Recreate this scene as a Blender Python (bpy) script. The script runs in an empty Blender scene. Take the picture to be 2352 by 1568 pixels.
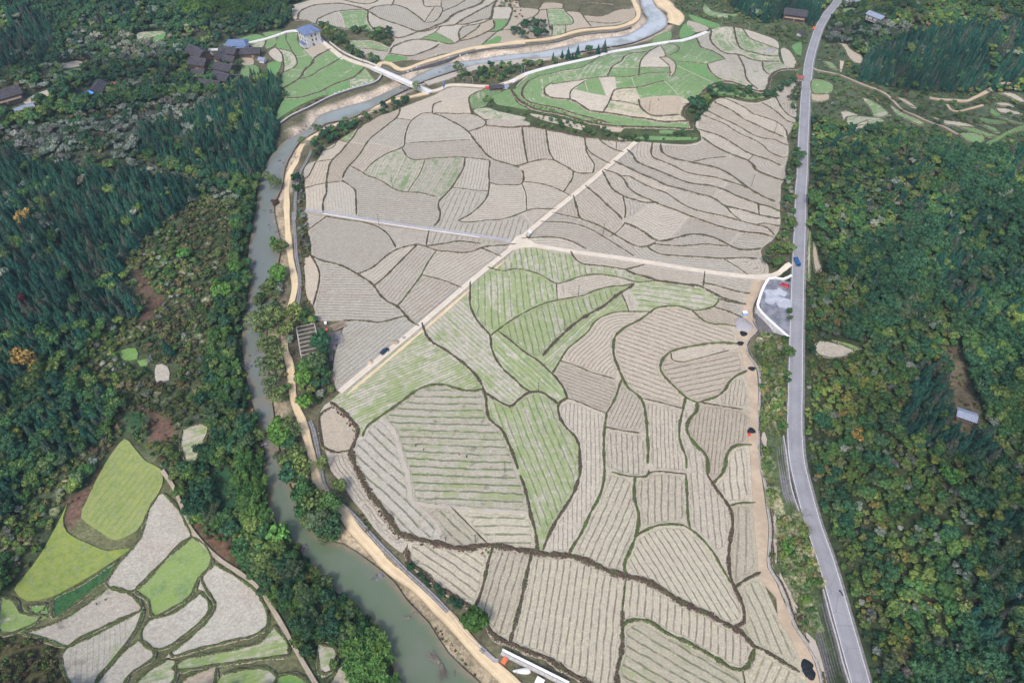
import bpy, math, random
import numpy as np
from mathutils import Vector, geometry
from math import radians, sin, cos, pi
random.seed(7); rng = np.random.default_rng(7)
S = bpy.context.scene

# ------------------------------------------------------------ camera, world, sun, exposure
CAM_H = 240.0; PITCH = radians(48.0)          # metres above the valley floor, degrees below the horizon
cam = bpy.data.cameras.new('camera'); camo = bpy.data.objects.new('camera', cam)
S.collection.objects.link(camo); S.camera = camo
cam.sensor_width = 36; cam.lens = 24; cam.clip_start = 1; cam.clip_end = 6000
camo.location = (0, 0, CAM_H); camo.rotation_euler = (radians(90) - PITCH, 0, 0)

SUN_EL, SUN_ROT = radians(52), radians(200)
w = bpy.data.worlds.new('World'); S.world = w; w.use_nodes = True
nt = w.node_tree; bg = nt.nodes['Background']; sky = nt.nodes.new('ShaderNodeTexSky')
sky.sky_type = 'NISHITA'; sky.sun_disc = False; sky.sun_elevation = SUN_EL; sky.sun_rotation = SUN_ROT
sky.air_density = 1.0; sky.dust_density = 4.0; sky.ozone_density = 1.0
nt.links.new(sky.outputs[0], bg.inputs[0]); bg.inputs[1].default_value = 0.15
sl = bpy.data.lights.new('sun', 'SUN'); sl.energy = 1.5; sl.angle = radians(10); sl.color = (1, .96, .9)
so = bpy.data.objects.new('sun', sl); S.collection.objects.link(so)
so.rotation_euler = Vector((sin(SUN_ROT) * cos(SUN_EL), cos(SUN_ROT) * cos(SUN_EL), sin(SUN_EL))).to_track_quat('Z', 'Y').to_euler()
S.view_settings.view_transform = 'Standard'; S.view_settings.look = 'None'
S.view_settings.exposure = 0.58; S.view_settings.gamma = 1.0

# ------------------------------------------------------------ survey: photo tiles -> ground points
TILES = dict(A=(1100, 300, 1000/2240), B=(2000, 300, 1300/2265), C=(1150, 850, 1000/2240), D=(1850, 950, 1400/2311),
             E=(1200, 1500, 1200/2352), F=(2150, 1650, 1200/2352), G=(1500, 2131, 900/2352), H=(2400, 2131, 1100/2352),
             I=(0, 0, 1300/2352), J=(700, 80, 800/2352), K=(1100, 0, 1000/2352), L=(1900, 0, 1400/2352),
             M=(3000, 0, 1096/2352), N=(0, 1600, 1400/1941), O=(0, 700, 1400/2195), P=(2996, 700, 1100/1725),
             Q=(2996, 1700, 1100/1673), W=(0, 0, 4096/2352))
SW = 4096/2352
def tw(t, pts):                                # tile pixels -> 2352-wide picture pixels
    ox, oy, s = TILES[t]
    return np.array([((ox + x*s)/SW, (oy + y*s)/SW) for x, y in pts], float)
FX = 1568.0
def rays(uv):
    uv = np.atleast_2d(uv)
    a = (uv[:, 0] - 1176)/FX; b = -(uv[:, 1] - 784)/FX
    return np.stack([a, cos(PITCH) + b*sin(PITCH), -sin(PITCH) + b*cos(PITCH)], 1)
def plane_hit(uv, z=0.0):
    d = rays(uv); t = (CAM_H - z)/(-d[:, 2])
    return np.stack([d[:, 0]*t, d[:, 1]*t], 1)
def project(P):                                # world xyz -> picture pixels
    P = np.atleast_2d(P); x = P[:, 0]; y = P[:, 1]; z = P[:, 2] - CAM_H
    dep = y*cos(PITCH) - z*sin(PITCH); up = y*sin(PITCH) + z*cos(PITCH)
    dep = np.maximum(dep, 1e-3)
    return np.stack([1176 + FX*x/dep, 784 - FX*up/dep, dep], 1)

def pdist(P, line, signed=False):
    """distance to an open polyline (+ on its right-hand side when signed)"""
    best = np.full(len(P), 1e18); sg = np.ones(len(P))
    for i in range(len(line) - 1):
        a, b = line[i], line[i+1]; ab = b - a; L2 = max(ab @ ab, 1e-9)
        t = np.clip(((P - a) @ ab)/L2, 0, 1); q = P - (a + t[:, None]*ab)
        d = (q*q).sum(1); cr = (P[:, 0]-a[0])*ab[1] - (P[:, 1]-a[1])*ab[0]
        m = d < best - 1e-9; best = np.where(m, d, best); sg = np.where(m, np.sign(cr + 1e-12), sg)
    r = np.sqrt(best)
    return r*sg if signed else r
def inside(P, poly):
    x, y = P[:, 0], P[:, 1]; c = np.zeros(len(P), bool); n = len(poly)
    for i in range(n):
        x1, y1 = poly[i]; x2, y2 = poly[(i+1) % n]
        if y1 == y2: continue
        c ^= ((y1 > y) != (y2 > y)) & (x < (x2-x1)*(y-y1)/(y2-y1) + x1)
    return c
def sdpoly(P, poly):
    d = pdist(P, np.vstack([poly, poly[:1]])); return np.where(inside(P, poly), -d, d)
def smooth(pts, step=3.0, closed=False):
    P = np.asarray(pts, float); n = len(P); out = []
    if n < 3 and not closed:
        L = np.linalg.norm(P[1]-P[0]); k = max(2, int(L/step)+1)
        return np.array([P[0] + (P[1]-P[0])*t for t in np.linspace(0, 1, k)])
    seg = n if closed else n-1
    for i in range(seg):
        p1, p2 = P[i], P[(i+1) % n]
        p0 = P[i-1] if (i > 0 or closed) else 2*p1 - p2
        p3 = P[(i+2) % n] if (i+2 < n or closed) else 2*p2 - p1
        k = max(1, int(round(np.linalg.norm(p2-p1)/step)))
        for j in range(k):
            t = j/k
            out.append(.5*((2*p1) + (-p0+p2)*t + (2*p0-5*p1+4*p2-p3)*t*t + (-p0+3*p1-3*p2+p3)*t**3))
    if not closed: out.append(P[-1])
    return np.array(out)
def ss(a, b, x):
    t = np.clip((x-a)/(b-a), 0, 1); return t*t*(3-2*t)
def wob(x, y, s, seed=0.0):
    x = x/s; y = y/s
    return (np.sin(x*1.7+seed+1.3*np.sin(y*1.1+seed)) + np.sin(y*1.9+2.1+seed*1.7+1.1*np.sin(x*1.3)) +
            .6*np.sin(x*3.1+y*2.3+seed*.7) + .6*np.sin(y*4.1-x*2.7+seed))/3.2

# ------------------------------------------------------------ main lines of the valley
road_w = np.vstack([[(1950, -60)], tw('M', [(755, 0), (665, 120), (600, 230), (550, 370), (510, 520), (490, 680), (475, 850), (465, 1050), (455, 1250), (447, 1500)]),
                    tw('P', [(325, 100), (320, 300), (312, 500), (305, 700), (300, 900), (295, 1100), (292, 1300), (287, 1560)]),
                    tw('Q', [(290, 200), (330, 380), (390, 600), (460, 800), (520, 1000), (590, 1250), (680, 1568)]), [(2010, 1690)]])
ROAD = smooth(plane_hit(road_w, 4.0), 5)               # runs towards the camera: world +x is on its LEFT
foot_w = np.array([(720, -80), (700, 0), (650, 70), (560, 110), (600, 160), (650, 200), (645, 300), (590, 480), (575, 600), (560, 700), (560, 900), (600, 1090), (700, 1290), (860, 1440), (930, 1700)])
FOOT = plane_hit(foot_w, 0)
river_w = np.array([(925, 1600), (905, 1540), (865, 1440), (800, 1385), (745, 1330), (700, 1285), (690, 1255), (650, 1235), (625, 1190), (612, 1130), (603, 1080),
    (610, 1040), (590, 960), (567, 870), (556, 770), (566, 700), (576, 640), (570, 590), (578, 530), (588, 480), (596, 420), (612, 375), (632, 347), (657, 322), (708, 295), (734, 265),
    (785, 247), (844, 231), (888, 211), (921, 196), (960, 172), (1022, 146), (1095, 137), (1159, 126), (1228, 120), (1296, 106), (1337, 97), (1388, 87), (1433, 82), (1467, 65), (1487, 44), (1474, 20), (1462, -60),
    (1490, -60), (1501, 0), (1518, 20), (1535, 44), (1529, 62), (1501, 79), (1450, 99), (1399, 108), (1337, 118), (1282, 131), (1194, 137), (1120, 146), (1059, 158), (1022, 170), (973, 187), (925, 210),
    (900, 222), (870, 240), (835, 258), (795, 275), (750, 283), (725, 303), (690, 325), (672, 350), (655, 385), (648, 430), (630, 470), (634, 510), (645, 560), (640, 600), (632, 650), (622, 700), (610, 790), (618, 870),
    (630, 960), (645, 1050), (668, 1120), (700, 1180), (735, 1235), (790, 1250), (850, 1290), (905, 1335), (935, 1378), (985, 1430), (1030, 1500), (1100, 1565), (1130, 1600)])
WATER_Z = -2.0
RIVER = smooth(plane_hit(river_w, WATER_Z), 8, closed=True)
c_vil = plane_hit([(505, 160)])[0]; c_blf = plane_hit([(330, 1330)])[0]; c_side = plane_hit([(2120, 270)])[0]
c_knoll = plane_hit([(1560, 190)])[0]; c_gul = plane_hit([(2190, 900)])[0]
def gauss(P, c, rx, ry): return np.exp(-((P[:, 0]-c[0])/rx)**2 - ((P[:, 1]-c[1])/ry)**2)
def height_exact(P):
    x, y = P[:, 0], P[:, 1]
    z = .25*wob(x, y, 60)
    z += 9*np.minimum(1, 1.15*gauss(P, c_knoll, 95, 62))**1.2*ss(0, 40, pdist(P, RIVER))
    dl = pdist(P, FOOT, True)
    dlh = np.maximum(dl, 0)
    m = 1 - .82*gauss(P, c_vil, 75, 60) - .86*gauss(P, c_blf, 95, 75)
    hl = 48*(1-np.exp(-(dlh/125)**1.25))*m*(1 + .3*wob(x, y, 48, 2)) + 1.2*wob(x, y, 14, 5)*ss(10, 60, dlh)*m
    z += hl
    dr = -pdist(P, ROAD, True)
    fr = ss(-11, -4.2, dr)
    zr = 4.0*fr
    d2 = np.maximum(dr - 6, 0)
    m2 = 1 - .72*gauss(P, c_side, 150, 60) - .5*gauss(P, c_gul, 28, 55)
    zr += 60*(1-np.exp(-(d2/105)**1.2))*m2*(1 + .3*wob(x, y, 52, 9)) + 1.5*wob(x, y, 15, 3)*ss(15, 60, d2)
    z = z*(1-ss(-12, -4, dr)) + zr
    s = sdpoly(P, RIVER)
    bank = -3.0 + 3.2*ss(-1.5, 7.5, s)
    z = np.where(s < 7.5, np.minimum(z, bank + .15*wob(x, y, 5, 4) + np.maximum(0, z)*ss(1, 7.5, s)), z)
    return z
HX0, HY0, HC = -920.0, -260.0, 2.5
_gx = np.arange(HX0, 1020, HC); _gy = np.arange(HY0, 1520, HC); _X, _Y = np.meshgrid(_gx, _gy)
HGRID = height_exact(np.stack([_X.ravel(), _Y.ravel()], 1)).reshape(_X.shape)
def height(P):                                  # the surveyed relief, read from a 2.5 m grid
    P = np.atleast_2d(np.asarray(P, float)); fx = np.clip((P[:, 0]-HX0)/HC, 0, HGRID.shape[1]-1.001); fy = np.clip((P[:, 1]-HY0)/HC, 0, HGRID.shape[0]-1.001)
    i = fx.astype(int); j = fy.astype(int); a = fx-i; b = fy-j
    return (HGRID[j, i]*(1-a)+HGRID[j, i+1]*a)*(1-b) + (HGRID[j+1, i]*(1-a)+HGRID[j+1, i+1]*a)*b
def ground(uv):                                 # picture pixels -> points on the ground
    uv = np.atleast_2d(uv); z = np.zeros(len(uv)); P = plane_hit(uv, 0)
    d = rays(uv)
    for k in range(14):
        z = .45*z + .55*height(P)
        t = (CAM_H - z)/(-d[:, 2]); P = np.stack([d[:, 0]*t, d[:, 1]*t], 1)
    return P
def G(t, *pts): return ground(tw(t, pts))
def gz(p): return float(height([p[:2]])[0])

# ------------------------------------------------------------ mesh helpers
def newmesh(name, V, F, mats=(), midx=None, smooth_=False):
    me = bpy.data.meshes.new(name); me.from_pydata([tuple(map(float, v)) for v in V], [], [tuple(map(int, f)) for f in F])
    for m in mats: me.materials.append(m)
    if midx is not None: me.polygons.foreach_set('material_index', np.array(midx, np.int32))
    if smooth_: me.polygons.foreach_set('use_smooth', np.ones(len(me.polygons), bool))
    me.update(); return me
def link(name, me, parent=None, loc=None, rz=None):
    o = bpy.data.objects.new(name, me); S.collection.objects.link(o)
    if parent: o.parent = parent
    if loc is not None: o.location = loc
    if rz is not None: o.rotation_euler = (0, 0, rz)
    return o
def tag(o, label=None, cat=None, group=None, kind=None):
    if label: o['label'] = label
    if cat: o['category'] = cat
    if group: o['group'] = group
    if kind: o['kind'] = kind
    return o
def thing(name, label, cat, loc, rz=0, group=None):
    return tag(link(name, None, None, loc, rz), label, cat, group)
class MB:
    def __init__(s): s.V = []; s.F = []
    def add(s, V, F):
        n = len(s.V); s.V += [tuple(v) for v in V]; s.F += [tuple(i+n for i in f) for f in F]; return s
    def box(s, c, d, rz=0, taper=1.0):
        hx, hy, hz = d[0]/2, d[1]/2, d[2]/2; ca, sa = cos(rz), sin(rz); V = []
        for z, k in ((-hz, 1), (hz, taper)):
            for x, y in ((-hx, -hy), (hx, -hy), (hx, hy), (-hx, hy)):
                V.append((c[0]+(x*ca-y*sa)*k, c[1]+(x*sa+y*ca)*k, c[2]+z))
        return s.add(V, [(3, 2, 1, 0), (4, 5, 6, 7), (0, 1, 5, 4), (1, 2, 6, 5), (2, 3, 7, 6), (3, 0, 4, 7)])
    def tube(s, a, b, r0, r1=None, n=6, cap=True):
        r1 = r0 if r1 is None else r1; a = Vector(a); b = Vector(b); q = (b-a).to_track_quat('Z', 'Y'); V = []
        for p, r in ((a, r0), (b, r1)):
            for i in range(n):
                V.append(tuple(p + q @ Vector((r*cos(2*pi*i/n), r*sin(2*pi*i/n), 0))))
        F = [(i, (i+1) % n, n+(i+1) % n, n+i) for i in range(n)]
        if cap: F += [tuple(range(n))[::-1], tuple(range(n, 2*n))]
        return s.add(V, F)
    def loft(s, rings, cap=True):
        n = len(rings[0]); V = [p for r in rings for p in r]; F = []
        for k in range(len(rings)-1):
            for i in range(n): F.append((k*n+i, k*n+(i+1) % n, (k+1)*n+(i+1) % n, (k+1)*n+i))
        if cap: F += [tuple(range(n))[::-1], tuple(range((len(rings)-1)*n, len(rings)*n))]
        return s.add(V, F)
    def build(s, name, m, parent=None, smooth_=False, **k):
        return link(name, newmesh(name, s.V, s.F, [m], None, smooth_), parent, **k)
def fattr(me, name, arr):
    a = me.attributes.new(name, 'FLOAT', 'POINT'); a.data.foreach_set('value', np.asarray(arr, np.float32))
def cattr(me, name, arr):
    a = me.attributes.new(name, 'FLOAT_COLOR', 'POINT'); a.data.foreach_set('color', np.asarray(arr, np.float32).ravel())
def normals(L):
    T = np.gradient(L, axis=0); T /= np.maximum(np.linalg.norm(T, axis=1), 1e-9)[:, None]
    return np.stack([-T[:, 1], T[:, 0]], 1)

# ------------------------------------------------------------ material helpers
def mat(name):
    m = bpy.data.materials.new(name); m.use_nodes = True; n = m.node_tree.nodes; b = n['Principled BSDF']
    b.inputs['Specular IOR Level'].default_value = .2; b.inputs['Roughness'].default_value = .9
    return m, m.node_tree, b
def node(nt, typ, **kw):
    n = nt.nodes.new(typ)
    for k, v in kw.items(): setattr(n, k, v)
    return n
def coords(nt, obj=False):
    if obj: return node(nt, 'ShaderNodeTexCoord').outputs['Object']
    return node(nt, 'ShaderNodeNewGeometry').outputs['Position']
def noise(nt, vec, scale, detail=3, rough=.6, fac=True):
    n = node(nt, 'ShaderNodeTexNoise'); n.inputs['Scale'].default_value = scale; n.inputs['Detail'].default_value = detail
    n.inputs['Roughness'].default_value = rough; nt.links.new(vec, n.inputs['Vector']); return n.outputs[0 if fac else 1]
def mth(nt, op, a, b=None, c=None, clamp=False):
    n = node(nt, 'ShaderNodeMath', operation=op, use_clamp=clamp)
    for i, v in enumerate((a, b, c)):
        if v is None: continue
        if isinstance(v, (int, float)): n.inputs[i].default_value = v
        else: nt.links.new(v, n.inputs[i])
    return n.outputs[0]
def rng_(nt, v, a, b, c=0.0, d=1.0, sm=True):
    n = node(nt, 'ShaderNodeMapRange'); n.interpolation_type = 'SMOOTHSTEP' if sm else 'LINEAR'
    nt.links.new(v, n.inputs[0])
    for i, k in enumerate((a, b, c, d)):
        if isinstance(k, (int, float)): n.inputs[i+1].default_value = k
        else: nt.links.new(k, n.inputs[i+1])
    return n.outputs[0]
def mixc(nt, f, a, b, typ='MIX'):
    n = node(nt, 'ShaderNodeMix', data_type='RGBA', blend_type=typ); n.clamp_factor = True
    if isinstance(f, (int, float)): n.inputs[0].default_value = f
    else: nt.links.new(f, n.inputs[0])
    for i, v in ((6, a), (7, b)):
        if isinstance(v, tuple): n.inputs[i].default_value = (*v, 1)
        else: nt.links.new(v, n.inputs[i])
    return n.outputs[2]
def grey(nt, v):
    n = node(nt, 'ShaderNodeCombineXYZ')
    for i in range(3): nt.links.new(v, n.inputs[i])
    return n.outputs[0]
def ramp(nt, f, stops):
    n = node(nt, 'ShaderNodeValToRGB'); e = n.color_ramp.elements
    while len(e) < len(stops): e.new(.5)
    for q, (p, c) in zip(e, stops): q.position = p; q.color = (*c, 1)
    nt.links.new(f, n.inputs[0]); return n.outputs[0]
def bump(nt, b, h, dist=.1, strength=.5):
    n = node(nt, 'ShaderNodeBump'); n.inputs['Distance'].default_value = dist; n.inputs['Strength'].default_value = strength
    nt.links.new(h, n.inputs['Height']); nt.links.new(n.outputs[0], b.inputs['Normal'])
def simple(name, col, rough=.8, var=.25, scale=2.0, col2=None, metal=0, bmp=0, obj=False, spec=.25):
    m, t, b = mat(name); v = coords(t, obj); n = noise(t, v, scale, 4, .65)
    c2 = col2 or tuple(c*(1-var) for c in col)
    c = mixc(t, rng_(t, n, .35, .65), tuple(col), tuple(c2)); t.links.new(c, b.inputs['Base Color'])
    b.inputs['Roughness'].default_value = rough; b.inputs['Metallic'].default_value = metal
    b.inputs['Specular IOR Level'].default_value = spec
    if bmp: bump(t, b, n, bmp)
    return m
def attr(nt, name, out='Fac'):
    n = node(nt, 'ShaderNodeAttribute'); n.attribute_name = name; return n.outputs[out]

# ------------------------------------------------------------ materials
def m_ground():
    m, t, b = mat('ground_soil'); v = coords(t)
    c = attr(t, 'gcol', 'Color'); n1 = noise(t, v, .09, 5, .6); n2 = noise(t, v, .9, 4, .7)
    k = mth(t, 'MULTIPLY', rng_(t, n1, .3, .7, .72, 1.3), rng_(t, n2, .3, .7, .65, 1.35))
    c = mixc(t, 1.0, c, grey(t, k), 'MULTIPLY')
    c = mixc(t, mth(t, 'MULTIPLY', rng_(t, noise(t, v, .35, 4, .7), .55, .68), .55), c, (.07, .10, .03))
    t.links.new(c, b.inputs['Base Color']); bump(t, b, n2, .4, .6); return m
def m_field():
    m, t, b = mat('field_soil'); v = coords(t)
    row = attr(t, 'row'); edge = attr(t, 'edge'); green = attr(t, 'green'); tone = attr(t, 'tone'); amp = attr(t, 'amp'); per = attr(t, 'period'); vivid = attr(t, 'vivid')
    nb = noise(t, v, .07, 3, .5); nm = noise(t, v, .35, 4, .65); nf = noise(t, v, 2.2, 3, .7); nl = noise(t, v, .16, 3, .6)
    base = mixc(t, tone, (.425, .41, .358), (.435, .36, .27)); base = mixc(t, mth(t, 'MULTIPLY', attr(t, 'warm'), .75), base, (.42, .395, .29)); nk = noise(t, v, .95, 5, .75)
    base = mixc(t, rng_(t, nm, .3, .72, 0, .5), base, (.33, .305, .26))
    base = mixc(t, mth(t, 'MULTIPLY', rng_(t, nb, .5, .7), .4), base, (.37, .315, .26))
    k = mth(t, 'MULTIPLY', mth(t, 'MULTIPLY', rng_(t, nf, .3, .7, .82, 1.18), rng_(t, nk, .32, .68, .84, 1.15)), attr(t, 'val'))
    base = mixc(t, 1.0, base, grey(t, k), 'MULTIPLY')
    # furrows
    rw = mth(t, 'ADD', mth(t, 'DIVIDE', row, per), mth(t, 'MULTIPLY', nl, .5))
    fr = mth(t, 'ABSOLUTE', mth(t, 'SUBTRACT', mth(t, 'FRACT', rw), .5))
    edge = mth(t, 'ADD', edge, mth(t, 'MULTIPLY', mth(t, 'SUBTRACT', nm, .5), 2.6)); inner = rng_(t, edge, 1.1, 1.9)
    strong = rng_(t, noise(t, v, .25, 3, .6), .32, .55, .35, 1)
    f1 = mth(t, 'MULTIPLY', mth(t, 'MULTIPLY', rng_(t, fr, .17, .03), inner), strong)
    p1 = rng_(t, mth(t, 'ABSOLUTE', mth(t, 'SUBTRACT', edge, 1.5)), .3, .08)
    fur = mth(t, 'MULTIPLY', mth(t, 'MAXIMUM', f1, mth(t, 'MULTIPLY', p1, .4)), amp, clamp=True)
    # finer rows of stubble between the furrows
    fr2 = mth(t, 'ABSOLUTE', mth(t, 'SUBTRACT', mth(t, 'FRACT', mth(t, 'MULTIPLY', rw, 4.0)), .5))
    base = mixc(t, mth(t, 'MULTIPLY', mth(t, 'MULTIPLY', rng_(t, fr2, .3, .05), amp), .22), base, (.19, .17, .13))
    # green growth
    str_ = node(t, 'ShaderNodeTexNoise'); str_.noise_dimensions = '2D'; cv = node(t, 'ShaderNodeCombineXYZ')
    t.links.new(mth(t, 'MULTIPLY', row, .55), cv.inputs[0]); t.links.new(mth(t, 'MULTIPLY', nb, 4.0), cv.inputs[1]); t.links.new(cv.outputs[0], str_.inputs['Vector'])
    str_.inputs['Scale'].default_value = 1.0; str_.inputs['Detail'].default_value = 4
    gsum = mth(t, 'ADD', mth(t, 'MULTIPLY', str_.outputs[0], .35), mth(t, 'ADD', mth(t, 'MULTIPLY', nm, .35), mth(t, 'MULTIPLY', nb, .30)))
    lo = mth(t, 'SUBTRACT', .69, mth(t, 'MULTIPLY', green, .50)); hi = mth(t, 'ADD', lo, .16)
    gm = rng_(t, gsum, lo, hi); gm = mth(t, 'MULTIPLY', gm, rng_(t, green, 0, .12), clamp=True)
    gm = mth(t, 'MAXIMUM', mth(t, 'MULTIPLY', gm, rng_(t, nk, .3, .6, .5, .97)), mth(t, 'MULTIPLY', attr(t, 'dark'), .97))
    gcol = mixc(t, vivid, mixc(t, attr(t, 'near'), (.115, .22, .075), (.19, .285, .052)), mixc(t, attr(t, 'near'), (.055, .22, .045), (.10, .26, .03)))  # far greens are bluer than near ones: distance haze put into the colour
    gcol = mixc(t, rng_(t, nf, .45, .8), gcol, (.23, .30, .12)); gcol = mixc(t, mth(t, 'MULTIPLY', rng_(t, nl, .5, .66), .5), gcol, (.06, .16, .05))
    yel = attr(t, 'yellow'); gcol = mixc(t, yel, gcol, mixc(t, rng_(t, nm, .35, .65), mixc(t, nf, (.10, .18, .012), (.16, .24, .02)), mixc(t, nk, (.15, .22, .015), (.26, .32, .035))))
    drk = attr(t, 'dark'); gcol = mixc(t, drk, gcol, mixc(t, rng_(t, nk, .35, .65), (.010, .055, .018), (.035, .13, .035)))
    gm = mth(t, 'MULTIPLY', gm, mth(t, 'SUBTRACT', 1.0, mth(t, 'MULTIPLY', mth(t, 'MULTIPLY', attr(t, 'near'), amp), .33)))
    col = mixc(t, gm, base, gcol)
    furc = mixc(t, rng_(t, green, .1, .5), (.10, .083, .065), (.055, .095, .03))
    col = mixc(t, mth(t, 'MULTIPLY', fur, .74), col, furc)
    bald = mth(t, 'MULTIPLY', rng_(t, noise(t, v, .22, 2, .4), .64, .72), attr(t, 'spots'))
    col = mixc(t, mth(t, 'MULTIPLY', bald, .55), col, (.13, .11, .09))
    t.links.new(col, b.inputs['Base Color'])
    hh = mth(t, 'SUBTRACT', mth(t, 'MULTIPLY', nf, .25), fur); bump(t, b, hh, .25, .5); return m
def m_bund(dark=False, green=False):
    m, t, b = mat('bund_dark' if dark else 'bund_green' if green else 'bund_grass'); v = coords(t)
    n1 = noise(t, v, .45, 4, .7); n2 = noise(t, v, 1.8, 3, .7); n3 = noise(t, v, .12, 2, .5)
    if dark: c = ramp(t, n2, [(.3, (.022, .018, .015)), (.48, (.065, .047, .035)), (.6, (.13, .085, .06)), (.75, (.17, .14, .10))]); g = (.06, .12, .025)
    elif green: c = ramp(t, n2, [(.3, (.035, .045, .018)), (.5, (.07, .085, .035)), (.7, (.15, .12, .07))]); g = (.075, .17, .03)
    else: c = ramp(t, n2, [(.28, (.028, .026, .018)), (.5, (.065, .055, .036)), (.62, (.12, .10, .07)), (.8, (.24, .20, .15))]); g = (.07, .10, .03)
    c = mixc(t, mth(t, 'MULTIPLY', rng_(t, n1, .5, .62), .45 if dark else .6), c, g)
    e = mth(t, 'ADD', mth(t, 'ABSOLUTE', attr(t, 'across')), mth(t, 'MULTIPLY', mth(t, 'SUBTRACT', n2, .5), 2.4))
    c = mixc(t, rng_(t, e, .62, .95), c, (.34, .31, .255))
    t.links.new(c, b.inputs['Base Color']); bump(t, b, n2, .3, .8); return m
def m_leaf(name, stops, sat=.2):
    m, t, b = mat(name); oi = node(t, 'ShaderNodeObjectInfo').outputs['Random']; v = coords(t)
    c = ramp(t, oi, stops); n = noise(t, v, .9, 3, .6)
    c = mixc(t, 1.0, c, grey(t, rng_(t, n, .3, .7, .6, 1.5)), 'MULTIPLY')
    big = noise(t, coords(t), .016, 3, .55); mid = noise(t, coords(t), .055, 3, .6)
    c = mixc(t, 1.0, c, grey(t, mth(t, 'MULTIPLY', rng_(t, big, .35, .65, .72, 1.3), rng_(t, mid, .35, .65, .82, 1.2))), 'MULTIPLY')
    c = mixc(t, mth(t, 'MULTIPLY', rng_(t, big, .48, .68), .0 if 'fir' in name else .35), c, mixc(t, 1.0, c, (1.55, 1.25, .75), 'MULTIPLY'))
    t.links.new(c, b.inputs['Base Color']); b.inputs['Roughness'].default_value = .65; b.inputs['Specular IOR Level'].default_value = .15
    return m
def m_water():
    m, t, b = mat('river_water'); v = coords(t); y = node(t, 'ShaderNodeSeparateXYZ'); t.links.new(v, y.inputs[0]); py = y.outputs[1]
    n = noise(t, v, .05, 4, .6); n2 = noise(t, v, .3, 4, .65)
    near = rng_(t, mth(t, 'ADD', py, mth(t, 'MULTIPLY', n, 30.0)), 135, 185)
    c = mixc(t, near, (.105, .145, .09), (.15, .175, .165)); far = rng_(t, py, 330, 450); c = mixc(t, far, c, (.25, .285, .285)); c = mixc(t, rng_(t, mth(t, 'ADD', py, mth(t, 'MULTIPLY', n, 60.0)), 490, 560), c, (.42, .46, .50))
    c = mixc(t, mth(t, 'MULTIPLY', rng_(t, n, .42, .66), .6), c, (.14, .155, .125))
    sh = mth(t, 'MULTIPLY', rng_(t, attr(t, 'shore'), 3.2, .3), rng_(t, n2, .35, .65, .35, .9)); c = mixc(t, sh, c, (.21, .17, .12))
    t.links.new(c, b.inputs['Base Color']); b.inputs['Roughness'].default_value = .12; b.inputs['Specular IOR Level'].default_value = .5
    bump(t, b, noise(t, v, 1.2, 3, .6), .03, .4); return m
def m_asphalt():
    m, t, b = mat('asphalt'); v = coords(t); n = noise(t, v, .12, 4, .6); n2 = noise(t, v, 3.0, 3, .7); u = attr(t, 'across')
    c = mixc(t, rng_(t, n, .35, .65), (.235, .238, .262), (.275, .28, .305))
    c = mixc(t, 1.0, c, grey(t, rng_(t, n2, .3, .7, .9, 1.1)), 'MULTIPLY')
    tr = rng_(t, mth(t, 'ABSOLUTE', mth(t, 'SUBTRACT', mth(t, 'ABSOLUTE', u), .5)), .22, .02)
    c = mixc(t, mth(t, 'MULTIPLY', tr, .18), c, (.15, .15, .19))
    c = mixc(t, mth(t, 'MULTIPLY', rng_(t, mth(t, 'ABSOLUTE', u), .82, 1.0), .5), c, (.33, .31, .29))
    cr = node(t, 'ShaderNodeTexVoronoi'); cr.feature = 'DISTANCE_TO_EDGE'; cr.inputs['Scale'].default_value = .12; t.links.new(v, cr.inputs['Vector'])
    c = mixc(t, mth(t, 'MULTIPLY', rng_(t, cr.outputs[0], .02, .004), .3), c, (.10, .10, .11))
    t.links.new(c, b.inputs['Base Color']); b.inputs['Roughness'].default_value = .75; return m
def m_dirt(name, c1, c2, c3, tracks=True):
    m, t, b = mat(name); v = coords(t); n = noise(t, v, .15, 5, .65); n2 = noise(t, v, 1.6, 4, .7)
    c = mixc(t, rng_(t, n, .38, .62), c1, c2)
    c = mixc(t, rng_(t, n2, .5, .75, 0, .6), c, c3)
    if tracks:
        u = attr(t, 'across'); tr = rng_(t, mth(t, 'ABSOLUTE', mth(t, 'SUBTRACT', mth(t, 'ABSOLUTE', u), .45)), .2, .05)
        c = mixc(t, mth(t, 'MULTIPLY', tr, .3), c, tuple(k*1.25 for k in c1))
        c = mixc(t, mth(t, 'MULTIPLY', rng_(t, mth(t, 'ADD', mth(t, 'ABSOLUTE', u), mth(t, 'MULTIPLY', n2, .35)), .95, 1.2), .8), c, c3)
    t.links.new(c, b.inputs['Base Color']); bump(t, b, n2, .12, .5); return m
def m_roof(name, c1, c2, per=.35):
    m, t, b = mat(name); v = coords(t, True); s = node(t, 'ShaderNodeSeparateXYZ'); t.links.new(v, s.inputs[0])
    wv = mth(t, 'ABSOLUTE', mth(t, 'SUBTRACT', mth(t, 'FRACT', mth(t, 'DIVIDE', s.outputs[0], per)), .5))
    n = noise(t, v, .8, 5, .7); c = mixc(t, rng_(t, n, .35, .65), c1, c2)
    c = mixc(t, rng_(t, wv, .25, .05, 0, .5), c, tuple(k*.5 for k in c1))
    c = mixc(t, rng_(t, noise(t, v, .5, 3, .6), .6, .75, 0, .6), c, tuple(min(1, k*1.8) for k in c2))
    t.links.new(c, b.inputs['Base Color']); b.inputs['Roughness'].default_value = .7; bump(t, b, wv, .08, .6); return m

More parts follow.
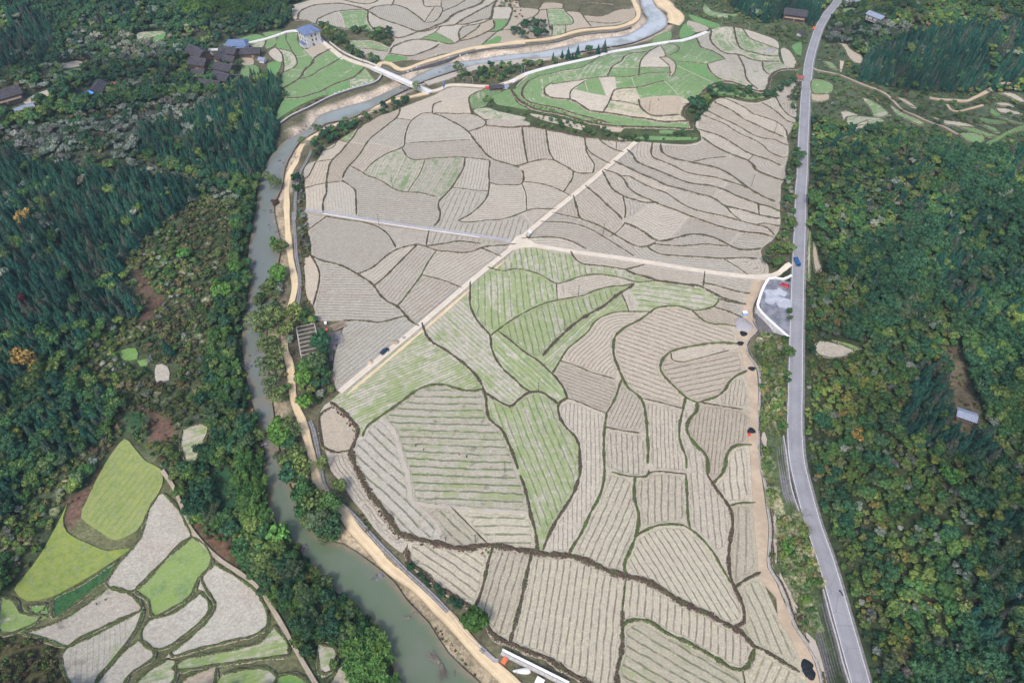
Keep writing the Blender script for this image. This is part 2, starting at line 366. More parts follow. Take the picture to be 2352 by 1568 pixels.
MT = dict(ground=m_ground(), field=m_field(), bund=m_bund(), bdark=m_bund(dark=True), bgreen=m_bund(green=True), water=m_water(), asphalt=m_asphalt(),
    dirt=m_dirt('river_track_dirt', (.62, .50, .33), (.54, .43, .28), (.36, .29, .20)),
    concrete_road=m_dirt('farm_road_concrete', (.58, .53, .45), (.52, .46, .385), (.40, .33, .25)),
    strip=m_dirt('strip_dirt', (.46, .37, .275), (.38, .30, .22), (.28, .215, .155)),
    path=m_dirt('path_dirt', (.38, .335, .27), (.30, .26, .20), (.18, .14, .10)),
    light_path=m_dirt('field_path', (.42, .385, .335), (.37, .33, .28), (.28, .25, .2), False),
    gravel_road=m_dirt('gravel_road', (.35, .34, .36), (.28, .27, .29), (.15, .12, .10)),
    concrete=simple('concrete', (.45, .44, .43), .85, .25, .8), pale_concrete=simple('pale_concrete', (.66, .65, .65), .8, .15, .5),
    dark_concrete=simple('dark_concrete', (.21, .21, .22), .9, .4, .8), stone=simple('stone', (.15, .145, .155), .9, .5, 1.5, bmp=.2),
    white=simple('white_paint', (.78, .78, .80), .6, .08, 1), white_wall=simple('render_wall', (.58, .58, .60), .8, .25, .6),
    line=simple('road_line_paint', (.68, .68, .70), .7, .25, 1.2),
    roof_tile=m_roof('dark_tile', (.034, .034, .044), (.075, .072, .085)), roof_blue=m_roof('blue_sheet', (.10, .15, .28), (.15, .21, .36), .6),
    roof_red=m_roof('red_sheet', (.24, .08, .07), (.30, .12, .10), .5), roof_bright=m_roof('bright_blue_sheet', (.08, .30, .78), (.12, .38, .85), .6),
    roof_grey=m_roof('grey_sheet', (.20, .24, .33), (.26, .30, .40), .6),
    wood=simple('weathered_wood', (.13, .09, .065), .85, .4, 3), wood_pale=simple('pale_timber', (.42, .33, .27), .8, .35, 2, obj=True), timber_grey=simple('grey_timber', (.36, .33, .36), .8, .35, 2, obj=True),
    bark=simple('bark', (.11, .095, .08), .9, .4, 3), bark_pale=simple('pale_bark', (.26, .23, .20), .9, .35, 2), twig=simple('grey_twigs', (.17, .14, .125), .9, .3, 2),
    black=simple('black_net', (.008, .013, .02), .7, .3, 2, spec=.3), glass=simple('window_glass', (.03, .04, .05), .15, .3, 2, spec=.5),
    pole=simple('pole_concrete', (.30, .29, .28), .8, .25, 2), pole_wood=simple('pole_wood', (.10, .08, .07), .8, .3, 2), metal=simple('lamp_metal', (.55, .57, .60), .4, .1, 2, metal=.4),
    blue=simple('blue_panel', (.02, .16, .55), .45, .15, 1), lightblue=simple('light_blue_panel', (.25, .42, .75), .5, .15, 1), grey_blue=simple('faded_blue_sheet', (.30, .38, .58), .6, .4, .5, col2=(.42, .43, .47)), red=simple('red_panel', (.60, .06, .05), .5, .2, 1), orange=simple('orange_panel', (.75, .18, .08), .5, .2, 1),
    rubber=simple('rubber', (.015, .015, .015), .8, .1, 3), blackcloth=simple('dark_cloth', (.015, .018, .03), .9, .3, 6), redcloth=simple('red_cloth', (.55, .03, .04), .85, .2, 6), bluecloth=simple('blue_cloth', (.05, .09, .22), .85, .2, 6),
    skin=simple('skin', (.45, .28, .20), .6, .1, 6), hair=simple('hair', (.01, .008, .007), .6, .1, 6),
    carblue=simple('dark_blue_paint', (.01, .045, .10), .25, .1, 1, spec=.6), carred=simple('red_paint', (.55, .01, .03), .25, .1, 1, spec=.6), cartruck=simple('blue_paint', (.02, .10, .30), .3, .1, 1, spec=.6), carwhite=simple('white_car_paint', (.72, .74, .76), .3, .08, 1, spec=.6),
    lot=simple('lot_surface', (.12, .125, .155), .85, .4, .25, col2=(.23, .24, .28)), chalk=simple('chalk_dust', (.42, .45, .52), .9, .25, .4),
    leafA=m_leaf('leaf_green', [(0, (0.033, 0.092, 0.034)), (0.3, (0.049, 0.117, 0.044)), (0.55, (0.075, 0.138, 0.04)), (0.75, (0.117, 0.172, 0.052)), (1, (0.062, 0.109, 0.055))]),
    leafB=m_leaf('leaf_autumn', [(0, (.05, .11, .034)), (.25, (.085, .145, .04)), (.45, (.115, .165, .045)), (.6, (.10, .12, .06)), (.74, (.155, .19, .045)), (.86, (.105, .115, .06)), (.95, (.17, .175, .05)), (.985, (.17, .125, .06)), (1, (.11, .08, .062))]),
    leafC=m_leaf('leaf_dark', [(0, (0.021, 0.068, 0.038)), (0.4, (0.03, 0.086, 0.047)), (0.8, (0.041, 0.101, 0.047)), (1, (0.071, 0.088, 0.052))]),
    fir=m_leaf('fir_needles', [(0, (.010, .048, .040)), (.35, (.014, .062, .046)), (.7, (.024, .078, .050)), (.92, (.045, .062, .050)), (1, (.065, .070, .052))]),
    firbright=m_leaf('fir_bright', [(0, (.016, .085, .045)), (.5, (.022, .105, .055)), (1, (.03, .09, .045))]),
    greyleaf=m_leaf('leaf_grey', [(0, (0.122, 0.177, 0.14)), (0.3, (0.207, 0.244, 0.213)), (0.5, (0.079, 0.122, 0.091)), (0.7, (0.134, 0.128, 0.122)), (0.85, (0.055, 0.098, 0.067)), (1, (0.305, 0.317, 0.293))]),
    olive=m_leaf('leaf_olive', [(0, (0.058, 0.083, 0.038)), (0.3, (0.105, 0.127, 0.052)), (0.5, (0.147, 0.132, 0.067)), (0.68, (0.047, 0.094, 0.033)), (0.84, (0.126, 0.094, 0.071)), (1, (0.2, 0.198, 0.095))]),
    willow=m_leaf('leaf_willow', [(0, (0.083, 0.127, 0.045)), (0.5, (0.11, 0.154, 0.055)), (1, (0.066, 0.11, 0.05))]),
    bamboo=m_leaf('leaf_bamboo', [(0, (0.042, 0.11, 0.032)), (0.5, (0.06, 0.138, 0.036)), (1, (0.096, 0.176, 0.041))]),
    reed=m_leaf('reed_blades', [(0, (.16, .19, .10)), (.4, (.23, .24, .15)), (.7, (.11, .16, .07)), (1, (.28, .26, .18))]),
    yellowleaf=m_leaf('leaf_yellow', [(0, (.29, .195, .06)), (1, (.33, .22, .07))]), redleaf=m_leaf('leaf_red', [(0, (.10, .025, .035)), (1, (.13, .03, .04))]), limeleaf=m_leaf('leaf_lime', [(0, (.07, .19, .05)), (1, (.09, .21, .05))]),
    rusty=m_leaf('leaf_rust', [(0, (.075, .04, .032)), (.5, (.12, .065, .042)), (1, (.055, .035, .03))]))
MT['leafG'] = m_leaf('leaf_fresh', [(0, (.055, .135, .03)), (.5, (.07, .155, .035)), (1, (.05, .12, .03))])

# ------------------------------------------------------------ field boundaries, surveyed tile by tile
# (tile, kind, width, points); kind b = grass bund, g = green bund, d = dark bank, l = pale path, x = boundary only
NET = [
('A','x',0,[(1430,180),(1300,230),(1180,275),(1120,300),(1030,340),(940,365),(860,410),(760,470),(660,530),(570,590),(500,640),(430,680),(385,760),(300,795),(260,860),(270,1000),(280,1150),(275,1240),(290,1385),(310,1460)]),
('A','b',1.2,[(1120,300),(1100,370),(1020,440),(930,510),(850,575),(810,630),(760,710),(700,780),(660,820),(620,880),(600,945)]),
('A','b',1.2,[(940,360),(880,400),(790,450),(740,495),(700,560),(650,615),(580,700),(520,755),(490,800),(470,890),(460,970),(460,1060),(430,1130),(430,1195)]),
('A','b',.7,[(570,585),(640,605)]),('A','b',.6,[(550,600),(520,650),(430,680)]),('A','b',.6,[(395,775),(500,760)]),('A','b',.6,[(370,770),(330,850),(290,930)]),
('A','b',.6,[(265,1015),(360,990),(460,970),(600,955)]),('A','b',1.0,[(600,945),(660,985),(715,1030),(725,1120),(728,1250)]),
('A','b',1.0,[(670,815),(760,860),(820,900),(920,935),(1000,980),(1060,1020),(1160,1050),(1280,1055),(1400,1080),(1490,1110)]),
('A','b',1.0,[(850,810),(900,770),(980,720),(1060,680),(1140,655),(1160,620),(1165,560),(1185,480),(1230,405),(1330,345),(1410,345)]),
('A','b',.4,[(850,810),(800,870)]),
('A','b',1.5,[(1410,345),(1490,370),(1590,420),(1680,470),(1750,530),(1790,590),(1850,660),(1910,730),(1990,770),(2100,800),(2190,830)]),
('A','b',1.1,[(1140,660),(1170,710),(1210,755),(1300,760),(1450,745),(1600,740),(1700,740),(1920,765)]),
('A','b',.7,[(1180,615),(1300,605),(1450,600),(1600,590),(1750,585)]),('A','b',.8,[(1085,390),(1160,400),(1225,410)]),
('A','b',1.2,[(1700,760),(1690,830),(1640,920),(1590,1000),(1540,1060),(1490,1110),(1460,1160),(1480,1230),(1470,1300),(1420,1360)]),
('A','b',.7,[(1580,1010),(1680,1020),(1780,1035),(1895,1040)]),
('A','b',1.1,[(1930,770),(1915,860),(1920,950),(1915,1030),(1890,1110),(1820,1190),(1730,1260),(1640,1305)]),
('A','b',1.0,[(1920,965),(2000,985),(2100,985),(2190,985),(2225,950),(2225,880),(2190,830)]),
('A','b',.9,[(1660,1310),(1740,1325),(1850,1305),(2000,1300),(2120,1270),(2240,1225)]),
('A','d',1.5,[(1410,345),(1415,280),(1450,250),(1540,230)]),('A','l',.5,[(1540,230),(1720,215)]),
('A','b',1.1,[(1430,345),(1520,345),(1640,350),(1760,350),(1850,390),(1890,420),(1870,460),(1760,500)]),
('A','d',1.3,[(1760,350),(1740,250),(1740,200),(1790,165),(1880,130)]),
('A','x',0,[(1430,180),(1500,140),(1600,110),(1880,125),(2000,130)]),
('A','l',.5,[(1890,395),(2100,400),(2240,395)]),('A','d',1.8,[(1870,455),(2000,465),(2120,475),(2240,465)]),
('A','b',.4,[(1340,770),(1300,880),(1240,970),(1190,1050)]),('A','l',.7,[(830,605),(950,625),(1080,655)]),('A','l',.6,[(680,600),(830,630)]),
('A','d',1.0,[(295,1390),(380,1330),(460,1270)]),
('A','b',1.1,[(460,1270),(600,1295),(760,1315),(880,1345),(960,1385),(1020,1440),(1070,1520),(1090,1568)]),
('B','d',3.4,[(100,362),(250,365),(330,385),(430,402),(560,430),(660,440),(800,460),(920,465)]),
('B','x',0,[(920,465),(980,470)]),
('B','b',1.3,[(155,380),(165,460),(180,550),(190,600)]),('B','b',1.3,[(320,380),(330,460),(345,540),(375,590)]),
('B','b',1.3,[(110,622),(140,630),(220,605),(300,590),(375,595),(440,630),(500,660),(540,685),(645,685)]),
('B','b',1.2,[(590,440),(600,500),(640,550),(700,585)]),('B','b',1.0,[(590,500),(620,570),(655,620),(650,680)]),
('B','b',1.2,[(680,440),(740,490),(810,525),(845,535)]),('B','b',.5,[(810,460),(810,500)]),
('B','b',1.0,[(165,745),(260,755),(360,780),(430,810),(475,835)]),('B','b',1.0,[(510,670),(505,720),(470,775)]),
('B','b',.7,[(155,765),(180,830),(185,940)]),('B','b',.7,[(165,670),(160,740)]),('B','b',1.0,[(70,1000),(150,960),(230,935),(350,935)]),('B','l',.8,[(160,970),(220,1035)]),
('B','l',1.4,[(980,470),(1100,480),(1260,490),(1370,480),(1410,450),(1400,400),(1370,350),(1390,310),(1440,250),(1480,200),(1560,160),(1650,180),(1760,200),(1850,185),(1930,150)]),
('B','x',0,[(1930,150),(2050,160),(2060,330),(2000,430),(2010,480),(2010,560),(1990,640),(1985,730),(1960,760),(1955,880),(1950,950),(1955,1010),(1945,1080),(1920,1120),(1900,1150),(1820,1215),(1840,1290),(1870,1330),(1870,1420)]),
('B','b',1.2,[(1930,170),(1970,240),(2050,300)]),('B','b',1.5,[(1860,215),(1920,250),(1960,290),(2055,335)]),
('B','b',1.1,[(1580,170),(1650,200),(1720,240),(1760,270),(1850,300),(1930,330),(1990,380),(2000,430)]),
('B','b',1.6,[(1510,200),(1580,230),(1640,265),(1700,310),(1780,345),(1870,390),(1950,420),(2000,440)]),
('B','b',1.2,[(1475,265),(1560,310),(1650,350),(1730,400),(1820,440),(1920,455),(2010,490)]),
('B','b',1.1,[(1495,315),(1580,350),(1650,400),(1740,440),(1820,480),(1880,540),(1950,570),(2010,570)]),
('B','b',1.6,[(1375,378),(1450,400),(1540,430),(1640,490),(1720,540),(1800,570),(1890,600),(1990,640)]),
('B','b',1.9,[(1415,440),(1500,500),(1580,540),(1680,580),(1750,610),(1780,660),(1840,690),(1985,732)]),
('B','b',.7,[(1725,600),(1755,570)]),
('B','b',1.9,[(1120,485),(1130,540),(1200,580),(1290,600),(1380,620),(1480,640),(1560,670),(1640,720),(1720,780),(1800,830),(1880,870),(1955,890)]),
('B','b',1.0,[(1350,605),(1440,585),(1580,570)]),
('B','b',1.4,[(1060,485),(1055,560),(1100,590),(1200,630),(1300,680),(1400,700),(1500,715),(1570,735),(1650,760),(1730,790)]),
('B','b',1.7,[(930,540),(930,580),(980,620),(1080,660),(1180,700),(1260,735),(1350,760),(1450,770),(1560,800),(1640,840),(1720,870),(1800,900),(1880,920),(1950,950)]),
('B','b',1.7,[(835,620),(900,650),(980,690),(1080,730),(1160,770),(1280,800),(1380,830),(1480,855),(1560,910),(1640,930),(1720,950),(1800,975),(1950,1000)]),
('B','b',1.2,[(870,690),(960,740),(1060,790),(1150,820),(1240,880),(1330,930),(1440,960),(1560,985),(1680,1020),(1780,1045),(1860,1065),(1910,1115)]),
('B','b',1.0,[(1570,910),(1610,960),(1670,1010)]),('B','b',1.1,[(1800,905),(1805,970)]),
('B','d',2.0,[(780,680),(850,710),(890,780),(950,830),(1040,870),(1130,910),(1240,950),(1340,990),(1450,1030),(1560,1065),(1700,1095),(1850,1110),(1905,1130)]),
('B','b',1.5,[(740,720),(780,790),(850,840),(920,865),(1010,890),(1060,890)]),
('B','b',1.0,[(860,860),(875,940),(868,1000)]),('B','b',1.4,[(635,805),(700,860),(760,920),(820,970),(865,1030)]),
('B','b',1.6,[(865,1030),(940,1060),(1010,1100),(1080,1150),(1150,1155),(1250,1130),(1350,1110),(1460,1125),(1550,1160),(1620,1200),(1700,1220),(1820,1210)]),
('B','b',1.3,[(525,890),(545,960),(560,1000),(640,1030),(720,1065),(810,1120),(880,1160),(940,1190),(1010,1200),(1085,1165)]),
('B','b',1.0,[(435,975),(550,1000)]),('B','b',.6,[(865,1040),(830,1080),(790,1115),(740,1140)]),
('B','b',1.0,[(365,1025),(470,1030),(560,1050),(640,1080),(740,1140),(830,1195),(930,1260)]),
('B','b',1.1,[(225,1135),(320,1130),(400,1135),(500,1160),(600,1215)]),
('B','b',1.1,[(1085,1180),(1200,1190),(1320,1190),(1420,1180),(1590,1195)]),
('B','b',1.2,[(1030,1195),(1090,1245),(1180,1255),(1300,1265),(1420,1270),(1540,1280),(1700,1275),(1840,1285)]),
('B','b',.7,[(1560,1285),(1640,1330),(1730,1395)]),('B','b',1.0,[(1780,1045),(1850,1035),(1950,1050)]),
('B','l',.8,[(880,1035),(1030,905)]),('B','l',.8,[(1210,1110),(1320,985)]),('B','l',.6,[(1470,860),(1600,740)]),('B','l',.5,[(1630,1145),(1670,1100)]),('B','l',.7,[(1145,820),(1190,780)]),
('D','b',1.2,[(725,110),(760,160),(820,180),(900,185),(1000,200),(1070,210),(1200,180)]),
('D','b',1.8,[(1070,210),(1130,240),(1210,260),(1290,285),(1400,300),(1500,315),(1560,320),(1640,360),(1720,400),(1800,425),(1850,440)]),
('D','g',1.3,[(225,230),(330,210),(430,220),(520,250),(570,280),(620,305),(690,290),(770,260),(860,245),(960,250),(1060,270),(1150,295),(1290,285)]),
('D','b',.6,[(620,310),(625,400)]),('D','l',.5,[(685,318),(695,388)]),
('D','g',1.4,[(190,645),(260,590),(350,530),(450,475),(560,430),(680,405),(790,385),(880,350),(980,325),(1100,315),(1160,295)]),
('D','b',1.2,[(50,355),(50,440),(80,520),(130,590),(180,645),(190,720),(220,800),(280,880),(350,940),(400,990),(440,1015)]),
('D','b',1.8,[(1140,320),(1060,350),(1000,400),(920,460),(830,510),(740,570),(660,640),(580,720),(530,780),(500,815)]),
('D','b',1.2,[(250,630),(330,690),(400,750),(500,815),(560,870),(620,930),(670,1000),(690,1040),(690,1060)]),
('D','g',1.1,[(600,885),(640,820),(690,740),(760,680),(830,620),(870,560),(950,510),(1050,490),(1150,490),(1230,490)]),
('D','b',.8,[(1045,365),(1075,420),(1100,495)]),('D','l',.5,[(1105,355),(1150,470)]),
('D','g',1.6,[(1230,495),(1270,470),(1340,455),(1430,455),(1520,480),(1620,470),(1680,440),(1690,400)]),
('D','g',1.8,[(1240,495),(1160,550),(1080,590),(1010,650),(995,740),(1010,820),(1040,880),(1070,960),(1120,1020),(1180,1060),(1210,1180),(1220,1300),(1225,1400),(1222,1490)]),
('D','g',1.6,[(1510,480),(1560,520),(1620,570),(1700,570),(1850,595)]),
('D','b',1.2,[(1580,300),(1690,320),(1780,350),(1900,370)]),('D','b',1.1,[(1690,405),(1780,430),(1870,440)]),('D','b',.9,[(1600,225),(1590,320)]),('D','b',1.1,[(1680,465),(1760,490),(1850,530)]),
('D','g',1.7,[(1840,705),(1700,695),(1600,705),(1500,720),(1400,745),(1350,770),(1310,830),(1310,880),(1350,940),(1400,980),(1440,1030),(1480,1060),(1550,1090)]),
('D','g',1.5,[(1550,1088),(1640,1065),(1710,1030),(1750,980),(1780,930),(1880,880)]),
('D','b',.8,[(1180,1060),(1290,1085),(1460,1130)]),('D','b',.7,[(650,815),(760,850),(850,890),(960,920),(1050,948)]),
('D','g',1.4,[(1050,930),(1030,1000),(1000,1080),(950,1160)]),('D','b',1.3,[(690,1060),(650,1090),(635,1100),(640,1180),(680,1250),(730,1300),(765,1360),(775,1450),(770,1560)]),
('D','b',.6,[(690,1060),(780,1090),(870,1130),(950,1160)]),
('D','b',1.5,[(120,980),(150,1030),(160,1130),(180,1200),(250,1260),(300,1350),(340,1450),(380,1568)]),
('D','b',1.5,[(150,1025),(220,1070),(320,1115),(370,1070),(440,1025),(520,1020),(580,1060),(635,1100)]),
('D','g',2.2,[(1550,1090),(1560,1120),(1500,1200),(1480,1270),(1530,1360),(1600,1430),(1620,1500),(1615,1568)]),
('D','g',1.5,[(1470,1070),(1450,1160),(1430,1260),(1440,1360),(1475,1450),(1477,1560)]),
('D','b',.8,[(940,1250),(1060,1275),(1225,1295)]),('D','b',.8,[(1555,1085),(1700,1110),(1900,1145)]),
('D','g',1.8,[(1910,1368),(1800,1375),(1750,1400),(1745,1470),(1710,1568)]),
('D','x',0,[(1935,260),(1880,390),(1850,470),(1825,560),(1810,620),(1830,720),(1850,800),(1870,900),(1890,1000),(1900,1150),(1890,1300),(1900,1450),(1908,1568)]),
('D','b',.5,[(1380,775),(1430,825),(1760,745)]),
('C','x',0,[(200,0),(180,100),(185,170),(205,260),(215,370),(190,390),(160,400),(150,470),(160,600),(165,720),(200,800),(230,830),(250,900),(260,960),(500,970),(510,1000),(480,1100),(430,1250),(410,1400),(430,1580)]),
('C','b',1.4,[(205,385),(290,425),(380,450),(470,470),(560,515),(620,550),(700,600),(770,650),(830,740),(900,800),(980,840),(1040,900),(1100,970),(1150,1000)]),
('C','d',1.4,[(620,550),(700,525),(780,480),(860,410),(930,360),(1000,325),(1090,300),(1180,290),(1240,300),(1300,335),(1400,350),(1500,355),(1600,365),(1700,335),(1760,310),(1850,300),(1990,290)]),
('C','b',1.2,[(1240,295),(1360,290),(1470,265),(1560,258),(1660,270),(1730,280),(1760,310)]),('C','b',.9,[(1265,175),(1250,240),(1245,290)]),
('C','b',1.2,[(775,655),(860,590),(950,500),(1030,420),(1110,340),(1150,300)]),('C','g',1.2,[(990,830),(1060,750),(1110,680),(1180,590),(1220,520),(1270,430),(1330,350)]),
('C','b',.8,[(1225,565),(1330,590),(1430,620),(1540,665)]),('C','b',1.1,[(1750,325),(1810,350),(1900,390)]),
('C','d',1.5,[(210,390),(250,450),(285,540),(280,640),(255,740),(232,830)]),('C','b',1.2,[(510,970),(640,965),(760,980),(850,985),(940,955),(1050,930)]),
('C','b',1.6,[(1230,1060),(1260,1130),(1340,1190),(1430,1240),(1520,1310),(1600,1370),(1660,1430),(1720,1500),(1745,1550)]),
('E','g',2.0,[(490,480),(530,400),(580,350),(650,310),(740,250),(820,190),(900,130),(980,90),(1060,75),(1150,80),(1240,110),(1330,125),(1430,115)]),
('E','d',3.0,[(270,235),(320,270),(380,330),(440,400),(450,470),(430,530),(400,590)]),
('E','d',1.8,[(250,250),(160,310),(150,400),(180,560),(200,600),(280,605),(390,590)]),
('E','d',4.0,[(400,590),(420,680),(470,780),(520,880),(570,960),(640,1040),(690,1110),(740,1190),(800,1250),(870,1285),(960,1295),(1050,1310),(1150,1340),(1260,1360),(1370,1350),(1480,1330),(1600,1350),(1720,1370),(1840,1390),(1950,1410),(2080,1410),(2200,1440),(2352,1500),(2470,1560),(2560,1575),(2640,1580),(2790,1655),(2900,1725),(3012,1794),(3120,1838),(3240,1893)]),
('E','x',0,[(240,205),(160,290),(200,600),(215,640),(240,740),(330,850),(400,960),(500,1080),(560,1170),(650,1270),(740,1350),(800,1390),(840,1330),(855,1270)]),
('E','x',0,[(450,470),(490,480)]),('E','x',0,[(278,100),(330,120),(240,205),(252,255)]),
('E','l',1.3,[(640,330),(700,400),(750,460),(780,560),(820,700),(860,820),(880,980),(1000,1020),(1200,1035),(1400,1055),(1790,1080)]),
('E','l',.7,[(880,980),(1060,1150),(1130,1300)]),('E','b',.5,[(1210,1060),(1390,1240)]),
('E','b',1.4,[(2190,790),(2200,740),(2190,640)]),('E','b',1.4,[(2190,780),(2170,860),(2120,970),(2040,1090),(1960,1230),(1905,1370)]),
('E','b',1.4,[(1725,784),(1760,880),(1790,1000),(1810,1100),(1840,1200),(1855,1300),(1860,1390)]),
('F','g',1.5,[(545,0),(530,80),(520,200),(520,350),(525,450),(515,560),(470,690),(400,810),(360,920),(300,1010),(255,1090)]),
('F','g',1.2,[(860,480),(850,500),(770,510),(640,480),(525,450)]),
('F','g',1.8,[(765,510),(755,600),(760,680),(790,780),(790,880),(770,950),(740,1060),(690,1140),(680,1190),(690,1250)]),
('F','g',1.5,[(1163,480),(1170,600),(1175,720),(1180,830),(1195,900)]),
('F','g',1.3,[(780,960),(850,920),(940,885),(1040,875),(1140,885),(1195,910),(1260,960),(1330,1020),(1380,1100),(1430,1190),(1470,1250),(1520,1340)]),
('F','b',.7,[(870,455),(1000,465),(1165,480)]),
('F','d',2.2,[(1330,485),(1345,540),(1400,600),(1450,660),(1500,740),(1530,830),(1520,950),(1500,1050),(1500,1180),(1510,1300),(1540,1360),(1590,1430),(1610,1520),(1630,1590),(1615,1640),(1570,1665)]),
('F','g',1.6,[(1442,485),(1390,540),(1370,560)]),('F','g',1.2,[(1505,730),(1580,710),(1710,705)]),('F','b',1.2,[(1545,1370),(1630,1310),(1750,1250)]),
('F','x',0,[(1675,490),(1690,700),(1700,900),(1725,1100),(1730,1250),(1780,1350),(1820,1440),(1883,1584)]),
('F','g',.9,[(695,1285),(680,1400),(670,1500),(665,1568)]),
('H','d',3.2,[(960,705),(1020,750),(1120,800),(1200,850),(1270,910),(1325,980)]),
('H','b',1.8,[(191,670),(185,780),(195,900),(185,1000),(160,1100),(145,1180),(150,1283),(150,1420)]),
('H','g',2.0,[(200,790),(240,755),(330,750),(400,750),(480,800),(580,860),(680,900),(780,950),(880,1010),(970,1060),(1060,1110),(1140,1160),(1220,1180),(1260,1140),(1290,1070),(1325,980)]),
('H','b',1.4,[(1325,970),(1400,1000),(1480,1050),(1560,1100),(1640,1150),(1780,1230)]),('H','b',.6,[(1220,1180),(1240,1283),(1250,1420)]),
('H','x',0,[(1518,695),(1540,735),(1600,850),(1680,1000),(1740,1150),(1780,1283),(1800,1440)]),
('G','d',3.0,[(340,180),(330,220),(360,300),(430,350),(520,430),(600,510),(700,590),(800,650),(900,720),(1000,780),(1090,850),(1180,970),(1250,1080),(1350,1130),(1470,1180),(1600,1240),(1680,1250),(1800,1310),(1900,1380),(2000,1440),(2120,1500),(2220,1568),(2350,1650)]),
('G','x',0,[(340,180),(345,110)]),
('G','b',1.2,[(1215,200),(1180,320),(1150,450),(1120,600),(1080,700),(1040,780)]),('G','b',1.6,[(1625,270),(1590,400),(1560,560),(1530,700),(1490,860),(1450,1000),(1410,1140)]),
('G','x',0,[(2300,1645),(3000,1650),(5900,1700)]),
# --- green fields below the village
('J','b',.8,[(1310,160),(1305,240),(1350,310),(1370,370),(1430,450)]),('J','d',1.8,[(1190,330),(1250,390),(1270,460),(1275,600),(1230,700),(1240,780),(1280,800)]),
('J','b',2.2,[(1280,800),(1370,750),(1450,700),(1500,640),(1520,590),(1600,530),(1640,450),(1700,410),(1760,380),(1830,340)]),
('J','b',1.4,[(1500,690),(1600,660),(1700,590),(1800,540),(1900,480),(1990,430)]),
('J','b',2.0,[(1290,915),(1400,920),(1500,910),(1600,880),(1700,850),(1760,820),(1850,770),(1950,730),(2050,700),(2120,660),(2190,600),(2230,560)]),
('J','b',1.0,[(1275,620),(1360,580),(1430,540),(1430,470),(1400,400),(1340,370),(1220,340)]),('J','l',.8,[(1430,440),(1500,430),(1570,410),(1620,440),(1610,530)]),
('J','x',0,[(1280,795),(1310,860),(1300,910),(1260,960),(1200,1090),(1180,1176),(1260,1130),(1400,1040),(1560,960),(1700,900),(1790,880),(1880,890),(2000,850),(2130,800),(2330,740),(2340,690),(2300,650),(2230,560),(2100,500),(1985,440),(1830,340),(1720,270),(1530,350),(1440,250),(1430,160),(1310,165),(1220,200),(1190,290),(1190,330)]),
('J','l',.5,[(2060,690),(2070,810)]),('J','l',.6,[(1520,345),(1580,400)]),('J','l',.5,[(1400,590),(1530,600)]),
# --- fields beyond the river
('K','x',0,[(110,80),(180,180),(190,200),(300,230),(400,250),(560,280),(640,340),(700,390),(720,460),(800,510),(900,545),(1020,560),(1060,500),(1080,500),(1100,450),(1120,400),(1120,340),(1060,300),(930,290),(760,285),(690,280)]),
('K','b',2.2,[(215,180),(230,120),(290,80),(380,50),(500,40),(600,35),(700,50),(800,75),(880,100)]),('K','b',1.8,[(190,190),(290,195),(380,230),(500,250),(620,265),(700,285)]),
('K','b',1.5,[(390,230),(400,185),(470,150),(560,115),(680,100),(800,95),(870,105),(870,170),(890,230),(940,290)]),('K','l',.6,[(600,110),(640,180),(660,265)]),
('K','b',1.8,[(880,100),(930,70),(1020,55),(1130,50),(1220,75),(1290,120),(1360,170),(1410,215)]),('K','b',1.9,[(880,105),(930,140),(1000,180),(1090,210),(1180,240),(1260,270),(1330,300)]),
('K','b',2.8,[(1320,300),(1430,280),(1520,240),(1600,210),(1680,140),(1780,95),(1880,60),(1950,20),(1980,-70)]),
('K','d',2.8,[(1100,350),(1170,360),(1250,340),(1330,310),(1450,290),(1560,250),(1680,240),(1760,190),(1850,140),(1940,90),(2020,50),(2100,-10),(2120,-80)]),
('K','b',2.0,[(1080,500),(1100,450),(1180,410),(1280,380),(1400,375),(1560,400)]),('K','b',2.0,[(1080,510),(1180,520),(1280,530),(1400,490),(1500,450),(1560,400)]),
('K','d',2.6,[(1560,400),(1660,420),(1730,390),(1840,370),(1960,320),(2060,260),(2050,180)]),('K','b',1.6,[(2050,180),(1940,220),(1850,240),(1780,250),(1730,300),(1740,390)]),
('K','b',1.4,[(1745,375),(1840,310),(1900,270),(1940,215)]),('K','b',2.4,[(1740,240),(1840,220),(1950,190),(2030,170),(2050,80),(2080,20),(2130,-60)]),
('K','b',1.4,[(1400,215),(1490,210),(1550,160),(1580,110),(1700,60),(1830,-20)]),('K','b',1.3,[(1380,-60),(1400,40),(1430,65),(1560,65),(1575,110)]),('K','b',1.0,[(1560,-60),(1565,75)]),
('K','b',.7,[(1405,215),(1450,140),(1500,70)]),('K','b',1.4,[(570,275),(640,320),(720,380),(870,380),(960,395),(1090,450)]),('K','b',1.2,[(710,455),(860,460),(960,475),(1070,490)]),
('K','b',1.8,[(500,-40),(640,0),(760,30),(880,40),(960,10),(1000,-60)]),('K','b',1.1,[(1095,60),(1150,-60)]),('K','b',.8,[(1370,370),(1500,310),(1560,250)]),('K','b',.6,[(1520,310),(1700,405)]),
('K','x',0,[(110,80),(200,40),(330,0),(400,-60),(2400,-64)]),
('K','x',0,[(1020,560),(1020,570),(1080,580),(1260,560),(1400,560),(1550,510),(1700,485),(1900,430),(2100,400),(2352,390)]),
('L','b',1.8,[(110,50),(240,50),(240,110),(210,170),(160,210),(110,215)]),('L','b',.8,[(125,132),(215,132)]),('L','b',1.2,[(240,50),(400,60),(430,75),(400,110),(330,140),(240,200),(160,210),(60,290)]),
('L','b',.8,[(480,65),(500,170),(520,175),(515,250)]),('L','b',1.2,[(430,70),(580,60),(620,95),(650,120),(650,165),(510,172)]),
